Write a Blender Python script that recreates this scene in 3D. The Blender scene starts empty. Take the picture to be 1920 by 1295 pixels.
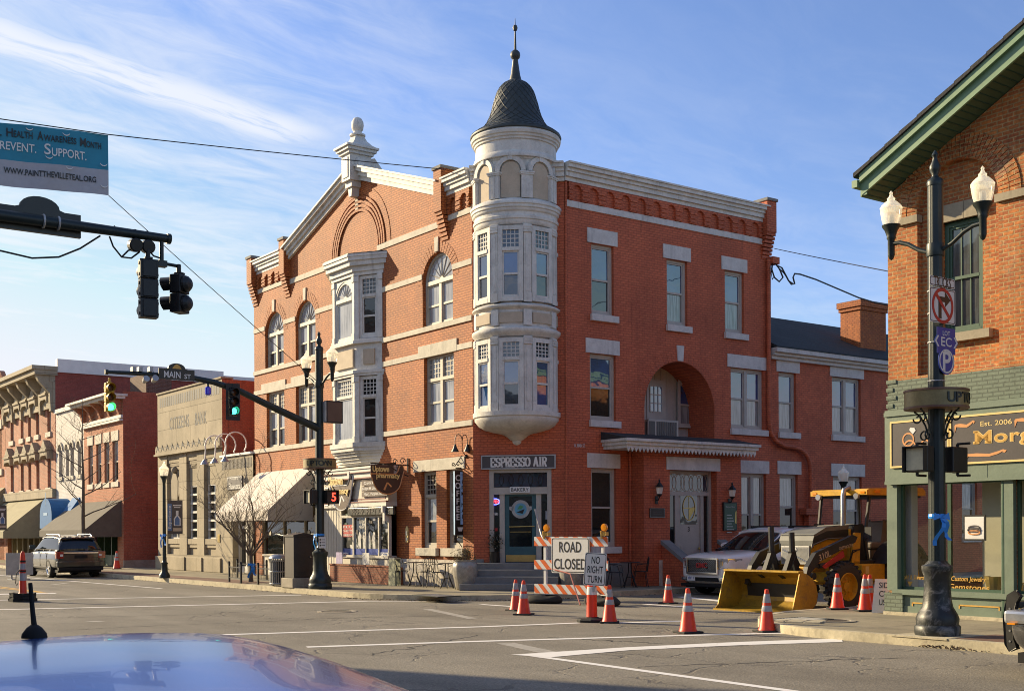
import bpy, bmesh, math, random
from math import pi, sin, cos, radians as rad, atan2, sqrt
from mathutils import Vector, Matrix
from mathutils.geometry import tessellate_polygon
random.seed(7)
S = bpy.context.scene
COL = S.collection
# ------------------------------------------------------------------ camera
FPX, CX, HY, CAMZ, ROLL = 2277.0, 960.0, 996.0, 1.8, rad(0.3)
cd = bpy.data.cameras.new('camera'); cam = bpy.data.objects.new('camera', cd); COL.objects.link(cam)
cd.sensor_width = 36; cd.lens = FPX / 1920 * 36; cd.shift_y = (HY - 647.5) / 1920; cd.clip_end = 3000; cd.clip_start = .05
_CR, _SR = cos(ROLL), sin(ROLL)
cam.matrix_world = Matrix(((_CR, _SR, 0, 0), (0, 0, -1, 0), (-_SR, _CR, 0, CAMZ), (0, 0, 0, 1)))
S.camera = cam
# ------------------------------------------------------------------ sun, sky, exposure
SUN_EL = rad(20.0)
sdir = Vector((-.866 * cos(SUN_EL), .5 * cos(SUN_EL), sin(SUN_EL)))
sl = bpy.data.lights.new('sun', 'SUN'); sl.energy = 4.6; sl.angle = rad(.5); sl.color = (1.0, .80, .50)
so = bpy.data.objects.new('sun', sl); COL.objects.link(so); so.rotation_euler = sdir.to_track_quat('Z', 'Y').to_euler(); so.location = sdir * 60
S.view_settings.view_transform = 'Standard'; S.view_settings.look = 'None'; S.view_settings.gamma = 1; S.view_settings.exposure = .9
S.cycles.max_bounces = 6; S.cycles.diffuse_bounces = 3; S.cycles.glossy_bounces = 3; S.cycles.transparent_max_bounces = 8
S.cycles.filter_width = 1.0; S.cycles.caustics_reflective = False; S.cycles.caustics_refractive = False
class NT:
    def __init__(s, tree): s.t = tree; s.n = tree.nodes; s.l = tree.links
    def new(s, typ, **kw):
        n = s.n.new(typ)
        for k, v in kw.items(): setattr(n, k, v)
        return n
    def set(s, sock, v):
        if isinstance(v, bpy.types.NodeSocket): s.l.new(v, sock)
        elif v is not None:
            if hasattr(sock.default_value, '__len__') and len(sock.default_value) == 4 and len(v) == 3: v = (*v, 1)
            sock.default_value = v
    def math(s, op, a, b=None, c=None, clamp=False):
        n = s.new('ShaderNodeMath', operation=op, use_clamp=clamp)
        for i, v in enumerate((a, b, c)):
            if v is not None: s.set(n.inputs[i], v)
        return n.outputs[0]
    def mix(s, f, a, b, typ='MIX'):
        n = s.new('ShaderNodeMix', data_type='RGBA', blend_type=typ, clamp_factor=True)
        s.set(n.inputs[0], f); s.set(n.inputs[6], a); s.set(n.inputs[7], b); return n.outputs[2]
    def noise(s, vec, scale, detail=4, rough=.55, dist=0):
        n = s.new('ShaderNodeTexNoise'); s.set(n.inputs['Vector'], vec); n.inputs['Scale'].default_value = scale
        n.inputs['Detail'].default_value = detail; n.inputs['Roughness'].default_value = rough; n.inputs['Distortion'].default_value = dist
        return n.outputs[0]
    def ramp(s, f, lo, hi, a=0., b=1.):
        n = s.new('ShaderNodeMapRange', interpolation_type='SMOOTHSTEP'); s.set(n.inputs[0], f)
        for i, v in zip((1, 2, 3, 4), (lo, hi, a, b)): s.set(n.inputs[i], v)
        return n.outputs[0]
    def vec(s, x, y, z):
        n = s.new('ShaderNodeCombineXYZ')
        for i, v in enumerate((x, y, z)): s.set(n.inputs[i], v)
        return n.outputs[0]
    def sep(s, v):
        n = s.new('ShaderNodeSeparateXYZ'); s.set(n.inputs[0], v); return n.outputs
W = bpy.data.worlds.new('World'); S.world = W; W.use_nodes = True
def build_world():
    t = NT(W.node_tree); t.n.clear()
    out = t.new('ShaderNodeOutputWorld'); bg = t.new('ShaderNodeBackground'); t.l.new(bg.outputs[0], out.inputs[0])
    sky = t.new('ShaderNodeTexSky', sky_type='NISHITA'); sky.sun_disc = False
    sky.sun_elevation = SUN_EL; sky.sun_rotation = atan2(sdir.x, sdir.y) % (2 * pi)
    sky.altitude = 250; sky.air_density = 1.0; sky.dust_density = .5; sky.ozone_density = 2.2
    tc = t.new('ShaderNodeTexCoord'); d = tc.outputs['Generated']
    x, y, z = t.sep(d)
    zc = t.math('MAXIMUM', z, .02)
    u = t.math('DIVIDE', x, zc); v = t.math('DIVIDE', y, zc)
    p = t.vec(u, v, 0)
    ex, ey = .618, .786
    warp = t.math('MULTIPLY', t.math('SUBTRACT', t.noise(p, 2.2, 3), .5), .16)
    a = t.math('ADD', t.math('MULTIPLY', t.math('ADD', u, 1.015), ex), t.math('MULTIPLY', t.math('SUBTRACT', v, 2.407), ey))
    b = t.math('ADD', t.math('ADD', t.math('MULTIPLY', t.math('ADD', u, 1.015), -ey), t.math('MULTIPLY', t.math('SUBTRACT', v, 2.407), ex)), warp)
    sv = t.vec(t.math('MULTIPLY', a, 1.5), t.math('MULTIPLY', b, 9), 0)
    wisp = t.noise(sv, 2.2, 6, .62, .4)
    band = t.math('MULTIPLY', t.ramp(t.math('ABSOLUTE', t.math('SUBTRACT', b, .02)), .17, .03), t.ramp(a, 1.02, .72))
    streak = t.math('MULTIPLY', band, t.ramp(wisp, .2, .54))
    # thin veils of cirrus, thicker to the left and low down
    cv = t.vec(t.math('MULTIPLY', a, .55), t.math('MULTIPLY', b, 1.1), 3.1)
    veil = t.noise(cv, 1.25, 7, .6, .6)
    fine = t.noise(t.vec(t.math('MULTIPLY', a, 1.4), t.math('MULTIPLY', b, 3.2), 1.7), 1.6, 6, .65, .9)
    az = t.math('DIVIDE', x, t.math('MAXIMUM', y, .05))
    left = t.ramp(az, .12, -.32)
    low = t.ramp(z, .42, .12)
    cover = t.math('ADD', t.math('MULTIPLY', left, .52), t.math('MULTIPLY', low, .15))
    vm = t.math('MULTIPLY', t.ramp(t.math('ADD', t.math('MULTIPLY', veil, .6), t.math('MULTIPLY', fine, .4)), .36, .66), t.math('ADD', cover, .07), clamp=True)
    hz = t.math('MULTIPLY', t.math('MULTIPLY', t.ramp(z, .3, .04), t.ramp(az, .1, -.25)), .75)
    cl = t.math('MAXIMUM', t.math('MAXIMUM', t.math('MULTIPLY', streak, .85), vm), hz)
    skyc = t.mix(1.0, sky.outputs[0], (.98, 1.0, 1.24), 'MULTIPLY')
    skyc = t.mix(1.0, skyc, (4.9, 5.2, 5.8), 'DARKEN')
    col = t.mix(cl, skyc, (5.7, 5.85, 6.2))
    t.l.new(col, bg.inputs[0]); bg.inputs[1].default_value = .088
build_world()
# ------------------------------------------------------------------ frames (world axes of each facade or vehicle)
class Fr:
    """x along, y into, z up; o = ground origin"""
    def __init__(s, o, ex, ey=None):
        s.o = Vector((o[0], o[1])); s.ex = Vector(ex).normalized(); s.ey = Vector(ey).normalized() if ey else Vector((-s.ex.y, s.ex.x))
        s.rz = atan2(s.ex.y, s.ex.x)
    def w(s, x, y, z=0):
        p = s.o + s.ex * x + s.ey * y; return Vector((p.x, p.y, z))
    def px(s, px, py, y=0.0):
        dx = (px - CX) / FPX; dz = (HY - py) / FPX
        X = dx * _CR + dz * _SR; Z = -dx * _SR + dz * _CR
        t = (s.o.dot(s.ey) + y) / (X * s.ey.x + s.ey.y)
        return (Vector((X * t, t)) - s.o).dot(s.ex), CAMZ + Z * t
    def X(s, px, y=0.0, py=700): return s.px(px, py, y)[0]
    def Z(s, px, py, y=0.0): return s.px(px, py, y)[1]
def gnd(px, py, z=0.0):
    dx = (px - CX) / FPX; dz = (HY - py) / FPX
    X = dx * _CR + dz * _SR; Z = -dx * _SR + dz * _CR
    t = (z - CAMZ) / Z; return Vector((X * t, t, z))
TH = atan2(1657, 2277)
DA = Vector((-sin(TH), cos(TH))); DB = Vector((cos(TH), sin(TH)))
PA = Vector((-1.126, 35.6)); A = Fr(PA, -DA)            # sunny facade, x from -15.4 to 0
CH = 1.92
PB = PA - DA * CH + DB * CH; B = Fr(PB, DB)             # shaded facade, x from 0 to the right
C = Fr(PA, PB - PA); CW = (PB - PA).length              # cut corner
def G(s, t, z=0.0): return A.w(s, -t, z)                # street grid: s along main facade, t out from it
# ------------------------------------------------------------------ mesh builder
EACH = {'stone_band', 'cornice_bracket', 'corbelled_pier', 'storefront_post', 'stone_block', 'quoin', 'bracket', 'pillar', 'floodlight', 'roof_rail', 'side_light', 'stone_foundation', 'post', 'sign_strap', 'gilt_scroll', 'display_case', 'corner_post', 'mullion', 'bolt', 'stone_trim', 'arm_strap', 'black_band', 'stake', 'wind_slit', 'shop_cornice', 'goods_on_show', 'gilt_panel_line', 'pilaster', 'arch_lip', 'banner_arm', 'hood_stripe', 'gold_ring', 'scroll_bracket'}
class MB:
    def __init__(s): s.v = []; s.f = []; s.m = []; s.cm = 0
    def mat(s, i): s.cm = i; return s
    def add(s, vs, fs):
        k = len(s.v); s.v += [Vector(p) for p in vs]; s.f += [tuple(i + k for i in f) for f in fs]; s.m += [s.cm] * len(fs); return s
    def box(s, x0, y0, z0, x1, y1, z1):
        return s.add([(x0,y0,z0),(x1,y0,z0),(x1,y1,z0),(x0,y1,z0),(x0,y0,z1),(x1,y0,z1),(x1,y1,z1),(x0,y1,z1)],
                     [(0,3,2,1),(4,5,6,7),(0,1,5,4),(1,2,6,5),(2,3,7,6),(3,0,4,7)])
    def prism(s, pts, y0, y1, ax='y'):
        n = len(pts)
        mk = {'y': lambda a, b, c: (a, c, b), 'x': lambda a, b, c: (c, a, b), 'z': lambda a, b, c: (a, b, c)}[ax]
        vs = [mk(a, b, y0) for a, b in pts] + [mk(a, b, y1) for a, b in pts]
        tr = tessellate_polygon([[Vector((a, b, 0)) for a, b in pts]])
        fs = [tuple(t) for t in tr] + [tuple(i + n for i in reversed(t)) for t in tr] + [(i, (i + 1) % n, (i + 1) % n + n, i + n) for i in range(n)]
        return s.add(vs, fs)
    def quad(s, *p): return s.add(p, [tuple(range(len(p)))])
    def wall(s, outer, holes, y0=0.0, depth=.18, back=False):
        loops = [outer] + holes; flat = [p for l in loops for p in l]
        tr = tessellate_polygon([[Vector((a, b, 0)) for a, b in l] for l in loops])
        s.add([(a, y0, b) for a, b in flat], [tuple(t) for t in tr])
        for l in holes:
            n = len(l); s.add([(a, y0, b) for a, b in l] + [(a, y0 + depth, b) for a, b in l], [(i, (i+1) % n, (i+1) % n + n, i + n) for i in range(n)])
        if back:
            n = len(outer); s.add([(a, y0, b) for a, b in outer] + [(a, y0 + depth, b) for a, b in outer], [(i, (i+1) % n, (i+1) % n + n, i + n) for i in range(n)])
        return s
    def cyl(s, p0, p1, r0, r1=None, n=10, cap=True):
        return s.tube([p0, p1], [r0, r0 if r1 is None else r1], n, cap)
    def tube(s, pts, r, n=8, cap=True):
        pts = [Vector(p) for p in pts]; rs = r if isinstance(r, (list, tuple)) else [r] * len(pts)
        vs = []; up = None
        for i, p in enumerate(pts):
            d = (pts[min(i + 1, len(pts) - 1)] - pts[max(i - 1, 0)])
            if d.length < 1e-9: d = Vector((0, 0, 1))
            d.normalize()
            if up is None: up = Vector((0, 0, 1)) if abs(d.z) < .9 else Vector((1, 0, 0))
            a = d.cross(up)
            if a.length < 1e-4: a = d.cross(Vector((0, 1, 0)))
            a.normalize(); b = a.cross(d).normalized(); up = b
            vs += [p + (a * cos(2*pi*k/n) + b * sin(2*pi*k/n)) * rs[i] for k in range(n)]
        fs = [(i*n+k, i*n+(k+1) % n, (i+1)*n+(k+1) % n, (i+1)*n+k) for i in range(len(pts)-1) for k in range(n)]
        if cap: fs += [tuple(reversed(range(n))), tuple((len(pts)-1)*n + k for k in range(n))]
        return s.add(vs, fs)
    def lathe(s, prof, c=(0, 0), n=24, a0=0, a1=2*pi, flute=0, fn=0, cap=True):
        full = abs(a1 - a0 - 2*pi) < 1e-6; m = n if full else n + 1; vs = []
        for r, z in prof:
            for k in range(m):
                an = a0 + (a1 - a0) * k / n; rr = r * (1 + flute * cos(an * fn)) if flute else r
                vs.append((c[0] + rr * cos(an), c[1] + rr * sin(an), z))
        fs = []
        for i in range(len(prof) - 1):
            for k in range(n if full else n):
                k2 = (k + 1) % m
                fs.append((i*m+k, i*m+k2, (i+1)*m+k2, (i+1)*m+k))
        if full and cap:
            if prof[0][0] > 1e-4: fs.append(tuple(reversed(range(m))))
            if prof[-1][0] > 1e-4: fs.append(tuple((len(prof)-1)*m + k for k in range(m)))
        return s.add(vs, fs)
    def ball(s, c, r, n=10, sz=1.0):
        k = len(s.v); s.lathe([(max(1e-5, r*sin(pi*i/n)), c[2] - r*sz*cos(pi*i/n)) for i in range(n+1)], (c[0], c[1]), n*2 if n < 8 else 16); return s
    def disc(s, c, r, ax='y', h=.01, n=20, r1=None):
        d = {'y': Vector((0, 1, 0)), 'x': Vector((1, 0, 0)), 'z': Vector((0, 0, 1))}[ax] * h
        return s.cyl(Vector(c), Vector(c) + d, r, r if r1 is None else r1, n)
    def ring(s, prof, c=(0, 0), n=24): return s.lathe(prof, c, n)
    def xf(s, M, start=0):
        for i in range(start, len(s.v)): s.v[i] = M @ s.v[i]
        return s
    def clusters(s, tol=.03):
        n = len(s.v); p = list(range(n))
        def f(i):
            while p[i] != i: p[i] = p[p[i]]; i = p[i]
            return i
        for q in s.f:
            for i in q[1:]:
                a, b = f(q[0]), f(i)
                if a != b: p[a] = b
        bb = {}
        for i, c in enumerate(s.v):
            q = bb.setdefault(f(i), [*c, *c])
            for k in range(3): q[k] = min(q[k], c[k]); q[k+3] = max(q[k+3], c[k])
        R = list(bb); cl = {r: r for r in R}
        def g(i):
            while cl[i] != i: i = cl[i]
            return i
        for i, r in enumerate(R):
            for t in R[:i]:
                if all(bb[r][k] <= bb[t][k+3] + tol and bb[t][k] <= bb[r][k+3] + tol for k in range(3)):
                    a, b = g(r), g(t)
                    if a != b: cl[a] = b
        groups = {}
        for q, m in zip(s.f, s.m): groups.setdefault(g(f(q[0])), []).append((q, m))
        out = []
        for fs in groups.values():
            ids = sorted({i for q, _ in fs for i in q}); mp = {i: k for k, i in enumerate(ids)}
            b = MB(); b.v = [s.v[i] for i in ids]; b.f = [tuple(mp[i] for i in q) for q, _ in fs]; b.m = [m for _, m in fs]; out.append(b)
        return out
    def build(s, name, mats, parent=None, smooth=0, bevel=0):
        """one mesh object; parts that repeat become one object each"""
        if name in EACH:
            obs = [b._build(name, mats, parent, smooth, bevel) for b in s.clusters()]
        else: obs = [s._build(name, mats, parent, smooth, bevel)]
        MB.last = obs; return obs[0]
    def _build(s, name, mats, parent=None, smooth=0, bevel=0):
        me = bpy.data.meshes.new(name); me.from_pydata([tuple(p) for p in s.v], [], s.f)
        ms = mats if isinstance(mats, (list, tuple)) else [mats]
        for q in ms: me.materials.append(q)
        if len(ms) > 1: me.polygons.foreach_set('material_index', s.m)
        if smooth:
            me.polygons.foreach_set('use_smooth', [True] * len(me.polygons)); me.update(); me.set_sharp_from_angle(angle=rad(smooth))
        me.update()
        o = bpy.data.objects.new(name, me); COL.objects.link(o)
        if parent: o.parent = parent
        if bevel:
            b = o.modifiers.new('bevel', 'BEVEL'); b.width = bevel; b.segments = 2; b.limit_method = 'ANGLE'; b.angle_limit = rad(40)
        return o
def tag(o, label, cat, group=None, kind=None):
    if label: o['label'] = label
    if cat: o['category'] = cat
    if group: o['group'] = group
    if kind: o['kind'] = kind
    return o
def thing(name, label, cat, loc=(0, 0, 0), rz=0, group=None):
    o = bpy.data.objects.new(name, None); COL.objects.link(o); o.location = loc; o.rotation_euler = (0, 0, rz); o.empty_display_size = .2
    return tag(o, label, cat, group)
def on(name, label, cat, fr, x=0, y=0, z=0, group=None):
    return thing(name, label, cat, fr.w(x, y, z), fr.rz, group)
def dup(root, loc=None, rz=None, label=None, group=None, scale=None):
    def cp(o, par):
        c = o.copy(); COL.objects.link(c)
        if par: c.parent = par
        for ch in [q for q in ALLCH.get(o.name, o.children)]: cp(ch, c)
        return c
    r = cp(root, None)
    if loc is not None: r.location = loc
    if rz is not None: r.rotation_euler = (0, 0, rz)
    if scale: r.scale = scale
    if label: r['label'] = label
    if group: r['group'] = group
    return r
ALLCH = {}
def circ(cx, cz, r, a0=0, a1=360, n=20): return [(cx + r*cos(rad(a0 + (a1-a0)*i/n)), cz + r*sin(rad(a0 + (a1-a0)*i/n))) for i in range(n+1)]
def archloop(x0, x1, z0, zs, n=18):
    r = (x1 - x0) / 2; return [(x0, z0), (x1, z0)] + circ((x0+x1)/2, zs, r, 0, 180, n)
def rect(x0, x1, z0, z1): return [(x0, z0), (x1, z0), (x1, z1), (x0, z1)]
def RZ(a, loc=(0, 0, 0)): return Matrix.Translation(loc) @ Matrix.Rotation(a, 4, 'Z')
# ------------------------------------------------------------------ lettering
_txc = {}
def text_mesh(s, bold=0.0, depth=.5, spacing=1.0):
    cu = bpy.data.curves.new('lettering', 'FONT'); cu.body = s; cu.size = 1; cu.offset = bold; cu.extrude = depth; cu.space_character = spacing; cu.resolution_u = 4
    ob = bpy.data.objects.new('lettering', cu); COL.objects.link(ob)
    me = bpy.data.meshes.new_from_object(ob); vs = [v.co.copy() for v in me.vertices]; fs = [tuple(p.vertices) for p in me.polygons]
    bpy.data.objects.remove(ob); bpy.data.curves.remove(cu); bpy.data.meshes.remove(me)
    return vs, fs
CAPH = None
def txt(mb, s, h, x, y, z, bold=0.0, depth=.006, w=None, align='C', spacing=1.0, slant=0, xf=None):
    """letters h tall standing on z in the x-z plane, faces at y-depth; x is left, centre or right"""
    global CAPH
    if CAPH is None: vs, _ = text_mesh('H'); CAPH = max(v.y for v in vs) - min(v.y for v in vs)
    vs, fs = text_mesh(s, bold, .5, spacing)
    if not vs: return mb
    k = h / CAPH; x0 = min(v.x for v in vs); x1 = max(v.x for v in vs)
    kx = k if w is None else w / (x1 - x0)
    off = {'C': -(x0+x1)/2*kx, 'L': -x0*kx, 'R': -x1*kx}[align]
    pts = [Vector((x + off + v.x*kx + slant*v.y*k, y - (v.z + .5) * depth, z + v.y*k)) for v in vs]
    if xf: pts = [xf @ p for p in pts]
    return mb.add(pts, fs)
# ------------------------------------------------------------------ materials
def newmat(name):
    m = bpy.data.materials.new(name); m.use_nodes = True; t = NT(m.node_tree); t.n.clear()
    out = t.new('ShaderNodeOutputMaterial'); p = t.new('ShaderNodeBsdfPrincipled'); t.l.new(p.outputs[0], out.inputs[0]); return m, t, p, out
def bump(t, p, h, dist, strength=1.0):
    b = t.new('ShaderNodeBump'); b.inputs['Distance'].default_value = dist; b.inputs['Strength'].default_value = strength
    t.set(b.inputs['Height'], h); t.l.new(b.outputs[0], p.inputs['Normal'])
def streaks(t, c, v, k):
    x, y, z = t.sep(v); a = t.math('ADD', x, y)
    n = t.noise(t.vec(t.math('MULTIPLY', a, 5.5), t.math('MULTIPLY', z, .55), 0), 1.0, 5, .7); m = t.noise(v, .8, 3)
    return t.mix(1.0, c, t.vec(*[t.math('SUBTRACT', 1.04, t.math('MULTIPLY', t.math('MULTIPLY', t.ramp(n, .48, .72), t.ramp(m, .35, .65)), k))] * 3), 'MULTIPLY')
def pm(name, col, rough=.6, metal=0, var=.16, scale=3.0, bmp=0, bscale=40, spec=None, coat=0, dirt=None, run=0):
    m, t, p, out = newmat(name); tc = t.new('ShaderNodeTexCoord'); v = tc.outputs['Object']
    n = t.noise(v, scale, 5, .6); n2 = t.noise(v, scale * 9, 4, .6)
    f = t.math('ADD', t.math('MULTIPLY', n, .65), t.math('MULTIPLY', n2, .35))
    k = t.ramp(f, .3, .7, 1 - var, 1 + var * .7)
    c = t.mix(1.0, (*col, 1), t.vec(k, k, k), 'MULTIPLY')
    if dirt: c = t.mix(t.math('MULTIPLY', t.ramp(t.noise(v, scale * 2.3, 6, .7, .5), .5, .68), dirt[3]), c, (*dirt[:3], 1))
    if run: c = streaks(t, c, v, run)
    t.l.new(c, p.inputs['Base Color']); p.inputs['Metallic'].default_value = metal
    t.set(p.inputs['Roughness'], t.math('ADD', rough - .06, t.math('MULTIPLY', n2, .14), clamp=True))
    if spec is not None: p.inputs['Specular IOR Level'].default_value = spec
    if coat: p.inputs['Coat Weight'].default_value = coat; p.inputs['Coat Roughness'].default_value = .04
    if bmp: bump(t, p, t.noise(v, bscale, 4, .6), bmp)
    return m
def brick(name, c1, c2, mortar, w=.215, h=.075, ms=.010, bd=.006, var=.22, msm=.2, painted=False, dark=.25, bias=0.0, stain=None):
    m, t, p, out = newmat(name); tc = t.new('ShaderNodeTexCoord'); x, y, z = t.sep(tc.outputs['Object'])
    wob = t.math('MULTIPLY', t.math('SUBTRACT', t.noise(tc.outputs['Object'], 7, 3), .5), .012)
    v = t.vec(t.math('ADD', x, y), t.math('ADD', z, wob), 0)
    b = t.new('ShaderNodeTexBrick'); t.l.new(v, b.inputs['Vector']); b.inputs['Scale'].default_value = 1
    b.inputs['Brick Width'].default_value = w; b.inputs['Row Height'].default_value = h; b.inputs['Mortar Size'].default_value = ms
    b.inputs['Mortar Smooth'].default_value = msm; b.inputs['Bias'].default_value = bias
    b.inputs['Color1'].default_value = (*c1, 1); b.inputs['Color2'].default_value = (*c2, 1); b.inputs['Mortar'].default_value = (*mortar, 1)
    n1 = t.noise(tc.outputs['Object'], .55, 5, .65); n2 = t.noise(tc.outputs['Object'], 14, 4, .65)
    k = t.math('MULTIPLY', t.ramp(n1, .3, .72, 1 - var, 1 + var * .5), t.ramp(n2, .25, .75, 1 - dark, 1 + dark * .6))
    c = t.mix(1.0, b.outputs['Color'], t.vec(k, k, k), 'MULTIPLY')
    if stain: c = t.mix(t.math('MULTIPLY', t.ramp(t.noise(tc.outputs['Object'], 1.1, 6, .7, .6), .52, .72), stain[3]), c, (*stain[:3], 1))
    c = streaks(t, c, tc.outputs['Object'], .3)
    t.l.new(c, p.inputs['Base Color']); p.inputs['Roughness'].default_value = .85 if not painted else .72
    hgt = t.math('SUBTRACT', t.math('MULTIPLY', n2, .45), b.outputs['Fac'])
    bump(t, p, hgt, bd)
    return m
def glass(name, base, ior=1.9, rough=.03, curtain=0.0, wave=.005):
    m, t, p, out = newmat(name); tc = t.new('ShaderNodeTexCoord'); v = tc.outputs['Object']; x, y, z = t.sep(v)
    n = t.noise(v, .9, 3); 
    k = t.ramp(n, .3, .7, .6, 1.25)
    c = t.mix(1.0, (*base, 1), t.vec(k, k, k), 'MULTIPLY')
    if curtain:
        fold = t.noise(t.vec(t.math('MULTIPLY', t.math('ADD', x, y), 14), t.math('MULTIPLY', z, .8), 0), 1.2, 3)
        c = t.mix(t.math('MULTIPLY', t.ramp(fold, .35, .65), curtain), c, (*(min(1, q * 1.9 + .05) for q in base), 1))
    t.l.new(c, p.inputs['Base Color']); p.inputs['Roughness'].default_value = rough; p.inputs['IOR'].default_value = ior
    bump(t, p, t.noise(v, 1.6, 2), wave)
    return m
def clear(name, tint=(.95, .97, .97), refl=.035, rough=.01):
    m, t, p, out = newmat(name); t.n.remove(p)
    tr = t.new('ShaderNodeBsdfTransparent'); tr.inputs[0].default_value = (*tint, 1); gl = t.new('ShaderNodeBsdfGlossy'); gl.inputs[1].default_value = rough
    lw = t.new('ShaderNodeLayerWeight'); lw.inputs[0].default_value = .35
    mx = t.new('ShaderNodeMixShader'); t.set(mx.inputs[0], t.math('ADD', refl, t.math('MULTIPLY', lw.outputs['Fresnel'], .3), clamp=True))
    t.l.new(tr.outputs[0], mx.inputs[1]); t.l.new(gl.outputs[0], mx.inputs[2]); t.l.new(mx.outputs[0], out.inputs[0]); return m
def glow(name, col, st):
    m, t, p, out = newmat(name); p.inputs['Base Color'].default_value = (*[c * .3 for c in col], 1)
    p.inputs['Emission Color'].default_value = (*col, 1); p.inputs['Emission Strength'].default_value = st; return m
M = {}
M['brick_main'] = brick('painted_brick', (.50,.155,.032), (.40,.110,.024), (.25,.062,.015), painted=True, bd=.012, var=.24, dark=.26, ms=.011, stain=(.30,.085,.035,.55))
M['brick_shaded'] = brick('painted_brick_shaded', (.58,.145,.06), (.51,.12,.05), (.37,.083,.036), painted=True, bd=.008, var=.2, dark=.2, ms=.010)  # copy of the sunny wall paint, its colour lightened to offset the shade
M['brick_jewel'] = brick('orange_brick', (.56,.19,.045), (.38,.10,.03), (.47,.30,.13), ms=.012, bd=.009, var=.26, dark=.38, stain=(.5,.40,.27,.3))
M['brick_old'] = brick('old_orange_brick', (.50,.19,.10), (.42,.145,.075), (.42,.26,.17), ms=.009, var=.2)
M['brick_pale'] = brick('pale_red_brick', (.47,.20,.12), (.40,.15,.09), (.46,.31,.22), ms=.01, var=.2)
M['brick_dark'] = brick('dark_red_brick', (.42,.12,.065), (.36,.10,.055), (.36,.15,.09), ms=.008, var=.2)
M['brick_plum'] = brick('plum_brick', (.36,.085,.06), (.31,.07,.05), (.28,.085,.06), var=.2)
M['brick_brown'] = brick('brown_brick', (.14,.075,.05), (.11,.06,.04), (.2,.15,.12), var=.2)
M['brick_planter'] = brick('planter_brick', (.33,.115,.06), (.27,.09,.05), (.22,.12,.08), var=.2)
M['brick_green'] = brick('green_painted_brick', (.165,.205,.15), (.15,.19,.14), (.10,.125,.09), painted=True, var=.12, dark=.1, ms=.012, bd=.011)
M['brick_white'] = brick('white_painted_brick', (.56,.53,.49), (.53,.50,.46), (.45,.43,.39), painted=True, var=.14, dark=.1, bd=.004)
M['pink'] = pm('pink_plaster', (.47,.17,.135), .8, var=.15)
M['stone'] = pm('pale_trim_stone', (.53,.49,.40), .75, var=.2, scale=2.5, bmp=.003, bscale=35, dirt=(.32,.29,.24,.45), run=.3)
M['stone_side'] = pm('pale_stone_block', (.58,.56,.53), .75, var=.14, scale=2.5, bmp=.003, dirt=(.36,.34,.31,.35), run=.3)
M['rubble'] = pm('whitewashed_rubble', (.60,.55,.47), .85, var=.25, scale=3, bmp=.03, bscale=6, dirt=(.33,.27,.2,.5))
M['turret'] = pm('weathered_white_paint', (.62,.60,.55), .62, var=.18, scale=2.4, bmp=.003, bscale=20, dirt=(.36,.335,.29,.4), run=.38)
M['turret_panel'] = pm('tan_panel', (.50,.41,.30), .75, var=.14, scale=3)
M['frame'] = pm('cream_window_paint', (.46,.42,.34), .55, var=.12)
M['frame_b'] = pm('grey_window_paint', (.44,.41,.36), .55, var=.12)
M['frame_white'] = pm('white_window_paint', (.66,.64,.58), .5, var=.1)
M['limestone'] = brick('bank_limestone', (.38,.325,.23), (.34,.29,.20), (.19,.16,.11), w=1.7, h=.82, ms=.014, bd=.004, var=.22, dark=.12, stain=(.24,.205,.15,.45))
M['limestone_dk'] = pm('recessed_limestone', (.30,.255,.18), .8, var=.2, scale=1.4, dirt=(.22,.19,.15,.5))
M['slate'] = pm('dark_slate', (.035,.045,.045), .5, var=.3)
M['shingle'] = brick('dark_shingles', (.028,.036,.037), (.02,.026,.028), (.01,.013,.014), w=.3, h=.14, ms=.012, var=.3, dark=.3, bd=.01)
M['tar'] = pm('black_roof_felt', (.03,.03,.032), .85, var=.3, bmp=.01, bscale=20)
M['iron'] = pm('black_green_iron', (.011,.021,.02), .42, .0, var=.35, scale=6, bmp=.0015, bscale=60)
M['iron_worn'] = pm('worn_black_iron', (.014,.018,.018), .45, var=.35, scale=2.2, bmp=.002, bscale=40, dirt=(.26,.255,.25,.6))
M['black'] = pm('black_paint', (.012,.012,.012), .45, var=.3)
M['rubber'] = pm('black_rubber', (.018,.018,.018), .8, var=.35, bmp=.003, bscale=50)
M['steel'] = pm('grey_steel', (.33,.34,.35), .35, .8, var=.15)
M['galv'] = pm('galvanised', (.42,.42,.41), .5, .4, var=.2)
M['chrome'] = pm('chrome', (.75,.76,.78), .12, 1.0, var=.06)
M['white'] = pm('white_paint', (.74,.73,.70), .5, var=.08)
M['sign_white'] = pm('sign_sheeting_white', (.70,.70,.67), .45, var=.07, scale=2, dirt=(.55,.54,.5,.3))
M['sign_black'] = pm('sign_black', (.015,.015,.015), .4, var=.2)
M['sign_red'] = pm('sign_red', (.45,.025,.025), .45, var=.1)
M['sign_blue'] = pm('sign_blue', (.012,.05,.31), .4, var=.12)
M['orange'] = pm('reflective_orange', (.74,.13,.015), .42, var=.1)
M['cone'] = pm('cone_orange', (.74,.045,.012), .45, var=.12, scale=5, dirt=(.5,.07,.03,.3))
M['cone_band'] = pm('reflective_band', (.36,.36,.39), .35, var=.14, scale=12, dirt=(.35,.33,.33,.4))
M['gold'] = pm('gold_paint', (.66,.38,.08), .4, var=.12)
M['gold_lt'] = pm('pale_gold_paint', (.82,.62,.25), .4, var=.1)
M['copper'] = pm('copper_paint', (.68,.32,.12), .4, var=.1)
M['bronze'] = pm('bronze_ring', (.27,.21,.09), .45, .2, var=.25, scale=5)
M['bronze_dk'] = pm('brown_ring_edge', (.16,.08,.05), .5, var=.2)
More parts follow.
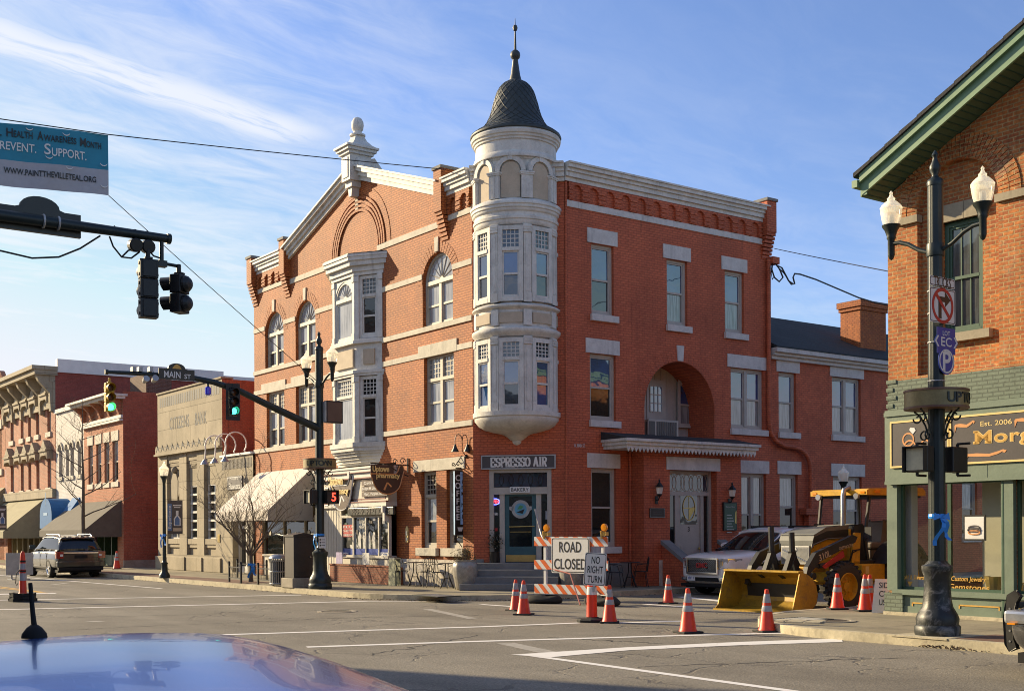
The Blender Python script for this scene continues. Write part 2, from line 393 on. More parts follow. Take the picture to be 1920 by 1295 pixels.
M['brown'] = pm('dark_brown_metal', (.038,.028,.022), .5, var=.2, dirt=(.07,.055,.045,.3))
M['conc'] = pm('old_concrete', (.36,.32,.25), .85, var=.25, scale=2.5, bmp=.004, bscale=30, dirt=(.22,.19,.15,.5))
M['step'] = pm('step_stone', (.21,.21,.20), .8, var=.2, scale=3, bmp=.003)
M['teal'] = pm('teal_door_paint', (.035,.11,.13), .4, var=.14)
M['brass'] = pm('brass', (.52,.38,.13), .35, .6, var=.15)
M['green'] = pm('sage_green_paint', (.155,.205,.15), .5, var=.12, scale=4, bmp=.002, bscale=12)
M['green_dk'] = pm('dark_green_paint', (.045,.10,.062), .45, var=.15)
M['green_md'] = pm('eave_green_paint', (.16,.27,.15), .45, var=.12)
M['green_soffit'] = pm('soffit_green', (.075,.13,.075), .6, var=.15)
M['charcoal'] = pm('charcoal_panel', (.075,.066,.066), .45, var=.12)
M['sign_brown'] = pm('brown_sign_board', (.07,.035,.026), .5, var=.15)
M['cream'] = pm('cream_board', (.60,.56,.47), .6, var=.1)
M['cream_wall'] = pm('cream_interior', (.62,.57,.40), .8, var=.06)
M['awning'] = pm('off_white_canvas', (.68,.62,.54), .85, var=.08, scale=2)
M['awning_side'] = pm('striped_canvas', (.40,.36,.31), .85, var=.08)
M['awning_tan'] = pm('olive_canvas', (.33,.30,.19), .9, var=.14)
M['awning_blk'] = pm('black_canvas', (.13,.12,.10), .9, var=.15)
M['awning_blue'] = pm('blue_canvas', (.03,.15,.36), .8, var=.14)
M['ribbon'] = pm('blue_ribbon', (.02,.25,.75), .35, var=.12)
M['g_sky'] = glass('window_glass', (.02,.03,.045), 2.1)
M['g_blue'] = glass('painted_sky_glass', (.018,.065,.19), 2.4)  # blue base colour paints the reflected sky into the panes
M['g_dark'] = glass('dark_window_glass', (.018,.022,.022), 1.75)
M['g_lace'] = glass('curtained_glass', (.16,.17,.17), 2.0, curtain=.8)
M['g_pale'] = glass('pale_blind_glare_glass', (.32,.33,.34), 2.0, curtain=.4)  # pale base for blinds and for bright sky glare on sunlit panes
M['g_shade'] = glass('shaded_window_glass', (.06,.065,.065), 1.9, curtain=.4)
M['g_stain'] = glass('leaded_glass', (.03,.05,.075), 1.9, wave=.012)
M['g_clear'] = clear('shop_glass')
M['g_globe'] = clear('lamp_globe_glass', (.9,.9,.86), .12, .12)
def milky(m):
    t = NT(m.node_tree); out = [n for n in t.n if n.bl_idname == 'ShaderNodeOutputMaterial'][0]; s0 = out.inputs[0].links[0].from_socket
    d = t.new('ShaderNodeBsdfDiffuse'); d.inputs[0].default_value = (.8, .78, .7, 1); tl = t.new('ShaderNodeBsdfTranslucent'); tl.inputs[0].default_value = (.85, .83, .75, 1); a = t.new('ShaderNodeAddShader'); t.l.new(d.outputs[0], a.inputs[0]); t.l.new(tl.outputs[0], a.inputs[1])
    mx = t.new('ShaderNodeMixShader'); mx.inputs[0].default_value = .38; t.l.new(s0, mx.inputs[1]); t.l.new(a.outputs[0], mx.inputs[2]); t.l.new(mx.outputs[0], out.inputs[0])
milky(M['g_globe'])
M['plant'] = pm('dry_shrub_leaves', (.16,.12,.045), .8, var=.4, scale=20)
M['bark'] = pm('grey_bark', (.14,.11,.08), .9, var=.3, scale=8)
M['leafmulch'] = pm('dead_leaves', (.10,.06,.03), .9, var=.5, scale=20)
# ================================================================== ground, roads, pavements
def asphalt():
    m, t, p, out = newmat('asphalt'); tc = t.new('ShaderNodeTexCoord'); v = tc.outputs['Object']
    big = t.noise(v, .16, 5, .6, .6); mid = t.noise(v, 1.3, 5, .65); fin = t.noise(v, 38, 3, .8)
    st = t.noise(t.new('ShaderNodeMapping').outputs[0], .5, 3)
    mp = [n for n in t.n if n.bl_idname == 'ShaderNodeMapping'][0]; t.l.new(v, mp.inputs[0]); mp.inputs['Rotation'].default_value = (0, 0, A.rz * -1); mp.inputs['Scale'].default_value = (.22, 1.6, 1)
    f = t.math('ADD', t.math('ADD', t.math('MULTIPLY', big, .45), t.math('MULTIPLY', mid, .2)), t.math('MULTIPLY', st, .35))
    c = t.mix(t.ramp(f, .36, .64), (.150, .134, .104, 1), (.25, .226, .178, 1))
    c = t.mix(1.0, c, t.vec(*[t.math('MULTIPLY', t.ramp(fin, .3, .7, .6, 1.42), t.ramp(t.noise(v, 17, 3, .7), .3, .7, .84, 1.18))] * 3), 'MULTIPLY')
    vo = t.new('ShaderNodeTexVoronoi', feature='DISTANCE_TO_EDGE'); 
    wv = t.new('ShaderNodeVectorMath', operation='ADD'); t.l.new(v, wv.inputs[0])
    nz = t.new('ShaderNodeTexNoise'); nz.inputs['Scale'].default_value = .9; nz.inputs['Detail'].default_value = 5; t.l.new(v, nz.inputs['Vector'])
    sc = t.new('ShaderNodeVectorMath', operation='SCALE'); sc.inputs['Scale'].default_value = 1.8; t.l.new(nz.outputs['Color'], sc.inputs[0]); t.l.new(sc.outputs[0], wv.inputs[1])
    t.l.new(wv.outputs[0], vo.inputs['Vector']); vo.inputs['Scale'].default_value = .42
    crack = t.math('MULTIPLY', t.ramp(vo.outputs['Distance'], .022, .006), t.ramp(t.noise(v, .3, 3), .45, .62))
    c = t.mix(t.math('MULTIPLY', crack, .42), c, (.05, .046, .042, 1))
    oil = t.ramp(t.noise(v, .55, 4, .6), .62, .75); c = t.mix(t.math('MULTIPLY', oil, .4), c, (.095, .088, .08, 1))
    t.l.new(c, p.inputs['Base Color']); p.inputs['Roughness'].default_value = .82
    bump(t, p, t.math('SUBTRACT', t.math('MULTIPLY', fin, 1.0), t.math('MULTIPLY', crack, 1.2)), .012); return m
def paving(name, c1, c2, w, h, joint, ms=.012):
    m, t, p, out = newmat(name); tc = t.new('ShaderNodeTexCoord'); v = tc.outputs['Object']
    b = t.new('ShaderNodeTexBrick'); t.l.new(v, b.inputs['Vector']); b.inputs['Scale'].default_value = 1; b.offset = 0 if w == h else .5
    b.inputs['Brick Width'].default_value = w; b.inputs['Row Height'].default_value = h; b.inputs['Mortar Size'].default_value = ms
    b.inputs['Color1'].default_value = (*c1, 1); b.inputs['Color2'].default_value = (*c2, 1); b.inputs['Mortar'].default_value = (*joint, 1)
    n1 = t.noise(v, .8, 6, .65); n2 = t.noise(v, 35, 3, .7)
    k = t.math('MULTIPLY', t.ramp(n1, .3, .7, .72, 1.12), t.ramp(n2, .25, .75, .84, 1.12))
    c = t.mix(1.0, b.outputs['Color'], t.vec(k, k, k), 'MULTIPLY'); t.l.new(c, p.inputs['Base Color']); p.inputs['Roughness'].default_value = .85
    bump(t, p, t.math('SUBTRACT', t.math('MULTIPLY', n2, .4), b.outputs['Fac']), .006); return m
def roadpaint():
    m, t, p, out = newmat('road_paint'); tc = t.new('ShaderNodeTexCoord'); v = tc.outputs['Object']
    wear = t.math('ADD', t.math('MULTIPLY', t.noise(v, 9, 5, .7), .6), t.math('MULTIPLY', t.noise(v, 1.1, 3), .4))
    c = t.mix(t.ramp(wear, .57, .70), (.78, .765, .73, 1), (.24, .22, .195, 1)); t.l.new(c, p.inputs['Base Color']); p.inputs['Roughness'].default_value = .7; return m
def yellowpaint():
    m = roadpaint(); m.name = 'yellow_road_paint'
    for n in m.node_tree.nodes:
        if n.bl_idname == 'ShaderNodeMix': n.inputs[6].default_value = (.62, .36, .06, 1)
    return m
M['asphalt'] = asphalt(); M['roadpaint'] = roadpaint(); M['yellow'] = yellowpaint()
M['faded'] = pm('faded_road_paint', (.36, .34, .30), .8, var=.3, scale=6)
M['paving'] = paving('sidewalk_slabs', (.31, .27, .185), (.285, .25, .17), 1.5, 1.5, (.13, .11, .085))
M['pavers'] = paving('brick_pavers', (.23, .12, .08), (.19, .10, .07), .2, .1, (.13, .10, .08), .008)
M['kerb'] = pm('kerb_concrete', (.50, .445, .31), .85, var=.28, scale=1.5, bmp=.005, bscale=25, dirt=(.2, .17, .13, .6))
M['earth'] = pm('earth', (.12, .10, .06), .95, var=.4, scale=.2)
STR = dict(kind='structure')
tag(MB().quad((-900, -900, -.03), (900, -900, -.03), (900, 900, -.03), (-900, 900, -.03)).build('ground', M['earth']), None, None, **STR)
def gpoly(pts, z): return [G(s, t, z) for s, t in pts]
rd = MB()
def loc(pts, z): return [(s, -t, z) for s, t in pts]
def gobj(mb, name, mats, **kw):
    o = mb.build(name, mats, **kw); o.location = (PA.x, PA.y, 0); o.rotation_euler = (0, 0, A.rz); return o
tag(gobj(MB().quad(*loc([(-150, -90), (90, -90), (90, 45), (-150, 45)], 0)), 'road', M['asphalt']), None, None, **STR)
KA, KB, KR = 4.0, 4.1, 12.6
def arc(cs, ct, r, a0, a1, n=14): return [(cs + r*cos(rad(a0 + (a1-a0)*i/n)), ct + r*sin(rad(a0 + (a1-a0)*i/n))) for i in range(n+1)]
def offs(line, d):
    o = []
    for i, p in enumerate(line):
        a = Vector(line[max(0, i-1)]); b = Vector(line[min(len(line)-1, i+1)]); n = (b - a).normalized(); o.append((p[0] - n.y*d, p[1] + n.x*d))
    return o
def strip(mb, line, d0, d1, z0, z1, drop=None):
    """kerb between offsets d0 and d1 of a line, top z1, face down to z0"""
    a = offs(line, d0); b = offs(line, d1)
    for i in range(len(line) - 1):
        h0 = drop(line[i]) if drop else z1; h1 = drop(line[i+1]) if drop else z1
        mb.add([(a[i][0], -a[i][1], h0), (a[i+1][0], -a[i+1][1], h1), (b[i+1][0], -b[i+1][1], h1), (b[i][0], -b[i][1], h0),
                (a[i][0], -a[i][1], z0), (a[i+1][0], -a[i+1][1], z0)], [(0, 1, 2, 3), (0, 4, 5, 1)])
def fine(a, b, n): return [(a[0] + (b[0]-a[0])*i/n, a[1] + (b[1]-a[1])*i/n) for i in range(n)]
kl1 = fine((-140, KA), (-.2, KA), 40) + arc(-.2, KA - 4.3, 4.3, 90, 0) + fine((KB, -.4), (KB, -80), 30)[1:]
kl2 = fine((KR, -80), (KR, .2), 30) + arc(KR + 3.8, .2, 3.8, 180, 90) + fine((KR + 4, 4.0), (80, 4.0), 30)
def drop1(p):
    d = min(abs((Vector(p) - Vector((1.2, 3.6))).length), abs((Vector(p) - Vector((3.6, 1.2))).length)); return .15
def drop2(p):
    d = (Vector(p) - Vector((13.4, 2.3))).length; return .15
kb = MB(); strip(kb, kl1, 0, -.17, -.02, .15, drop1); strip(kb, kl2, 0, -.17, -.02, .15, drop2)
tag(gobj(kb, 'kerb', M['kerb']), None, None, **STR)
sw = MB()
inner1 = offs(kl1, -.17); inner2 = offs(kl2, -.17)
def sheet(mb, pts, z, sub=None):
    tr = tessellate_polygon([[Vector((s, t, 0)) for s, t in pts]]); mb.add([(s, -t, z) for s, t in pts], [tuple(q) for q in tr])
sheet(sw, inner1 + [(-140, -80)], .146)
sheet(sw, [(KR + .17, -80)] + inner2[1:] + [(80, -80)], .146)
tag(gobj(sw, 'pavement', M['paving']), None, None, **STR)
pv = MB(); a = offs(fine((-60, KA), (-3.0, KA), 12), -.18); b = offs(fine((-60, KA), (-3.0, KA), 12), -1.3)
for i in range(len(a) - 1): pv.quad((a[i][0], -a[i][1], .150), (a[i+1][0], -a[i+1][1], .150), (b[i+1][0], -b[i+1][1], .150), (b[i][0], -b[i][1], .150))
a2 = fine((18.5, 3.8), (40, 3.8), 6); b2 = fine((18.5, 2.7), (40, 2.7), 6)
for i in range(len(a2) - 1): pv.quad((a2[i][0], -a2[i][1], .150), (a2[i+1][0], -a2[i+1][1], .150), (b2[i+1][0], -b2[i+1][1], .150), (b2[i][0], -b2[i][1], .150))
tag(gobj(pv, 'brick_paving', M['pavers']), None, None, **STR)
# ---- painted lines, laid out on the road surface
def lines(specs, z=.004):
    mb = MB()
    for (x0, y0, x1, y1, w) in specs:
        p, q = gnd(x0, y0), gnd(x1, y1); d = (q - p).normalized(); n = Vector((-d.y, d.x, 0)) * w / 2; n_ = max(1, int((q - p).length / 1.5))
        for i in range(n_):
            u = p + (q - p) * i / n_; v = p + (q - p) * (i + 1) / n_
            mb.quad(*[(k.x, k.y, z) for k in (u - n, v - n, v + n, u + n)])
    return mb
white = [(-120, 1126.5, 565, 1115, .22), (-120, 1145, 300, 1135.5, .22), (300, 1135.5, 690, 1126.5, .22), (690, 1126.5, 800, 1126.5, .16), (-40, 1114, 105, 1111.7, .45), (-60, 1073, 303, 1102.8, .13),
         (380, 1190.5, 900, 1174.5, .2), (900, 1174.5, 1085, 1167.3, .2), (1130, 1168, 1290, 1163.5, .2), (575, 1212.5, 870, 1202.5, .2), (870, 1202.5, 1270, 1191, .2), (1270, 1191, 1480, 1186, .2),
         (1000, 1229, 1500, 1297, .15), (1500, 1297, 1800, 1337, .15), (1276, 1118, 1357, 1127, .3), (1359, 1142, 1421, 1147.5, .2), (1208, 1132, 1300, 1138, .2), (902, 1132.5, 962, 1136.5, .18)]
mk = lines(white)
for q in ([(958, 1227), (1030, 1232), (1180, 1218.5), (1176, 1213)], [(1176, 1213), (1180, 1218.5), (1390, 1209), (1386, 1203)], [(1386, 1203), (1390, 1209), (1580, 1203), (1578, 1196.5)]):
    mk.quad(*[(g.x, g.y, .005) for g in (gnd(*k) for k in q)])
tag(mk.build('white_road_marking', M['roadpaint']), None, None, **STR)
tag(lines([(-60, 1092, 78, 1109.2, .12), (-60, 1095.5, 90, 1111.5, .12)]).build('yellow_road_marking', M['yellow']), None, None, **STR)
tag(lines([(800, 1141, 886, 1159, .22), (948, 1205, 1035, 1224, .3), (165, 1164, 192, 1165, .2), (95, 1096, 128, 1092, .2)], .003).build('faded_road_marking', M['faded']), None, None, **STR)
# ---- patches and covers
def ellip(cx, cy, rx, ry, z, n=28): 
    return [(cx + rx*cos(2*pi*k/n), cy + ry*sin(2*pi*k/n), z) for k in range(n)]
def manhole(px, py, r, label, z0=0.0):
    g = gnd(px, py, z0); t = thing('manhole_cover', label, 'manhole cover', (g.x, g.y, z0), A.rz)
    MB().lathe([(r + .09, .001), (r + .09, .012), (r, .014), (r, .002)], n=28).build('rim', M['conc'], t)
    m = MB().lathe([(1e-5, .006), (r - .01, .006), (r - .01, .0)], n=28)
    for i in range(-4, 5):
        L = sqrt(max(.01, (r-.05)**2 - (i*r/5)**2)); m.box(-L, i*r/5 - .012, .006, L, i*r/5 + .012, .012)
    m.build('lid', M['brown'], t)
manhole(632, 1146, .36, 'round iron manhole cover in the open asphalt left of the road barricade')
manhole(1560, 1163.5, .34, 'round iron utility lid set in the pavement beside the storm drain', .15)
def grate(px, py, w, d, label, rz, z0):
    g = gnd(px, py, z0); t = thing('drain_grate', label, 'drain grate', (g.x, g.y, z0), rz)
    m = MB().box(-w/2, -d/2, .002, w/2, -d/2 + .04, .02).box(-w/2, d/2 - .04, .002, w/2, d/2, .02).box(-w/2, -d/2, .002, -w/2 + .04, d/2, .021).box(w/2 - .04, -d/2, .002, w/2, d/2, .021)
    m.build('frame', M['iron'], t); b = MB(); n = int(w / .075)
    for i in range(1, n): b.box(-w/2 + w*i/n - .015, -d/2 + .04, .004, -w/2 + w*i/n + .015, d/2 - .04, .017)
    b.build('bars', M['galv'], t); MB().quad((-w/2, -d/2, .0015), (w/2, -d/2, .0015), (w/2, d/2, .0015), (-w/2, d/2, .0015)).build('pit', M['brown'], t)  # flat dark sheet paints the shade below the bars
grate(1500, 1161.5, 1.0, .75, 'slotted iron grate in the pavement corner right of the loader bucket', B.rz, .150)
grate(818, 1116.5, 1.25, .7, 'dark textured grate at the kerb ramp in front of the cafe steps', A.rz, .152)
# storm drain inlet built into the kerb return
g = gnd(1492, 1182, 0); t = thing('storm_drain', 'broken concrete storm drain inlet in the kerb under the orange cones', 'storm drain', (g.x, g.y, 0), rad(-28))
m = MB().box(-.42, -.02, .0, -.20, .5, .17).box(.14, -.02, 0, .45, .5, .17).box(-.20, .0, .11, .14, .5, .172); m.build('concrete_throat', M['kerb'], t, bevel=.02)
MB().box(-.2, .06, .004, .14, .45, .10).build('opening_shade', M['sign_black'], t)  # solid black block paints the shade inside the inlet
m = MB()
for i in range(130):
    r = random.random; x, y = -.5 + 1.2*r(), -.55*r(); s = .012 + .03*r(); an = r()*pi
    m.add([(x + s*cos(an), y + s*sin(an), .006), (x - s*sin(an), y + s*cos(an), .012 + .02*r()), (x - s*cos(an), y - s*sin(an), .008)], [(0, 1, 2)])
m.build('litter', M['leafmulch'], t)
g = gnd(1785, 1216, 0); m = MB()
for i in range(260):
    r = random.gauss; x, y = r(0, .28), r(0, .10); s = .015 + .03*random.random(); an = random.random()*pi; z = .01 + .05*random.random()*math.exp(-(x*x*6 + y*y*30))
    m.add([(x + s*cos(an), y + s*sin(an), z), (x - s*sin(an), y + s*cos(an), z + .02), (x - s*cos(an), y - s*sin(an), z)], [(0, 1, 2)])
o = m.build('leaf_litter', M['leafmulch']); o.location = g; o.rotation_euler = (0, 0, A.rz); tag(o, 'brown leaf litter gathered along the near kerb under the lamp post', 'leaves', kind='stuff')
# ---- tar seams and gutter leaves
random.seed(5); m = MB()
for x0, y0, x1, y1 in ((120, 1180, 640, 1158), (640, 1158, 1010, 1150), (690, 1228, 900, 1190), (1180, 1250, 1700, 1232), (1030, 1195, 1250, 1206), (0, 1160, 420, 1150)):
    p, q = gnd(x0, y0), gnd(x1, y1); n = 26; pts = [p.lerp(q, k/n) + Vector((random.gauss(0, .05), random.gauss(0, .05), 0)) for k in range(n + 1)]
    for u, v in zip(pts, pts[1:]): d = (v - u).normalized(); w = Vector((-d.y, d.x, 0))*random.uniform(.008, .022); m.quad(*[(k.x, k.y, .0025) for k in (u - w, v - w, v + w, u + w)])
tag(m.build('tar_seam', M['tar']), None, None, **STR)
m = MB(); pts = kl1[22:] ; pl = offs(kl1, .12)
for k in range(900):
    i = random.randrange(20, len(pl) - 22); p = Vector(pl[i]).lerp(Vector(pl[i + 1]), random.random()); s, t = p.x + random.gauss(0, .12), p.y + abs(random.gauss(0, .12)); z = .012; r = random.uniform(.012, .035); a = random.random()*pi
    m.add([(s + r*cos(a), -t + r*sin(a), z), (s - r*sin(a), -t + r*cos(a), z + .02), (s - r*cos(a), -t - r*sin(a), z)], [(0, 1, 2)])
tag(gobj(m, 'gutter_leaves', M['leafmulch']), 'brown leaves and grit along the gutter of the far pavement', 'leaves', kind='stuff')
# ================================================================== the corner building
bld = on('corner_building', 'three storey red brick corner building with a round white turret and bell roof', 'building', A, 0, 0, .15)
RW = Matrix.Translation((PA.x, PA.y, .15)) @ Matrix.Rotation(A.rz, 4, 'Z')
def rel(fr, x=0, y=0, z=0): return RW.inverted() @ (Matrix.Translation(fr.w(x, y, z)) @ Matrix.Rotation(fr.rz, 4, 'Z'))
MLA, MLB, MLC = rel(A), rel(B), rel(C)
def P(mb, name, mat, ml=None, parent=None, **kw):
    o = mb.build(name, mat, parent or bld, **kw)
    if ml is not None:
        for q in MB.last: q.matrix_local = ml
    return o
def window(ml, x0, x1, z0, z1, y=.13, n=1, tr=0.0, grid=(4, 3), arch=False, up='g_sky', low='g_shade', trm=None, fm='frame', parent=None, bw=.075, xf=None, split=.5, name='window', sub=True, bars=None, d=.07):
    f = MB(); g = MB(); w = x1 - x0; y1 = y + d; yg = y + .05
    zt = z1 - tr
    f.box(x0, y, z0, x0 + bw, y1, z1).box(x1 - bw, y, z0, x1, y1, z1).box(x0 + bw, y - .004, z0, x1 - bw, y1, z0 + bw)
    if not arch: f.box(x0 + bw, y - .002, z1 - bw, x1 - bw, y1, z1)
    mw = .13 if n > 1 else 0; iw = (w - 2*bw - mw*(n-1)) / n
    if tr: f.box(x0 + bw, y - .02, zt - .05, x1 - bw, y1, zt + .05)
    elif arch: f.box(x0 + bw, y - .03, z1 - .06, x1 - bw, y1, z1 + .06)
    for k in range(n):
        a = x0 + bw + k*(iw + mw); b = a + iw
        if k: f.box(a - mw, y - .015, z0 + bw, a, y1 - .002, z1 - (0 if arch else bw))
        top = (zt - .05 if tr else (z1 - .06 if arch else z1 - bw)); bot = z0 + bw; zm = bot + (top - bot) * split
        sb = .045
        f.box(a, y + .022, bot, a + sb, y1 - .003, top).box(b - sb, y + .022, bot, b, y1 - .003, top).box(a + sb, y + .018, zm - .03, b - sb, y1 - .004, zm + .03).box(a + sb, y + .02, top - sb, b - sb, y1 - .004, top).box(a + sb, y + .02, bot, b - sb, y1 - .004, bot + .06)
        g.mat(0).quad((a + sb, yg + .004, zm), (b - sb, yg + .004, zm), (b - sb, yg + .004, top), (a + sb, yg + .004, top))
        g.mat(1).quad((a + sb, yg + .014, bot), (b - sb, yg + .014, bot), (b - sb, yg + .014, zm), (a + sb, yg + .014, zm))
        if bars:
            for i in range(1, bars[0]): f.box(a + sb + (iw - 2*sb)*i/bars[0] - .012, yg - .012, bot, a + sb + (iw - 2*sb)*i/bars[0] + .012, yg + .003, top)
            for i in range(1, bars[1]): f.box(a + sb, yg - .011, bot + (top - bot)*i/bars[1] - .012, b - sb, yg + .002, bot + (top - bot)*i/bars[1] + .012)
        if tr:
            g.mat(2).quad((a, yg, zt + .05), (b, yg, zt + .05), (b, yg, z1 - bw), (a, yg, z1 - bw))
            nx, nz = grid; zz0, zz1 = zt + .05, z1 - bw
            for i in range(0, nx + 1): f.box(a + iw*i/nx - .013, yg - .015, zz0, a + iw*i/nx + .013, yg + .01, zz1)
            for i in range(1, nz): f.box(a, yg - .013, zz0 + (zz1-zz0)*i/nz - .013, b, yg + .009, zz0 + (zz1-zz0)*i/nz + .013)
    if arch:
        r = w / 2; cx = (x0 + x1) / 2; N = 18
        o = circ(cx, z1, r, 0, 180, N); i_ = circ(cx, z1, r - bw, 0, 180, N)
        for k in range(N):
            f.add([(o[k][0], y, o[k][1]), (o[k+1][0], y, o[k+1][1]), (i_[k+1][0], y, i_[k+1][1]), (i_[k][0], y, i_[k][1]),
                   (i_[k][0], y1, i_[k][1]), (i_[k+1][0], y1, i_[k+1][1])], [(0, 1, 2, 3), (3, 2, 5, 4)])
        g.mat(2); pts = circ(cx, z1 + .06, r - bw - .02, 2, 178, N); g.add([(a, yg, b) for a, b in pts], [tuple(range(len(pts)))])
        for k in range(1, 8):
            an = pi * k / 8; q = [(cx + cos(an)*.1, yg - .008, z1 + .06 + sin(an)*.1), (cx + cos(an)*(r - bw), yg - .008, z1 + sin(an)*(r - bw) + .03)]
            f.tube(q, .016, 4)
        f.prism(circ(cx, z1 + .05, .11, 0, 180, 8), yg - .014, yg + .01)
    if xf is not None: f.xf(xf); g.xf(xf)
    fo = P(f, name, M[fm], ml, parent)
    go = g.build('pane', [M[up], M[low], M[trm or up]], fo)
    return fo
def stone(fo, name, x0, x1, z0, z1, y0=-.05, y1=.12, mat='stone', rows=None):
    m = MB().box(x0, y0, z0, x1, y1, z1)
    return m.build(name, M[mat], fo, bevel=.006)
# ---------------- key heights and edges (metres, measured on the walls)
XL = -15.34; ZE = 12.05; APX, APZ = -6.86, 14.05; XP2, XP3 = -12.2, -1.52
zc1, zc2, zc3, zc4 = 9.73, 8.07, 7.29, 5.0
def ax(px, py=700, y=0.): return A.X(px, y, py)
# openings on the sunny facade
arW = []; holesA = []
for (l, r, sl, sr, top) in ((497.5, 532, 694, 685, 584), (554.5, 592, 681, 675, 563), (793, 850, 615, 598, 472)):
    x0, x1 = ax(l), ax(r); z0 = zc2 + .06; ztop = A.Z((l + r) / 2 + 1, top); zs = ztop - (x1 - x0) / 2
    arW.append((x0, x1, z0, zs)); holesA.append(archloop(x0, x1, z0, zs))
rcW = []
for (l, r, top) in ((499.5, 533, 737), (554.5, 591.5, 722), (795, 851, 668)):
    x0, x1 = ax(l), ax(r); z0 = zc4 + .06; z1 = zc3 - .08; rcW.append((x0, x1, z0, z1)); holesA.append(rect(x0, x1, z0, z1))
gfW = []
zg1 = A.Z(800, 884); zg0 = A.Z(822, 1027)
for (l, r) in ((788.8, 817), (836, 866.5)): gfW.append((ax(l), ax(r), zg0, zg1)); holesA.append(rect(ax(l), ax(r), zg0, zg1))
xs0, xs1 = ax(490), ax(742); zsh = A.Z(600, 880)
holesA.append(rect(xs0, xs1, .15, zsh))
outer = [(XL, .15), (0, .15), (0, ZE), (XP3, ZE), (XP3, 12.25), (APX, APZ), (XP2, 12.25), (XP2, ZE), (XL, ZE)]
wa = MB().wall(outer, holesA, 0, .2)
# back and sides of the block so that it is solid from every side
DEP, DEPA = XL * -1, CH + 8.7
wa.quad((XL, 0, .15), (XL, DEPA, .15), (XL, DEPA, ZE), (XL, 0, ZE)).quad((XL, DEPA, .15), (CH, DEPA, .15), (CH, DEPA, ZE), (XL, DEPA, ZE))
P(wa, 'brick_wall', M['brick_main'], MLA)
# black sheets paint the darkness of rooms behind the openings
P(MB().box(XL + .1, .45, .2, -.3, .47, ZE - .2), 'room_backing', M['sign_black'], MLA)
# ---------------- side facade openings
def bx(px, py=700, y=0.): return B.X(px, y, py)
BW_ = 8.70
holesB = []; sideW = []
def opB(l, r, yt, yb, pxr=None):
    x0, x1 = bx(l), bx(r); return (x0, x1, B.Z(r, yb), B.Z((l + r) / 2, yt))
s3 = [(1109.6, 1151.6, 459, 593.5), (1251, 1289.5, 488, 613), (1359.8, 1395.7, 509, 627)]
s2 = [(1106, 1154.6, 664, 790)]
s1 = [(1107.5, 1154.6, 877.5, 1024)]
for q in s3 + s2 + s1 + [(1370, 1432, 691.5, 806.5), (1389, 1435, 887.5, 1040)]:
    w = opB(*q); sideW.append(w); holesB.append(rect(*w))
lx0, lx1 = bx(1208), bx(1339); lzs = B.Z(1274, 678) - (lx1 - lx0) / 2; lz0 = B.Z(1274, 828)
holesB.append(archloop(lx0, lx1, lz0, lzs, 28))
px0, px1 = bx(1206, 700, -.61), bx(1388, 700, -.61)
wb = MB().wall([(0, .15), (BW_, .15), (BW_, ZE), (0, ZE)], holesB, 0, .2)
wb.quad((BW_, 0, .15), (BW_, DEP, .15), (BW_, DEP, ZE), (BW_, 0, ZE))
P(wb, 'brick_wall', M['brick_shaded'], MLB)
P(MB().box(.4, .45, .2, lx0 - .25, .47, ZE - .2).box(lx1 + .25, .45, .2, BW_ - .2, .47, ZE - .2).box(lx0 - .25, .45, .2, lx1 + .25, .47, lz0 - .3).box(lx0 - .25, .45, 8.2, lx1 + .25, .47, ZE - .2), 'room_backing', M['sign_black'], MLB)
# ---------------- cut corner with the cafe door
dx0, dx1, dz0, dz1 = C.X(917, 0, 900), C.X(1034, 0, 900), C.Z(975, 1054), C.Z(975, 879)
P(MB().wall([(0, .15), (CW, .15), (CW, ZE), (0, ZE)], [rect(dx0, dx1, dz0, dz1)], 0, .25), 'brick_wall', M['brick_shaded'], MLC)
P(MB().prism([(XL, .05), (-.05, .05), (CH - .05, CH), (CH - .05, DEPA), (XL, DEPA)], ZE - .35, ZE - .33, 'z'), 'flat_roof', M['tar'], MLA)
# ---------------- stone bands
def band(fr, ml, segs, th=.17, d=.03, name='stone_band', mat='stone'):
    m = MB()
    for (a, b, z) in segs: m.box(a, -d, z - th/2, b, .05, z + th/2)
    return P(m, name, M[mat], ml, bevel=.005)
bayL, bayR, bayD = -8.69, -5.23, .5
def gaps(cuts, a=XL, b=0.0):
    out = []; x = a
    for c0, c1 in sorted(cuts):
        if c0 > x: out.append((x, c0))
        x = max(x, c1)
    if x < b: out.append((x, b))
    return out
aC = [(w[0], w[1]) for w in arW]; bayC = [(bayL, bayR)]
band(A, MLA, [(a, b, zc1) for a, b in gaps(aC + bayC)])
band(A, MLA, [(a, b, zc2) for a, b in gaps(bayC)], .16, .05)
lint = [(ax(491), ax(536)), (ax(546.5), ax(595.5)), (ax(785.5), ax(858))]
band(A, MLA, [(a, b, zc3) for a, b in gaps(bayC + lint)])
band(A, MLA, [(a, b, zc4) for a, b in gaps(bayC)], .16, .05)
for a, b in lint: band(A, MLA, [(a, b, zc3 + .10)], .38, .035, 'lintel')
gz = 11.16
band(A, MLA, [(XP2, -8.1, gz), (-5.55, XP3, gz)], .19)
band(A, MLA, [(XL, XP2 - .1, 11.24), (XP3 + .1, 0, 11.24)], .17)
band(B, MLB, [(.05, 8.35, 11.31)], .19, .035, 'stone_band', 'stone_side')
band(C, MLC, [(0, .3, 11.28)], .19)
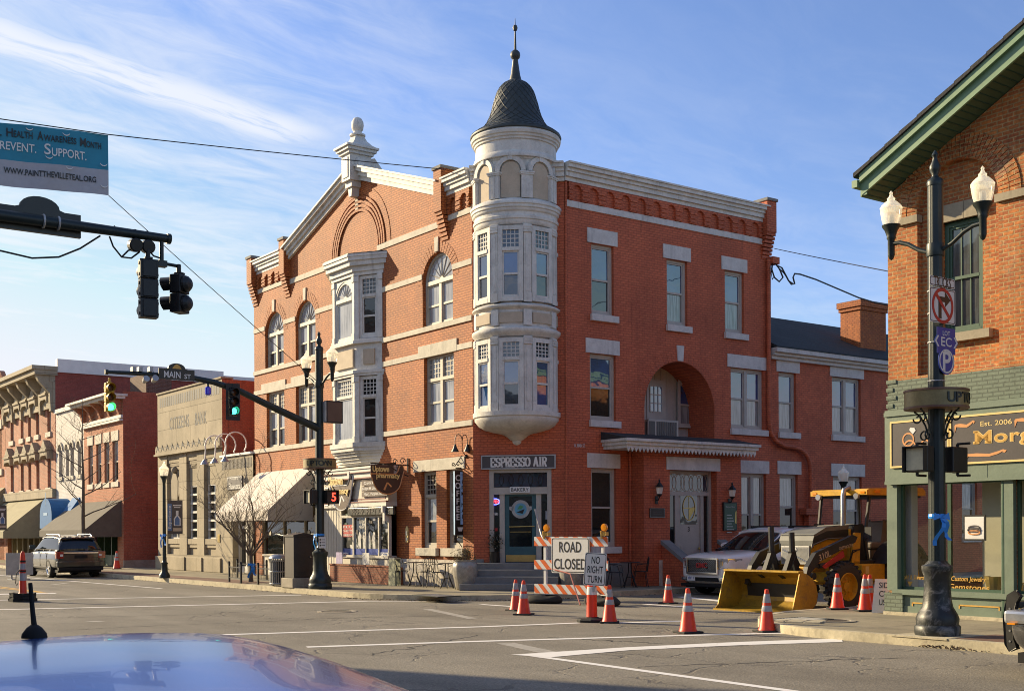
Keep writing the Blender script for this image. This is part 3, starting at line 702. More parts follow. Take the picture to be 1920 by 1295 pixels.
# ---------------- windows of the sunny facade
for i, w in enumerate(arW):
    fo = window(MLA, *w, n=2, arch=True, up='g_pale', low='g_shade' if i < 2 else 'g_pale', trm='g_pale', y=.12, split=.47)
    cx = (w[0] + w[1]) / 2; r = (w[1] - w[0]) / 2; zt = w[3] + r
    MB().prism([(cx - .09, zt + .02), (cx + .09, zt + .02), (cx + .11, zt + .46), (cx - .11, zt + .46)], -.045, .06).build('keystone', M['stone'], fo)
    v = MB(); n = 22
    for k in range(n):                                       # ring of headers round the arch
        a0, a1 = pi*k/n + .012, pi*(k+1)/n - .012
        if abs((a0 + a1)/2 - pi/2) < .14: continue
        pts = [(cx + q*cos(a), w[3] + q*sin(a)) for q, a in ((r + .01, a0), (r + .33, a0), (r + .33, a1), (r + .01, a1))]
        v.prism(pts, -.008, .02)
    v.build('brick_arch', M['brick_main'], fo)
for i, w in enumerate(rcW):
    window(MLA, *w, n=2, tr=.72, grid=(4, 4), up='g_pale', low='g_shade' if i < 2 else 'g_pale', trm='g_lace', y=.12)
for i, w in enumerate(gfW):
    fo = window(MLA, *w, n=1, tr=.75, grid=(4, 4), up='g_lace', low='g_dark', trm='g_dark', y=.12, bw=.1)
    stone(fo, 'window_sill', w[0] - .18, w[1] + .12, w[2] - .24, w[2] + .002, -.12, .1)
l0, l1 = ax(776, 870), ax(872, 870); P(MB().box(l0, -.03, zg1 + .01, l1, .1, A.Z(800, 862)), 'lintel', M['stone'], MLA, bevel=.005)
P(MB().box(ax(745), -.04, .15, 0.0, .1, A.Z(800, 1048)), 'stone_foundation', M['rubble'], MLA)
# ---------------- gable: raking cornice, blind arch, pinnacle, piers
def rake(m, x0, z0, x1, z1, prof):
    d = Vector((x1 - x0, 0, z1 - z0)).normalized(); n = Vector((-d.z, 0, d.x)) if d.x > 0 else Vector((d.z, 0, -d.x))
    for (h0, h1, pr) in prof:
        a0 = Vector((x0, 0, z0)); a1 = Vector((x1, 0, z1)); vs = []
        for e in (a0, a1):
            for (h, yy) in ((h0, -pr), (h1, -pr), (h1, .25), (h0, .25)): vs.append(e + n*h + Vector((0, yy, 0)))
        m.add(vs, [(0, 1, 2, 3), (7, 6, 5, 4), (0, 4, 5, 1), (1, 5, 6, 2), (2, 6, 7, 3), (3, 7, 4, 0)])
RP = [(-.34, -.2, .10), (-.2, -.06, .17), (-.06, .06, .27), (.06, .12, .34)]
m = MB(); rake(m, XP2, 12.3, APX, APZ + .05, RP); rake(m, APX, APZ + .05, XP3, 12.3, RP); P(m, 'raking_cornice', M['turret'], MLA)
def cornice(ml, x0, x1, ztop, mat='turret', prof=((.52, .40, .08), (.40, .26, .15), (.26, .16, .2), (.16, .05, .27), (.05, 0, .31)), back=.25):
    m = MB()
    for (a, b, d) in prof: m.box(x0, -d, ztop - a, x1, back, ztop - b)
    return P(m, 'cornice', M[mat], ml)
cornice(MLA, XL + .3, XP2 - .25, 12.42); cornice(MLA, XP3 + .25, .05, 12.42)
cornice(MLB, -.02, 8.45, 12.46); cornice(MLC, -.02, CW + .02, 12.44)
bax, baz = (APX - .02), gz + .1
m = MB()
for k, r in enumerate((1.88, 1.74, 1.60, 1.46)):
    pts = circ(bax, baz, r, 0, 180, 30); inn = circ(bax, baz, r - .085, 180, 0, 30)
    m.prism(pts + inn, -.05 - .0*k, .02)
pts = circ(bax, baz, 2.2, 0, 180, 30) + circ(bax, baz, 1.93, 180, 0, 30); m.prism(pts, -.015, .02)
P(m, 'blind_arch', M['brick_main'], MLA)
m = MB()
for r in (1.84, 1.70, 1.56): m.prism([(bax - .09, baz + r - .10), (bax + .09, baz + r - .10), (bax + .10, baz + r + .05), (bax - .10, baz + r + .05)], -.05, .0)
P(m, 'keystone', M['stone'], MLA)
def pier(ml, x0, x1, zt, zb, d, side=None, mat='brick_main'):
    m = MB(); n = 7; zs = zb + .85
    m.box(x0, -d, zs, x1, .45, zt)
    for k in range(n):
        za = zb + (zs - zb) * k / n; m.box(x0 + .004, -d * (k + 1) / (n + 1), za + .02, x1 - .004, .0, zb + (zs - zb) * (k + 1) / n + .02 - (.03 if k < n-1 else 0))
    o = P(m, 'corbelled_pier', M[mat], ml); MB().box(x0 - .04, -d - .04, zt, x1 + .04, .5, zt + .09).build('cap_stone', M['step'], o); return o
pier(MLA, XL - .02, XL + .42, 12.55, 10.7, .3); pier(MLA, XP2 - .28, XP2 + .14, 12.72, 10.6, .28); pier(MLA, XP3 - .14, XP3 + .28, 12.72, 10.6, .28)
pier(MLB, 8.3, 8.74, 12.62, 10.75, .28, mat='brick_shaded')
def corbels(ml, x0, x1, z0, z1, n, aw, mat, d=.07):
    """corbel table: a projecting course with arched notches and stepped brackets"""
    m = MB(); st = (x1 - x0) / n; pts = [(x0, z1), (x0, z0)]; 
    for k in range(n):
        c = x0 + st*(k + .5); zt = z0 + (z1 - z0) * .50
        pts += [(c - aw/2, z0), (c - aw/2, zt)] + [(c - aw/2*cos(a), zt + aw/2*sin(a)) for a in [pi*j/8 for j in range(1, 8)]] + [(c + aw/2, zt), (c + aw/2, z0)]
    pts += [(x1, z0), (x1, z1)]
    m.prism(pts, -d, .03)
    for k in range(n + 1):
        a = x0 + st*(k - .5) + aw/2 + .004 if k else x0; b = x0 + st*(k + .5) - aw/2 - .004 if k < n else x1
        for j in range(3): m.box(a, -d - .025, z0 + .03 + j*.13, b, .0, z0 + .10 + j*.13)
    return P(m, 'corbel_table', M[mat], ml)
corbels(MLA, XL + .44, XP2 - .3, 11.34, 11.9, 4, .3, 'brick_main'); corbels(MLA, XP3 + .3, -.05, 11.34, 11.9, 2, .34, 'brick_main')
corbels(MLB, bx(1066), bx(1427), 11.42, 12.0, 13, .34, 'brick_shaded')
pm_ = MB()
for (h0, h1, w, d0, d1) in ((13.42, 13.62, .22, -.36, .2), (13.62, 14.5, .29, -.46, .35), (14.5, 14.6, .36, -.53, .42), (14.6, 14.7, .43, -.6, .5), (14.7, 14.77, .49, -.66, .56)): pm_.box(APX - w, d0, h0, APX + w, d1, h1)
pm_.prism([(APX - .09, 13.12), (APX + .09, 13.12), (APX + .14, 13.42), (APX - .14, 13.42)], -.3, .1)
pm_.box(APX - .17, -.485, 13.72, APX + .17, -.455, 14.4)
k0 = len(pm_.v); pm_.lathe([(.67, 14.77), (.5, 14.86), (.34, 15.0), (.25, 15.14), (.23, 15.2)], n=4, a0=pi/4, a1=pi/4 + 2*pi)
for i in range(k0, len(pm_.v)): pm_.v[i].x += APX
k0 = len(pm_.v); pm_.lathe([(.27, 15.2), (.27, 15.25), (.15, 15.28), (.14, 15.36), (.19, 15.42), (.215, 15.55), (.2, 15.68), (.13, 15.80), (1e-4, 15.86)], n=14)
for i in range(k0, len(pm_.v)): pm_.v[i].x += APX
pm_.prism([(.36, 14.45), (.36, 13.95), (1.0, 13.95), (1.0, 14.0), (.55, 14.5)], APX - .2, APX + .2, 'x')
pm_.prism(circ(-.08, 14.2, .2, 0, 360, 16)[:-1], APX + .29, APX + .35, 'x').prism(circ(-.08, 14.2, .12, 0, 360, 16)[:-1], APX + .29, APX + .39, 'x')
P(pm_, 'gable_pinnacle', M['turret'], MLA, smooth=35)
# ---------------- bay window
def bay():
    lv = [(A.Z(722, 815, 0) + .12, A.Z(722, 742, 0) + 1.02, 2), (A.Z(722, 633), A.Z(722, 488) , 3)]
    fx0, fx1 = -7.72, -6.2
    L = [(bayL, 0), (fx0, -bayD), (fx1, -bayD), (bayR, 0)]
    def outl(d):
        return [(bayL - d*.9, 0), (fx0 - d*.35, -bayD - d), (fx1 + d*.35, -bayD - d), (bayR + d*.9, 0)]
    zb, zt = 4.78, 10.30
    m = MB()
    for (za, zc, d) in ((zt, zt+.12, .06), (zt+.12, zt+.3, .12), (zt+.3, zt+.46, .24), (zt+.46, zt+.58, .31), (zt+.58, zt+.66, .34)): m.prism(outl(d), za, zc, 'z')
    for (za, zc, d) in ((4.05, 4.13, -.33), (4.13, 4.23, -.24), (4.23, 4.33, -.15), (4.33, 4.43, -.06), (4.43, 4.5, .03), (4.5, 4.62, .1), (4.62, 4.78, .14)): m.prism(outl(d), za, zc, 'z')
    for (za, zc, d) in ((6.98, 7.06, .06), (7.06, 7.16, .1), (8.05, 8.14, .1), (8.14, 8.2, .06)): m.prism(outl(d), za, zc, 'z')
    m.prism(outl(-.06), 7.16, 8.05, 'z')
    o = P(m, 'bay_window', M['turret'], MLA)
    tp = MB().prism(outl(.3), zt + .66, zt + .70, 'z'); tp.build('roof_sheet', M['slate'], o)
    # core and corner posts
    MB().prism(outl(-.2), zb, zt, 'z').build('dark_core', M['sign_black'], o)
    cp = MB()
    faces = [((L[0], L[1]), 'L'), ((L[1], L[2]), 'F'), ((L[2], L[3]), 'R')]
    for (p, q), kind in faces:
        p = Vector((p[0], p[1])); q = Vector((q[0], q[1])); d = q - p; ln = d.length; an = atan2(d.y, d.x); X = RZ(an, (p.x, p.y, 0))
        pl = .17 if kind != 'F' else .14
        for (za, zc) in ((zb, 6.98), (8.2, zt)):
            c2 = MB()
            for a, b in ((0, pl), (ln - pl, ln)):
                c2.box(a, -.03, za, b, .12, zc).box(a - .01, -.05, za, b + .01, .0, za + .2).box(a - .015, -.06, zc - .2, b + .015, .0, zc - .02)
            c2.xf(X); cp.v += []; base = len(cp.v); cp.v += c2.v; cp.f += [tuple(i + base for i in f) for f in c2.f]; cp.m += c2.m
        wz = [(zb + .02, 6.96), (8.22, zt - .02)]
        for j, (za, zc) in enumerate(wz):
            if kind == 'F':
                if j: window(None, pl, ln - pl, za, zc - (ln - 2*pl)/2 - .06, y=.02, arch=True, up='g_pale', low='g_pale', trm='g_pale', parent=o, xf=X, fm='turret', split=.02)
                else: window(None, pl, ln - pl, za, zc, y=.02, tr=.62, grid=(8, 4), up='g_pale', low='g_pale', trm='g_lace', parent=o, xf=X, fm='turret', split=.02)
            else: window(None, pl, ln - pl, za, zc, y=.02, tr=.66, grid=(4, 4), up='g_dark', low='g_dark', trm='g_dark', parent=o, xf=X, fm='turret', bw=.11)
        if kind != 'F': cp2 = MB().box(ln*.3, -.02, 7.35, ln*.7, .05, 7.85).xf(X); cp2.build('tan_panel', M['turret_panel'], o)
        else: MB().box(pl, -.02, 7.3, ln - pl, .05, 7.9).xf(X).build('tan_panel', M['turret_panel'], o)
    # spandrels of the arched light
    X = RZ(0, (fx0, -bayD, 0)); r = (1.52 - .28)/2; cx = .76; zs = zt - .08 - r
    sp = MB().prism([(.14, zs), (.14, zt - .02), (1.38, zt - .02), (1.38, zs)] + circ(cx, zs, r, 0, 180, 18), .0, .06).xf(X); sp.build('spandrel', M['turret'], o)
    cp.build('corner_post', M['turret'], o)
bay()
# ---------------- turret
TC = Vector(C.w(CW/2 - .06, .08)[:2]); TL = RW.inverted() @ (Matrix.Translation((TC.x, TC.y, 0)) @ Matrix.Rotation(-pi/2 , 4, 'Z'))
# turret frame: local +x points back to the viewer's side (world -y)
def zt_(y): return (996.0 - y) * .01553 + 1.8
def tr_(prof): return [(max(1e-4, r * .01553), zt_(y)) for r, y in prof]
m = MB().lathe(tr_([(78, 779), (82, 778), (83.5, 776), (83, 784), (80, 786), (80, 790), (76, 795), (72, 800), (62, 806), (46, 810.5), (33, 813), (26, 815), (21, 818), (17, 821), (13, 825), (10, 826.5), (10, 829), (8, 832), (4, 835), (0, 836)][::-1]), n=56)
o_t = P(m, 'turret', M['turret'], TL, smooth=40)
MB().lathe(tr_([(72, 780), (72, 640), (72, 440), (74, 432)]), n=56).build('drum_core', M['turret'], o_t, smooth=40)
m = MB().lathe(tr_([(76.5, 640), (79, 637), (83, 633), (84.5, 629), (84, 626), (79, 623), (76.5, 622), (76.5, 592), (79, 590), (83, 587), (83.5, 584), (79.5, 581), (76.5, 580)]), n=56); m.build('spandrel_band', M['turret'], o_t, smooth=40)
m = MB().lathe(tr_([(76.5, 437), (79, 434), (79, 428), (81, 427), (81.5, 422), (79.2, 420), (79.2, 414), (81, 413), (82.5, 410.5), (82.5, 408), (84.6, 406.5), (84.8, 402), (86.6, 400.5), (86.6, 396), (85, 394), (76, 389)]), n=56); m.build('entablature', M['turret'], o_t, smooth=40)
m = MB().lathe(tr_([(71.5, 391), (71.5, 318), (74, 316), (74, 314), (79.5, 313), (80, 309), (78, 304), (76, 302), (75.5, 282), (78, 281), (78.4, 277.5), (80.8, 276), (81.4, 272.5), (83.8, 271), (85, 266), (83, 262), (70, 261)]), n=56); m.build('upper_drum', M['turret'], o_t, smooth=40)
rf = MB().lathe(tr_([(85, 262), (86, 260), (85, 257), (78, 252), (70, 247), (62, 241), (55.5, 232), (50.5, 222), (46, 210), (42.5, 196), (39, 184), (35, 172), (29.5, 162.5), (22, 155), (14, 150), (11.5, 148.5)]), n=56); 
ro = rf.build('bell_roof', M['slate'], o_t, smooth=50)
# raised diamond slate seams
sm = MB(); prof = tr_([(85, 257), (78, 252), (70, 247), (62, 241), (55.5, 232), (50.5, 222), (46, 210), (42.5, 196), (39, 184), (35, 172), (29.5, 162.5), (22, 155)])
def ratz(f):
    k = f * (len(prof) - 1); i = min(int(k), len(prof) - 2); u = k - i; return prof[i][0]*(1-u) + prof[i+1][0]*u + .006, prof[i][1]*(1-u) + prof[i+1][1]*u
for s_ in (-1, 1):
    for q in range(20):
        pts = []
        for j in range(23):
            f = j / 22; r, z = ratz(f); an = 2*pi*q/20 + s_ * f * 2.6; pts.append((r*cos(an), r*sin(an), z))
        sm.tube(pts, .006, 4, False)
sm.build('slate_seams', M['slate'], ro)
MB().lathe(tr_([(11.5, 149), (11, 146), (9, 138), (7, 124), (5, 110), (5.5, 109), (8.5, 106), (9.5, 101), (8.5, 96), (5, 92.5), (2.4, 91), (1.5, 60), (1.4, 56)]), n=18).lathe(tr_([(1, 56), (3.4, 54.5), (4.8, 50), (3.4, 45.5), (1, 44), (.5, 33), (0, 30)]), n=14).build('finial', M['slate'], ro, smooth=40)
for an_deg in [-8 + 45*k for k in range(8)]:
    a = rad(an_deg); X = Matrix.Rotation(a, 4, 'Z') @ Matrix.Translation((1.19, 0, 0)) @ Matrix.Rotation(pi/2, 4, 'Z')
    if abs(((an_deg + 180) % 360) - 180) < 100:
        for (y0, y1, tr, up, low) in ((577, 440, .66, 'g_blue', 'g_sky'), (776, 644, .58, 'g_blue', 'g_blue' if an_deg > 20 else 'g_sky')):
            lit = an_deg < -40  # sunlit side gets paler panes, the sky glare painted into the glass
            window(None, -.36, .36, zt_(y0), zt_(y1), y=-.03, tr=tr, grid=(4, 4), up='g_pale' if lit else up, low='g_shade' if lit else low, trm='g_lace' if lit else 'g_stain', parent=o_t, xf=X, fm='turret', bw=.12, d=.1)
        MB().box(-.33, -.03, zt_(616), .33, .1, zt_(597)).xf(X).build('tan_panel', M['turret_panel'], o_t)
    # pilasters
    X2 = Matrix.Rotation(a + rad(22.5), 4, 'Z') @ Matrix.Translation((1.22, 0, 0)) @ Matrix.Rotation(pi/2, 4, 'Z'); c = MB()
    for (y0, y1) in ((579, 437), (778, 640)):
        c.box(-.11, -.02, zt_(y0), .11, .14, zt_(y1)).box(-.125, -.05, zt_(y1) - .24, .125, .1, zt_(y1) - .02).box(-.115, -.045, zt_(y0), .115, .1, zt_(y0) + .26).box(-.05, -.035, zt_(y0) + .3, .05, .1, zt_(y1) - .3)
        for q in range(3): c.box(-.13, -.06, zt_(y1) - .09 - q*.07, .13, .1, zt_(y1) - .06 - q*.07)
    c.box(-.125, -.03, zt_(621), .125, .1, zt_(592))
    c.xf(X2).build('pilaster', M['turret'], o_t)
    # upper blind arcade
    X3 = Matrix.Rotation(a, 4, 'Z') @ Matrix.Translation((1.135, 0, 0)) @ Matrix.Rotation(pi/2, 4, 'Z')
    MB().prism(archloop(-.27, .27, zt_(388), zt_(340), 12), -.012, .1).xf(X3).build('tan_panel', M['turret_panel'], o_t)
    e = MB(); pts = circ(0, zt_(340), .44, 0, 180, 14) + circ(0, zt_(340), .31, 180, 0, 14); e.prism(pts, -.05, .1); e.prism([(-.06, zt_(340) + .3), (.06, zt_(340) + .3), (.075, zt_(340) + .5), (-.075, zt_(340) + .5)], -.08, .1)
    e.xf(X3); e2 = MB().box(-.16, -.04, zt_(390), .16, .12, zt_(345)).box(-.21, -.08, zt_(345), .21, .12, zt_(342)).box(-.19, -.065, zt_(348), .19, .12, zt_(345)).box(-.035, -.055, zt_(388), .035, .1, zt_(350)).xf(X2)
    k = len(e.v); e.v += e2.v; e.f += [tuple(i + k for i in f) for f in e2.f]; e.m += e2.m
    e.build('blind_arcade', M['turret'], o_t)
# ---------------- shaded facade windows
kinds = ['blue', 'blue', 'blue', 'ref', 'dk', 'tw', 'twd']
for i, w in enumerate(sideW):
    tw = i >= 5
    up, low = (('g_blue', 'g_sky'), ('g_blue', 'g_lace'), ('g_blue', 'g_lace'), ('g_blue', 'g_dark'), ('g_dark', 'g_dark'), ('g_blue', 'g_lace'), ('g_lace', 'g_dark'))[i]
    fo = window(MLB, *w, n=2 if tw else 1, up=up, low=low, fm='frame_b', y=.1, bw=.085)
    ex = .14; lh = .43 if i < 5 else .42
    stone(fo, 'lintel', w[0] - ex - .02, w[1] + ex, w[3] + .004, w[3] + .004 + lh, -.03, .1, 'stone_side')
    stone(fo, 'window_sill', w[0] - .04, w[1] + .14, w[2] - .20, w[2] - .003, -.09, .12, 'stone_side')
# loggia
m = MB().box(lx0 - .2, 1.2, lz0 - .05, lx1 + .2, 1.25, lzs + 2.1).box(lx0 - .05, .2, lz0 - .06, lx1 + .05, 1.2, lz0 - .02)
for k in range(14): m.box(lx0 - .1 + k*.27, 1.185, lz0, lx0 - .1 + k*.27 + .02, 1.2, lzs + 2.0)
lo = P(m, 'loggia', M['frame_b'], MLB)
ar = MB(); n = 28; cx = (lx0 + lx1)/2; R_ = (lx1 - lx0)/2
for k in range(n):
    a0, a1 = pi*k/n, pi*(k+1)/n
    ar.quad(*[(cx + (R_ + .0)*cos(a), y, lzs + (R_ + .0)*sin(a)) for a, y in ((a0, .2), (a1, .2), (a1, 1.2), (a0, 1.2))])
    if abs((a0 + a1)/2 - pi/2) > .09: ar.prism([(cx + q*cos(a), lzs + q*sin(a)) for q, a in ((R_ + .01, a0 + .006), (R_ + .36, a0 + .006), (R_ + .36, a1 - .006), (R_ + .01, a1 - .006))], -.008, .02)
for xx in (lx0, lx1): ar.quad((xx, .2, lz0), (xx, 1.2, lz0), (xx, 1.2, lzs), (xx, .2, lzs))
ar.build('brick_arch', M['brick_shaded'], lo)
MB().prism([(cx - .11, lzs + R_ + .02), (cx + .11, lzs + R_ + .02), (cx + .15, lzs + R_ + .5), (cx - .15, lzs + R_ + .5)], -.04, .05).build('keystone', M['stone_side'], lo)
y_ = 1.1
dxa, dxb = bx(1212, 760, y_), bx(1243, 760, y_)
dr = MB().box(dxa - .1, y_, lz0, dxb + .1, y_ + .12, B.Z(1230, 712, y_)).box(dxa, y_ - .03, lz0, dxb, y_ + .05, B.Z(1230, 720, y_)); dr = dr.build('balcony_door', M['frame_b'], lo)
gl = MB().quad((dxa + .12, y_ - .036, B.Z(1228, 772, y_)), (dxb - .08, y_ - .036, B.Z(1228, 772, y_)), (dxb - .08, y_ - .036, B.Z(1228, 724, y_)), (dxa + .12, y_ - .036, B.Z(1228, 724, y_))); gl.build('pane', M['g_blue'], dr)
z_a, z_b = B.Z(1228, 772, y_), B.Z(1228, 724, y_); mt = MB()
for k in range(4): x = dxa + .12 + (dxb - dxa - .2)*k/3; mt.box(x - .015, y_ - .05, z_a, x + .015, y_ - .037, z_b)
for k in range(4): z = z_a + (z_b - z_a)*k/3; mt.box(dxa + .12, y_ - .049, z - .015, dxb - .08, y_ - .038, z + .015)
mt.build('muntin', M['frame_b'], dr)
wx0, wx1 = bx(1271, 740, y_), bx(1306, 740, y_)
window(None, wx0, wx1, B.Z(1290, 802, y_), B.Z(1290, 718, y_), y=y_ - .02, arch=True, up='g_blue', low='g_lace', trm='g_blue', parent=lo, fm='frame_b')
# porch: projecting brick entrance with felt roof and scalloped eave
PD = -.61; pdx0, pdx1 = bx(1256, 950, PD), bx(1344, 950, PD); pz1 = B.Z(1300, 882, PD); ptop = B.Z(1290, 846, PD)
m = MB().wall([(px0, .15), (px1, .15), (px1, ptop), (px0, ptop)], [rect(pdx0, pdx1, .3, pz1)], PD, .35)
m.quad((px0, PD, .15), (px0, 0, .15), (px0, 0, ptop), (px0, PD, ptop)).quad((px1, PD, .15), (px1, 0, .15), (px1, 0, ptop), (px1, PD, ptop))
po = P(m, 'porch', M['brick_shaded'], MLB)
rz0 = B.Z(1290, 845, PD - .3); rx0, rx1 = bx(1176, 840, PD - .45), bx(1419, 840, PD - .45)
m = MB().box(rx0, PD - .42, rz0 + .0, rx1, 0, rz0 + .10).box(rx0 - .05, PD - .48, rz0 + .10, rx1 + .05, 0, rz0 + .2).box(rx0 - .1, PD - .55, rz0 + .2, rx1 + .1, 0, rz0 + .28)
n = 36
for k in range(n):
    a = rx0 + (rx1 - rx0)*k/n; b = rx0 + (rx1 - rx0)*(k+1)/n; m.prism([(a + .008, rz0 + .01), ((a+b)/2, rz0 - .11), (b - .008, rz0 + .01)], PD - .43, PD - .40)
m.build('porch_eave', M['turret'], po)
MB().prism([(PD - .55, rz0 + .284), (0, rz0 + .284), (0, rz0 + .52)], rx0 - .1, rx1 + .1, 'x').build('porch_roof', M['tar'], po)
stone(po, 'lintel', bx(1249, 870, PD), bx(1349.5, 870, PD), pz1 + .004, pz1 + .4, PD - .03, PD + .1, 'stone_side')
YD = PD + .3
fr_ = MB().box(pdx0, YD - .06, .3, pdx0 + .11, YD + .08, pz1).box(pdx1 - .11, YD - .06, .3, pdx1, YD + .08, pz1)
ztr = B.Z(1300, 921, PD); ddx0, ddx1 = bx(1270, 980, YD), bx(1312, 980, YD)
fr_.box(pdx0 + .11, YD - .05, ztr - .12, pdx1 - .11, YD + .08, ztr).box(pdx0 + .11, YD - .05, pz1 - .1, pdx1 - .11, YD + .08, pz1).box(ddx0 - .13, YD - .04, .3, ddx0, YD + .08, ztr - .12).box(ddx1, YD - .04, .3, ddx1 + .13, YD + .08, ztr - .12).box(ddx1 + .13, YD - .02, .3, pdx1 - .11, YD + .06, 1.1).box(pdx0 + .11, YD - .02, .3, ddx0 - .13, YD + .06, 1.1)
do = fr_.build('entrance_frame', M['frame_b'], po)
MB().box(pdx0 + .11, YD, ztr, pdx1 - .11, YD + .02, pz1 - .1).build('transom_glass', M['g_stain'], do)
tl = MB(); zc_ = (ztr + pz1 - .1)/2; hh = (pz1 - .1 - ztr)/2
for k in range(5):
    c_ = pdx0 + .11 + (pdx1 - pdx0 - .22)*(k + .5)/5
    for q in (-1, 1):
        tl.tube([(c_ + q*hh*cos(rad(a)) * 1.0 - q*hh*.0, YD - .005, zc_ + hh*sin(rad(a))) for a in range(-90, 91, 15)], .008, 4)
    tl.tube([(c_ + hh*.5*cos(rad(a)), YD - .005, zc_ + hh*.95*sin(rad(a))) for a in range(0, 361, 20)], .008, 4)
tl.build('leading', M['turret_panel'], do)
MB().box(ddx1 + .13, YD, 1.1, pdx1 - .11, YD + .02, ztr - .12).box(pdx0 + .11, YD, 1.1, ddx0 - .13, YD + .02, ztr - .12).build('side_light', M['g_dark'], do)
dm = MB().box(ddx0, YD, .35, ddx1, YD + .05, ztr - .12)
for k in range(3): dm.box(ddx0 + .12, YD - .012, .45 + k*.32, ddx1 - .12, YD, .68 + k*.32)
d1 = dm.build('entrance_door', M['frame_b'], po)
zo = B.Z(1292, 952, YD); dcx = (ddx0 + ddx1)/2
MB().box(ddx0 + .12, YD - .012, zo - .5, ddx1 - .12, YD - .001, zo + .5).build('door_glass', M['g_stain'], d1)
ov = MB(); ov.tube([(dcx + .26*cos(rad(a)), YD - .02, zo + .38*sin(rad(a))) for a in range(0, 361, 15)], .016, 5).prism([(dcx + .0, zo - .36), (dcx + .24, zo - .05), (dcx + .2, zo + .05), (dcx, zo - .05)], YD - .022, YD - .013).box(dcx - .012, YD - .02, zo - .38, dcx + .012, YD - .012, zo + .38).box(dcx - .26, YD - .021, zo - .012, dcx + .26, YD - .0125, zo + .012); ov.build('leaded_oval', M['brass'], d1)
nm = MB(); txt(nm, '3', .14, dcx, YD - .001, zo - .72, .02); nm.build('house_number', M['sign_black'], d1)
MB().ball((ddx1 - .09, YD - .06, 1.25), .04).build('handle', M['brass'], d1)
# porch steps with sloping side walls
m = MB()
for k in range(4): m.box(pdx0 - .05, PD - .9 + k*.22, .15, pdx1 + .05, PD + .3, .15 + .15*(k + 1) - .002*k)
m.build('porch_steps', M['step'], po)
for x_ in (pdx0 - .35, pdx1 + .05):
    MB().prism([(PD - 1.1, .15), (PD + .0, .15), (PD, 1.4), (PD - 1.1, .75)], x_, x_ + .3, 'x').build('step_wall', M['brick_shaded'], po)
    MB().prism([(PD - 1.14, .74), (PD, 1.4), (PD, 1.52), (PD - 1.14, .86)], x_ - .04, x_ + .34, 'x').build('coping', M['step'], po)
P(MB().box(bx(1210, 1080), PD - .05, .15, pdx0 - .36, PD + .05, B.Z(1220, 1050, PD)), 'stone_foundation', M['rubble'], MLB)
P(MB().box(0, -.05, .15, px0 - .02, .05, B.Z(1100, 1056)), 'stone_foundation', M['step'], MLB)
P(MB().box(CW - .35, -.04, .15, CW, .04, 1.0).box(0, -.04, .15, .3, .04, 1.0), 'stone_foundation', M['step'], MLC)
# down pipes
def pipe(fr, ml, pts, r, mat, y=-.09, name='down_pipe'):
    q = [(fr.px(a, b, y)[0], y, fr.px(a, b, y)[1]) for a, b in pts]; return P(MB().tube(q, r, 8), name, M[mat], ml, smooth=60)
pipe(B, MLB, [(1441, 486), (1441, 560), (1441.5, 700), (1442, 790), (1445, 812), (1455, 827), (1470, 836), (1486, 838), (1500, 842), (1511, 851), (1518, 866), (1520, 885), (1520, 965), (1520, 1000)], .075, 'brick_shaded')
pipe(B, MLB, [(1061, 330), (1061, 560), (1062, 800), (1062, 1050)], .03, 'brick_shaded', -.04)
pipe(B, MLB, [(1181, 838), (1182, 880), (1182, 1050)], .045, 'brick_shaded', -.06)
pipe(B, MLB, [(1187, 870), (1187, 1050)], .03, 'brick_shaded', -.06)
m = MB().box(bx(1500, 960), -.28, B.Z(1520, 965), bx(1540, 960), 0, B.Z(1520, 953)).box(bx(1507, 960), -.22, B.Z(1520, 990), bx(1533, 960), 0, B.Z(1520, 965)); P(m, 'brick_bracket', M['brick_shaded'], MLB)
# ---------------- cafe door on the cut corner
YC = .12
f = MB().box(dx0, YC - .1, dz0, dx0 + .13, YC + .06, dz1).box(dx1 - .13, YC - .1, dz0, dx1, YC + .06, dz1).box(dx0 + .13, YC - .1, dz1 - .1, dx1 - .13, YC + .06, dz1)
zt1 = C.Z(975, 913); cz1 = C.Z(975, 921)
e0, e1 = C.X(947, YC, 990), C.X(1006, YC, 990)
f.box(dx0 + .13, YC - .12, zt1 - .2, dx1 - .13, YC + .06, zt1).box(e0 - .15, YC - .07, dz0, e0, YC + .06, zt1 - .2).box(e1, YC - .07, dz0, e1 + .15, YC + .06, zt1 - .2)
fo = P(f, 'shop_entrance', M['frame_b'], MLC)
tz0, tz1 = zt1, dz1 - .1
MB().box(dx0 + .13, YC, tz0, dx1 - .13, YC + .02, tz1).build('transom_glass', M['g_stain'], fo)
tl = MB(); zc_ = (tz0 + tz1)/2; hh = (tz1 - tz0)/2
for k in range(6):
    c_ = dx0 + .2 + (dx1 - dx0 - .4)*k/5
    tl.tube([(c_ + hh*cos(rad(a)), YC - .006, zc_ + hh*sin(rad(a))) for a in range(0, 361, 20)], .008, 4)
tl.build('leading', M['brown'], fo)
MB().box(dx0 + .13, YC, dz0, e0 - .15, YC + .02, zt1 - .2).box(e1 + .15, YC, dz0, dx1 - .13, YC + .02, zt1 - .2).build('side_light', M['g_dark'], fo)
d = MB().box(e0, YC - .02, dz0, e0 + .13, YC + .04, cz1).box(e1 - .13, YC - .02, dz0, e1, YC + .04, cz1).box(e0 + .13, YC - .02, cz1 - .13, e1 - .13, YC + .04, cz1).box(e0 + .13, YC - .02, dz0, e1 - .13, YC + .04, C.Z(975, 1024))
d = d.build('cafe_door', M['teal'], fo)
MB().box(e0 + .13, YC, C.Z(975, 1024), e1 - .13, YC + .02, cz1 - .13).build('door_glass', M['g_dark'], d)
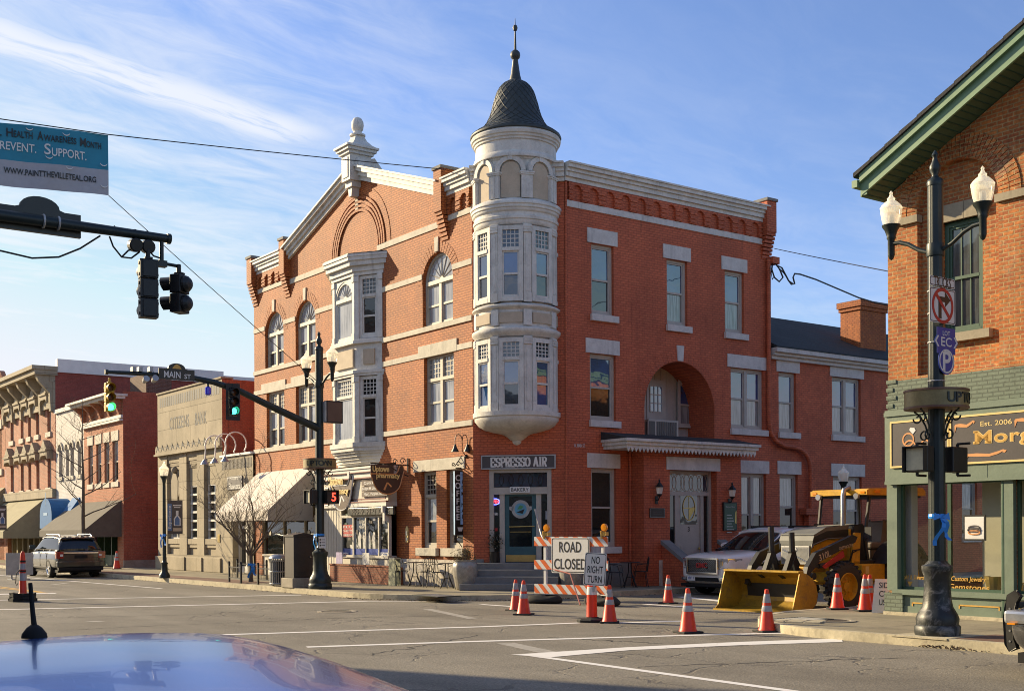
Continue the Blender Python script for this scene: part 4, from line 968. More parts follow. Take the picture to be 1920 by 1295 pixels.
MB().box(e0 + .03, YC - .03, dz0 + .02, e1 - .03, YC - .021, C.Z(975, 1040)).build('kick_plate', M['brass'], d)
MB().cyl((e0 + .13, YC - .07, C.Z(975, 987)), (e1 - .05, YC - .07, C.Z(975, 986)), .016).box(e0 + .16, YC - .05, C.Z(975, 997), e1 - .16, YC - .03, C.Z(975, 996)).build('push_bar', M['brass'], d)
# winged roundel on the door glass
em = MB(); cxx = (e0 + e1)/2; zz = C.Z(975, 954)
em.mat(0).prism(circ(cxx, zz, .27, 0, 360, 28)[:-1], YC - .008, YC - .001).prism([(cxx - .2, zz + .09), (cxx - .46, zz + .07), (cxx - .36, zz - .0), (cxx - .22, zz - .06)], YC - .008, YC - .001).prism([(cxx + .2, zz + .09), (cxx + .46, zz + .07), (cxx + .36, zz), (cxx + .22, zz - .06)], YC - .008, YC - .001)
em.mat(1).prism(circ(cxx, zz, .18, 0, 360, 24)[:-1], YC - .012, YC - .008)
em.mat(2).prism([(cxx - .1, zz + .0), (cxx - .02, zz + .12), (cxx + .09, zz + .08), (cxx + .02, zz + .0)], YC - .016, YC - .012)
em.mat(3).prism([(cxx - .12, zz - .09), (cxx + .12, zz + .01), (cxx + .06, zz - .13)], YC - .016, YC - .012)
em.build('winged_emblem', [M['galv'], pm('emblem_blue', (.12, .35, .5), .5), pm('emblem_green', (.08, .3, .12), .5), M['sign_black']], d)
st = MB(); sx0, sx1 = C.X(888, -1.2, 1090), C.X(1040, -1.0, 1090)
for k in range(4): st.box(-.15 - .0*k, -1.45 + k*.36, .148, CW - .1, .1, .15 + (dz0 - .15)*(k + 1)/4 - .003)
P(st, 'front_steps', M['step'], MLC, bevel=.015)
# ---------------- annex
AN0, AN1 = BW_, 27.0
ho = []; aw = []
for (l, r, yt, yb) in ((1461, 1494, 698, 811.5), (1561, 1614.8, 708, 818), (1462, 1496, 889, 1010), (1562.4, 1616, 893, 1020)):
    w = (bx(l), bx(r), B.Z(r, yb), B.Z((l+r)/2, yt)); aw.append(w); ho.append(rect(*w))
ze = B.Z(1447, 672)
for q in (19.5, 22.5, 25.2):
    for w in ((q, q + 1.0, aw[0][2], aw[0][3]), (q, q + 1.0, aw[2][2], aw[2][3])): aw.append(w); ho.append(rect(*w))
m = MB().wall([(AN0, .15), (AN1, .15), (AN1, ze), (AN0, ze)], ho, .03, .2); m.quad((AN1, .03, .15), (AN1, 9, .15), (AN1, 9, ze), (AN1, .03, ze))
ao = P(m, 'annex', M['brick_shaded'], MLB)
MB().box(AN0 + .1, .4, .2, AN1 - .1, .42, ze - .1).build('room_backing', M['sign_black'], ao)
m = MB().box(AN0 + .0, -.1, ze - .02, AN1, .2, ze + .1).box(AN0, -.2, ze + .1, AN1, .2, ze + .2).box(AN0, -.32, ze + .2, AN1, .2, ze + .34); m.build('eave', M['stone_side'], ao)
zr = B.Z(1447, 595, 4.0)
MB().prism([(-.34, ze + .345), (-.3, ze + .40), (4.0, zr), (8.3, ze + .4), (8.3, ze + .3)], AN0 + .003, AN1 + .2, 'x').build('shingle_roof', M['shingle'], ao)
yc_ = .9; c0, c1 = bx(1613, 600, yc_), bx(1661, 600, yc_); czt = B.Z(1637, 566, yc_)
ch = MB().box(c0, yc_, ze + .2, c1, yc_ + .9, czt - .35).box(c0 - .05, yc_ - .05, czt - .35, c1 + .05, yc_ + .95, czt - .22).box(c0 - .1, yc_ - .1, czt - .22, c1 + .1, yc_ + 1.0, czt).build('chimney', M['brick_main'], ao)
MB().box(c0 - .02, yc_ - .04, ze + .3, c1 + .03, yc_ + .95, ze + .9).build('flashing', M['steel'], ch)
for i, w in enumerate(aw):
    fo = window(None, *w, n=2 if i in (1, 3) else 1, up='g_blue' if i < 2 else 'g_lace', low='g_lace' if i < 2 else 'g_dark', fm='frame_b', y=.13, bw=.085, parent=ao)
    stone(fo, 'lintel', w[0] - .12, w[1] + .16, w[3] + .004, w[3] + .44, .0, .12, 'stone_side')
    stone(fo, 'window_sill', w[0] - .05, w[1] + .14, w[2] - .2, w[2] - .003, -.06, .14, 'stone_side')
# ================================================================== pharmacy front and awning shop (in the corner building)
def awning(parent, x0, x1, zt, zb, pr, mat, mats=None, ml=None, y0=0, val=.24, name='awning', scall=12, closed=True):
    m = MB(); zv = zb - val; a = y0; b = y0 - pr
    m.mat(0).add([(x0, a, zt), (x1, a, zt), (x1, b, zb), (x0, b, zb), (x0, a, zt - .03), (x1, a, zt - .03), (x1, b, zb - .03), (x0, b, zb - .03)], [(0, 1, 2, 3), (4, 5, 6, 7)])
    pts = [(x0, zb), (x1, zb)]
    for k in range(scall):
        xa = x1 - (x1 - x0)*k/scall; xb = x1 - (x1 - x0)*(k+1)/scall; pts += [(xa, zv + .03), ((xa + xb)/2, zv), (xb, zv + .03)]
    m.prism(pts, b - .012, b)
    if closed:
        m.mat(1)
        for x in (x0, x1): m.prism([(a, zt), (b, zb), (b, zv), (a, zv)], x - .012, x + .012, 'x')
    m.mat(2).cyl((x0, b + .03, zv + .02), (x1, b + .03, zv + .02), .018, None, 6)
    o = m.build(name, [mat, mats or mat, M['steel']], parent)
    if ml is not None: o.matrix_local = ml
    return o
mx = ax(612, 960)
sf = MB().box(xs0 - .02, .5, .16, xs1, .52, zsh)                              # back wall of the recess
sf = P(sf, 'shop_front', M['sign_black'], MLA)
# left shop: pier, glazing with door, stall riser
g = MB(); x0, x1 = xs0, mx; zr_ = A.Z(540, 1043); zh = A.Z(540, 930)
MB().box(x0, .05, .15, x1, .3, zr_).box(x0, .0, zr_, x1, .3, zr_ + .08).build('stall_riser', M['cream'], sf)
MB().box(x0, .12, zr_ + .08, x1, .14, zh).build('display_window', M['g_dark'], sf)
f = MB()
for q in (0, .33, .66, 1): f.box(x0 + (x1 - x0)*q - .04, .06, zr_ + .08, x0 + (x1 - x0)*q + .04, .16, zh)
f.box(x0, .05, zh, x1, .2, zsh).build('mullion', M['frame'], sf)
pl = MB()                                                                   # pale shapes on show behind the glass
for k in range(9):
    c = x0 + .5 + (x1 - x0 - 1)*k/8; zz = zr_ + .9 + .5*((k*7) % 3); pl.prism(circ(c, zz, .1 + .05*(k % 2), 0, 360, 12)[:-1], .10, .115)
pl.build('goods_on_show', M['cream'], sf)
awn = awning(bld, ax(484, 880), ax(586, 880), A.Z(545, 880), A.Z(545, 880) - 1.55, 1.75, M['awning'], M['awning_side'], MLA, 0, .38)
# pharmacy
PY = -.32; qx0, qx1 = mx, ax(744, 950)
zp0, zp1 = A.Z(700, 948, PY), A.Z(735, 873, PY)
m = MB().box(qx0, PY, zp0, qx1, .3, zp1).box(qx0, PY, .15, ax(640, 1000, PY), .3, zp0)
for k in range(9): xx = qx0 + (ax(640, 1000, PY) - qx0)*k/9; m.box(xx, PY - .012, .5, xx + .02, PY, zp0)
m.box(ax(640, 1000, PY), PY + .02, .15, qx1, .3, A.Z(700, 1046, PY)).box(ax(640, 1000, PY), PY - .03, A.Z(700, 1046, PY), qx1, .3, A.Z(700, 1041, PY))
ph = P(m, 'pharmacy_front', M['cream'], MLA)
c = MB().box(qx0 - .05, PY - .16, zp1 - .12, qx1 + .05, .1, zp1).box(qx0 - .02, PY - .1, zp1 - .3, qx1 + .02, .1, zp1 - .12).box(qx0 - .04, PY - .2, zp1 - .02, qx1 + .08, .1, zp1 + .05)
c.box(qx0, PY - .09, zp0 - .02, qx1 + .02, .1, zp0 + .12); c.build('shop_cornice', M['frame_white'], ph)
mar = M['maroon'] = pm('maroon_line', (.20, .05, .035), .5)
MB().box(qx0, PY - .11, zp1 - .34, qx1 + .02, PY, zp1 - .30).box(qx0, PY - .105, zp0 + .12, qx1 + .02, PY, zp0 + .16).box(qx0, PY - .17, zp1 - .145, qx1 + .05, PY, zp1 - .12).box(qx0 + .3, PY - .012, zp0 + .22, qx1 - .16, PY, zp0 + .25).box(qx1 - .19, PY - .012, zp0 + .25, qx1 - .16, PY, zp1 - .42).build('painted_lining', mar, ph)
br = MB()
for q in (.08, .52, .93):
    xx = qx0 + (qx1 - qx0)*q; br.box(xx - .06, PY - .18, zp1 - .3, xx + .06, PY, zp1 - .08)
br.box(qx1 - .12, PY - .14, zp0 - .5, qx1, PY + .1, zp0 - .02).box(qx1 - .10, PY - .2, zp0 - .22, qx1 - .02, PY + .1, zp0 - .02); br.build('bracket', M['frame_white'], ph)
wx0, wx1, wz0, wz1 = ax(640, 1000, PY), qx1, A.Z(700, 1041, PY), A.Z(700, 967, PY)
f = MB()
for q in (0, .26, .53, .80, 1): f.box(wx0 + (wx1 - wx0)*q - .035, PY + .0, wz0, wx0 + (wx1 - wx0)*q + .035, PY + .1, wz1)
f.box(wx0, PY - .004, wz1 - .04, wx1, PY + .1, wz1 + .05); f.build('mullion', M['cream'], ph)
MB().box(wx0, PY + .06, wz0, wx1, PY + .07, wz1).build('display_window', M['g_dark'], ph)
MB().box(wx0 + .05, PY + .045, wz0 + .02, wx1 - .05, PY + .058, wz0 + .22).build('blue_shelf_edge', M['sign_blue'], ph)
it = MB()
for k in range(40):
    xx = wx0 + .15 + (wx1 - wx0 - .3)*random.random(); zz = wz0 + .25 + random.random()*1.5; s_ = .04 + .07*random.random(); it.mat(random.randrange(4)).box(xx - s_, PY + .048, zz - s_*.7, xx + s_, PY + .058, zz + s_*.7)
for k in range(5): xx = wx0 + .8 + k*.32; it.mat(0).prism([(xx, wz0 + .22), (xx + .18, wz0 + .22), (xx + .16, wz0 + .75), (xx + .06, wz0 + .78), (xx - .03, wz0 + .6)], PY + .046, PY + .058)
it.build('goods_on_show', [M['galv'], M['brown'], M['steel'], M['green_dk']], ph)
# ================================================================== bank
bk = on('stone_bank', 'pale limestone bank with tall windows and carved lettering above a leaf frieze', 'building', A, A.X(357, 0), 0, .15)
RB = (Matrix.Translation(tuple(bk.location)) @ Matrix.Rotation(A.rz, 4, 'Z')).inverted() @ (Matrix.Translation((PA.x, PA.y, 0)) @ Matrix.Rotation(A.rz, 4, 'Z'))
b0, b1 = A.X(295), A.X(416); bzt = A.Z(416, 709); zf1, zf0 = A.Z(416, 826), A.Z(416, 838)
zf1 = A.Z(408, 822); zf0 = A.Z(408, 836); zb1 = A.Z(380, 1042); zw1, zw0 = A.Z(396, 907), A.Z(396, 1009)
def PB_(mb, name, mat, parent=bk, **kw):
    o = mb.build(name, mat, parent, **kw)
    if parent is bk:
        for q in MB.last: q.matrix_local = RB
    return o
bays_ = [(A.X(312), A.X(335)), (A.X(348.5), A.X(368)), (A.X(381), A.X(403))]
m = MB().wall([(b0, .15), (b1, .15), (b1, bzt), (b0, bzt)], [rect(a, b, .85 if i else .85, zf0 - .12) for i, (a, b) in enumerate(bays_)], 0, .27)
PB_(m, 'facade', M['limestone'])
m = MB().box(b0, -.08, .15, b1, 0, zb1 - .05); 
for a, b in zip([b0] + [q[1] for q in bays_], [q[0] for q in bays_] + [b1]): m.box(a - .02, -.14, .15, b + .02, -.08, zb1 - .06)
PB_(m, 'plinth', M['limestone'], bevel=.02)
m = MB().box(b0, -.12, zf0, b1, .0, zf1).box(b0, -.2, zf0 - .08, b1 + .05, 0, zf0).box(b0, -.1, zf1, b1, 0, zf1 + .06)
fr_ = PB_(m, 'frieze', M['limestone'])
m = MB(); n = 12
for k in range(n):
    a = b0 + (b1 - b0)*(k + .1)/n; w = (b1 - b0)/n; m.prism([(a, zf0 + .1), (a + w*.25, zf1 - .1), (a + w*.4, zf1 - .06), (a + w*.55, zf0 + .3), (a + w*.75, zf0 + .12), (a + w*.5, zf0 + .2), (a + w*.3, zf0 + .45), (a + w*.12, zf0 + .1)], -.128, -.11)
m.build('leaf_relief', M['sign_black'], fr_)
m = MB(); n = 26
for k in range(n): a = b0 + .3 + (b1 - b0 - .5)*k/n; m.box(a, -.006, bzt - .62, a + (b1 - b0)/n*.62, .02, bzt - .18)
PB_(m, 'slot_row', M['sign_black'])
PB_(MB().box(b0 - .02, -.06, bzt, b1 + .02, .5, bzt + .07), 'coping', M['limestone'])
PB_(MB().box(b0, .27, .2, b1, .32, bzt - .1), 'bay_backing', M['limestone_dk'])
for i, (a, b) in enumerate(bays_):
    wz1_ = zw1 if i else A.Z(326, 962)
    m = MB().box(a, .16, zw0 - .9, b, .27, zw0).box(a - .0, .03, zw0 - .25, b, .27, zw0 - .02).box(a, .08, zw0 - .4, b, .27, zw0 - .25)
    m.box(a, .15, wz1_, b, .27, zf0 - .12)
    for q, (d, h) in enumerate(((.03, .16), (.06, .32), (.09, .48), (.12, .64))): m.box(a, d, zf0 - .12 - h, b, .2, zf0 - .12 - h + .16)
    o = PB_(m, 'window_surround', M['limestone'])
    if i: MB().box((a+b)/2 - .3, .12, wz1_ + .8, (a+b)/2 + .3, .15, wz1_ + 2.0).box((a+b)/2 - .22, .1, wz1_ + .9, (a+b)/2 + .22, .12, wz1_ + 1.9).build('raised_panel', M['limestone'], o)
    else:
        m = MB(); c_ = (a+b)/2; z_ = (wz1_ + zf0)/2 - .2                     # standing carved figure
        m.prism([(c_ - .35, z_ - .9), (c_ + .35, z_ - .9), (c_ + .42, z_ + .3), (c_ + .2, z_ + .62), (c_ - .2, z_ + .62), (c_ - .42, z_ + .3)], .06, .16); m.ball((c_, .1, z_ + .8), .17); m.prism([(c_ + .3, z_ - .6), (c_ + .6, z_ - .2), (c_ + .55, z_ + .5), (c_ + .3, z_ + .4)], .08, .16)
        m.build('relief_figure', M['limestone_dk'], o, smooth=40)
    fw = MB().box(a + .05, .18, zw0, a + .13, .26, wz1_).box(b - .13, .18, zw0, b - .05, .26, wz1_)
    nr = 6 if i else 3
    for k in range(nr + 1): z = zw0 + (wz1_ - zw0)*k/nr; fw.box(a + .05, .165, z - .045, b - .05, .26, z + .045)
    fw.box((a+b)/2 - .025, .19, zw0, (a+b)/2 + .025, .26, wz1_) if i == 0 else None
    wo = PB_(fw, 'window', M['frame_white']); MB().box(a + .1, .24, zw0, b - .1, .25, wz1_).build('pane', M['g_lace'] if i == 0 else M['g_dark'], wo)
m = MB(); txt(m, 'CITIZENS', .52, A.X(335.5), -.002, A.Z(356, 798), .012, .004, w=(A.X(355) - A.X(318.5)), spacing=1.15); txt(m, 'BANK', .52, A.X(376), -.002, A.Z(356, 798) - .02, .012, .004, w=(A.X(387) - A.X(365.5)), spacing=1.15)
PB_(m, 'carved_lettering', M['sign_black'])
m = MB().quad((b1, 0, .15), (b1, 14, .15), (b1, 14, bzt - .02), (b1, 0, bzt - .02)).quad((b0, 0, bzt - .05), (b1, 0, bzt - .05), (b1, 14, bzt - .05), (b0, 14, bzt - .05)).quad((b0, 0, .15), (b0, 14, .15), (b0, 14, bzt - .05), (b0, 0, bzt - .05))
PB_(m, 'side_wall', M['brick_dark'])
PB_(MB().box(b1, 4.6, A.Z(416, 825), b1 + .02, 13.9, bzt - .8), 'pink_patch', M['pink'])
PB_(MB().box(b1 - 2.1, 5, bzt - .1, b1 - .6, 6.2, bzt + .75).box(b1 - 2.2, 4.9, bzt + .75, b1 - .5, 6.3, bzt + .95), 'chimney', M['brick_dark'])
m = MB().box(A.X(407.5), -.03, A.Z(408, 1016), A.X(411.5), 0, A.Z(408, 1001)).box(A.X(408.6), -.04, A.Z(408, 1013), A.X(410.4), -.03, A.Z(408, 1004))
PB_(m, 'brass_plate', M['brass'])
# ---------------- one storey grey shop beside it
gs = on('grey_shop', 'single storey grey stone shop squeezed between the bank and the brick corner', 'building', A, A.X(446), 0, .15)
RGS = (Matrix.Translation(tuple(gs.location)) @ Matrix.Rotation(A.rz, 4, 'Z')).inverted() @ (Matrix.Translation((PA.x, PA.y, 0)) @ Matrix.Rotation(A.rz, 4, 'Z'))
g0, g1 = b1 + .02, XL - .03; gzt = A.Z(478, 850)
def PG(mb, name, mat):
    o = mb.build(name, mat, gs)
    for q in MB.last: q.matrix_local = RGS
    return o
dl, dr_ = A.X(437), A.X(455)
PG(MB().wall([(g0, .15), (g1, .15), (g1, gzt), (g0, gzt)], [rect(dl, dr_ + .6, .2, A.Z(446, 968))], -.06, .4), 'facade', M['limestone'])
PG(MB().quad((g0, 0, gzt - .04), (g1, 0, gzt - .04), (g1, 12, gzt - .04), (g0, 12, gzt - .04)), 'flat_roof', M['tar'])
PG(MB().box(g0, -.14, gzt, g1, .3, gzt + .09), 'coping', M['white'])
m = MB(); n = 22
for k in range(n): a = g0 + .1 + (g1 - g0 - .2)*k/n; m.box(a, -.068, gzt - .52, a + (g1 - g0)/n*.55, -.05, gzt - .12)
PG(m, 'slot_row', M['brown'])
m = MB(); dz_ = A.Z(446, 968)
for xx in (dl, (dl + dr_)/2 + .25, dr_ + .5): m.box(xx, .2, .2, xx + .11, .3, dz_)
m.box(dl, .19, dz_ - .5, dr_ + .6, .3, dz_ - .38).box(dl, .19, .2, dr_ + .6, .3, .45)
d_ = PG(m, 'shop_door', M['frame_white']); MB().box(dl, .3, .2, dr_ + .6, .32, dz_).build('door_glass', M['g_dark'], d_)
for k in range(3):
    c = g0 + .4 + k*1.05; pts = [(c, -.05, gzt + .05)] + [(c + .1*j/12, -.5 + .46*cos(a), gzt + .42 + .46*sin(a)) for j, a in [(j, -.6 + (pi + .9)*j/12) for j in range(13)]] + [(c + .1, -.98, gzt - .15)]
    o = PG(MB().tube(pts, .028, 6), 'gooseneck_lamp', M['white']); MB().lathe([(.05, gzt - .12), (.16, gzt - .3), (.17, gzt - .32)], (c + .1, -.98), 10).build('lamp_shade', M['steel'], o)
# ================================================================== left terrace, set forward
LY = -.5; LR = Fr(A.w(0, LY), -DA)
lx = lambda px, py=850: LR.X(px, 0, py)
lz = lambda px, py: LR.Z(px, py)
def rowb(name, label, x0, x1):
    t = thing(name, label, 'building', LR.w((x0 + x1)/2, 0, .15), A.rz); c = (x0 + x1)/2
    def put(mb, nm, mat, parent=None, **kw):
        if parent is None: mb.xf(Matrix.Translation((-c, 0, -.15)))
        o = mb.build(nm, mat, parent or t, **kw); return o
    X = Matrix.Translation((-c, 0, -.15))
    return t, put, X
# --- orange brick house with dark side wall
o0, o1 = lx(157), lx(231); ozt = lz(228, 741)
t, put, X = rowb('brick_house', 'orange brick house with a dark brown side wall and black awning next to the bank', o0, o1)
ows = [(lx(a), lx(b)) for a, b in ((165.7, 174), (180.5, 189.8), (195.7, 205), (211, 221.6))]; ow1, ow0 = lz(206, 828), lz(206, 904)
oz_s = lz(228, 968)
put(MB().wall([(o0, .15), (o1, .15), (o1, ozt), (o0, ozt)], [rect(a, b, ow0, ow1) for a, b in ows] + [rect(o0 + .3, o1 - .9, .15, oz_s)], 0, .3), 'facade', M['brick_old'])
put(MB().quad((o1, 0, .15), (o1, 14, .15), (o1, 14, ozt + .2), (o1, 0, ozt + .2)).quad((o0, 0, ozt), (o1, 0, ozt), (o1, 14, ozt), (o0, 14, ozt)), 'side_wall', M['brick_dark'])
put(MB().box(o1 - .02, -.02, .15, o1 + .05, 1.7, .5), 'stone_base', M['conc'])
put(MB().box(o0 - .2, -.9, ozt - .05, o1 + .1, .2, ozt + .06).box(o0 - .1, -.7, ozt - .18, o1 + .05, .1, ozt - .05).box(o0, -.12, ozt - 1.1, o1, 0, ozt - .95).box(o0, -.18, ozt - 1.25, o1, 0, ozt - 1.15), 'cornice', M['turret'])
m = MB()
for k in range(5): xx = o0 + .3 + (o1 - o0 - .6)*k/4; m.prism([(-.65, ozt - .18), (0, ozt - .18), (0, ozt - 1.0), (-.12, ozt - .95), (-.3, ozt - .5)], xx - .12, xx + .12, 'x')
put(m, 'cornice_bracket', M['brick_old'])
cy_ = 3.0; put(MB().box(LR.X(244, cy_, 720), cy_, ozt - .5, LR.X(274, cy_, 720), cy_ + 1.4, LR.Z(258, 704, cy_)), 'chimney', M['brick_brown'])
for a, b in ows:
    fo = window(None, a, b, ow0, ow1, y=.1, up='g_pale', low='g_dark', fm='frame', parent=t, xf=X, bw=.06)
    MB().box(a - .12, -.06, ow0 - .25, b + .12, .1, ow0).xf(X).build('window_sill', M['stone'], fo); MB().box(a - .12, -.04, ow1, b + .12, .1, ow1 + .5).xf(X).build('lintel', M['stone'], fo)
sh = put(MB().box(o0 + .3, .9, .15, o1 - .9, .95, oz_s), 'shop_front', M['g_dark'])
m = MB()
for q in (0, .22, .45, .68, .84, 1): xx = o0 + .3 + (o1 - o0 - 1.2)*q; m.box(xx - .06, .6, .15, xx + .06, .9, oz_s)
m.box(o0 + .3, .62, .15, o1 - .9, .9, .7).box(o0 + .3, .62, oz_s - .6, o1 - .9, .9, oz_s - .5).xf(X); m.build('mullion', M['green_dk'], sh)
aw_ = awning(t, o0 - 1.8, o1 - .3, lz(215, 938), lz(215, 938) - 1.45, 1.8, M['awning_blk'], M['awning_blk'], None, 0, .35); aw_.matrix_local = X
# --- white painted house
w0, w1 = lx(104.5), o0 - .02; wzt = lz(130, 769)
t, put, X = rowb('white_house', 'white painted two storey house with four narrow round headed windows', w0, w1)
wws = [(lx(a), lx(b)) for a, b in ((110, 116.5), (123, 128.5), (131.5, 138), (145, 151.5))]; ww0 = lz(130, 892); wws_z = lz(130, 842)
put(MB().wall([(w0, .15), (w1, .15), (w1, wzt), (w0, wzt)], [archloop(a, b, ww0, wws_z, 10) for a, b in wws] + [rect(w0 + .3, w1 - .3, .15, oz_s)], .02, .3), 'facade', M['brick_white'])
put(MB().box(w0, -.1, wzt, w1, .3, wzt + .22), 'coping', M['turret'])
put(MB().quad((w0, 0, wzt), (w1, 0, wzt), (w1, 14, wzt), (w0, 14, wzt)), 'flat_roof', M['tar'])
for a, b in wws:
    fo = window(None, a, b, ww0, wws_z, y=.14, arch=True, up='g_pale', low='g_dark', trm='g_pale', fm='frame', parent=t, xf=X, bw=.05)
    MB().prism(circ((a+b)/2, wws_z, (b-a)/2 + .16, 0, 180, 12) + circ((a+b)/2, wws_z, (b-a)/2 + .03, 180, 0, 12), -.06, .03).xf(X).build('hood_mould', M['stone'], fo)
    MB().box(a - .1, -.06, ww0 - .2, b + .1, .1, ww0).xf(X).build('window_sill', M['stone'], fo)
sh = put(MB().box(w0 + .3, .6, .15, w1 - .3, .65, oz_s), 'shop_front', M['g_dark'])
m = MB()
for q in range(6): xx = w0 + .3 + (w1 - w0 - .6)*q/5; m.box(xx - .12, .3, .15, xx + .12, .62, oz_s)
m.xf(X); m.build('mullion', M['awning_tan'], sh)
# blue barrel canopy over the door
c0, c1 = LR.X(75, -1.1, 960), LR.X(97, -1.1, 960); cz0, czt_ = LR.Z(86, 978, -1.1), LR.Z(86, 934, -1.1); r_ = (c1 - c0)/2; m = MB(); n = 14
arcp = [(c0, cz0)] + [((c0 + c1)/2 - r_*cos(pi*k/n), czt_ - (czt_ - cz0)*.72*(1 - sin(pi*k/n))) for k in range(n + 1)] + [(c1, cz0)]
for k in range(len(arcp) - 1): (a, za), (b, zb_) = arcp[k], arcp[k+1]; m.quad((a, .02, za), (b, .02, zb_), (b, -1.1, zb_), (a, -1.1, za))
m.prism(arcp, -1.11, -1.08); m.prism([(c0, cz0 - .35), (c1, cz0 - .35), (c1, cz0), (c0, cz0)], -1.115, -1.085)
m.add([(c1, 0, cz0 + 1.3), (c1 + 1.3, 0, cz0 + 1.3), (c1 + 1.3, -.9, cz0), (c1, -.9, cz0)], [(0, 1, 2, 3)]); m.add([(c1 + 1.3, 0, cz0 + 1.3), (c1 + 1.3, 0, cz0), (c1 + 1.3, -.9, cz0)], [(0, 1, 2)]); m.box(c1, -.92, cz0 - .35, c1 + 1.3, -.89, cz0)
can = put(m, 'entrance_canopy', M['awning_blue'])
mm = MB().box((c0 + c1)/2 - .05, -1.125, cz0 + .9, (c0 + c1)/2 + .05, -1.116, cz0 + 1.6).box((c0 + c1)/2 - .4, -1.125, cz0 + .35, (c0 + c1)/2 + .4, -1.116, cz0 + .5).xf(X); mm.build('faded_print', pm('faded_print_blue', (.3, .45, .62), .8), can)
# --- tall brick block with bracketed cornice and hooded windows
b0_, b1_ = lx(11), w0 - .02; tzt = lz(104, 697)
t, put, X = rowb('tall_brick_block', 'tall pale red brick block with a bracketed cream cornice and hooded windows', b0_, b1_)
tws = [(lx(a), lx(b)) for a, b in ((20, 26), (39, 44.5), (53, 58.5), (68, 74), (89, 96))]
r1 = (lz(92, 810), lz(92, 752)); r2 = (lz(92, 914), lz(92, 856))
put(MB().wall([(b0_, .15), (b1_, .15), (b1_, tzt), (b0_, tzt)], [rect(a, b, *r) for a, b in tws for r in (r1, r2)] + [rect(b0_ + .3, b1_ - .4, .15, oz_s)], 0, .3), 'facade', M['brick_pale'])
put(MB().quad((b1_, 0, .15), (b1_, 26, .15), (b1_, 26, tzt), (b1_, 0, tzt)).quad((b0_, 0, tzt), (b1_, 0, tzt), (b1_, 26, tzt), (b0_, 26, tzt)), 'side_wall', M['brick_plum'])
put(MB().box(b1_ - .3, .1, tzt, b1_ + .08, 10, tzt + .75).box(b1_ - .3, 10, tzt, b1_ + .08, 26, tzt + .5), 'parapet_coping', M['white'])
put(MB().box(b0_ - .1, -.14, tzt - 2.0, b1_, 0, tzt - .5).box(b0_ - .2, -1.15, tzt - .2, b1_ + .1, .1, tzt + .08).box(b0_ - .2, -1.3, tzt + .08, b1_ + .15, .1, tzt + .3).box(b0_ - .1, -.3, tzt - .55, b1_, 0, tzt - .2), 'cornice', M['limestone'])
m = MB(); n = 6
for k in range(n): xx = b0_ + .3 + (b1_ - b0_ - .5)*k/(n-1); m.prism([(-1.05, tzt - .2), (0, tzt - .2), (0, tzt - 2.3), (-.25, tzt - 2.2), (-.3, tzt - 1.2), (-.9, tzt - .55)], xx - .17, xx + .17, 'x')
put(m, 'cornice_bracket', M['limestone'])
for a, b in tws:
    for (z0, z1) in (r1, r2):
        fo = window(None, a, b, z0, z1, y=.14, up='g_dark', low='g_pale', fm='frame', parent=t, xf=X, bw=.05)
        c = (a + b)/2; w = (b - a)/2 + .32
        MB().prism([(c - w, z1 - .15), (c - w + .2, z1 + .05), (c + w - .2, z1 + .05), (c + w, z1 - .15), (c + w, z1 + .35), (c, z1 + .95), (c - w, z1 + .35)], -.35, .02).box(c - w, -.42, z1 + .28, c + w, 0, z1 + .4).xf(X).build('window_hood', M['limestone'], fo)
        MB().box(a - .14, -.1, z0 - .28, b + .14, .1, z0).xf(X).build('window_sill', M['stone'], fo)
sh = put(MB().box(b0_ + .3, .6, .15, b1_ - .4, .65, oz_s), 'shop_front', M['g_dark'])
m = MB()
for q in range(9): xx = b0_ + .4 + (b1_ - b0_ - .9)*q/8; m.box(xx - .16, .25, .15, xx + .16, .62, oz_s)
m.xf(X); m.build('mullion', M['awning_tan'], sh)
zz_ = lz(60, 936)
m = MB().box(b0_, -.2, zz_, b1_, 0, zz_ + .5); put(m, 'shop_cornice', M['limestone'])
aw_ = awning(t, lx(36), lx(84), zz_, zz_ - 1.9, 2.3, M['awning_tan'], M['awning_tan'], None, 0, .4); aw_.matrix_local = X
aw_ = awning(t, lx(10), lx(37), zz_, zz_ - 1.9, 2.3, M['awning_tan'], M['awning_tan'], None, 0, .4); aw_.matrix_local = X
# --- farthest house at the picture's edge
f0, f1 = b0_ - 14, b0_ - .05; fzt = lz(4, 765)
t, put, X = rowb('tan_house', 'tan stone house at the far left edge with a round gable ornament', f0, f1)
fw_ = [(f1 - 2.6, f1 - .9), (f1 - 6, f1 - 4.2), (f1 - 10, f1 - 8.2)]
put(MB().wall([(f0, .15), (f1, .15), (f1, fzt), (f0, fzt)], [rect(a, b, 6.0, 8.6) for a, b in fw_] + [archloop(a, b, 10.2, 11.6, 12) for a, b in fw_] + [rect(f0 + .5, f1 - .5, .15, 3.8)], 0, .3), 'facade', M['brick_old'])
for a, b in fw_:
    fo = window(None, a, b, 6.0, 8.6, y=.1, up='g_pale', low='g_dark', parent=t, xf=X); window(None, a, b, 10.2, 11.6, y=.1, arch=True, up='g_dark', low='g_dark', parent=t, xf=X)
    MB().box(a - .2, -.1, 8.6, b + .2, .1, 9.2).box(a - .3, -.12, 5.6, b + .3, .1, 6.0).xf(X).build('stone_trim', M['stone'], fo)
put(MB().box(f0, -.4, fzt, f1, .2, fzt + .5), 'cornice', M['turret']); put(MB().prism(circ(f1 - 1.0, fzt + .6, .9, 0, 360, 20)[:-1], -.5, -.2), 'round_ornament', M['white'])
sh = put(MB().box(f0 + .5, .5, .15, f1 - .5, .55, 3.8), 'shop_front', M['g_dark']); m = MB()
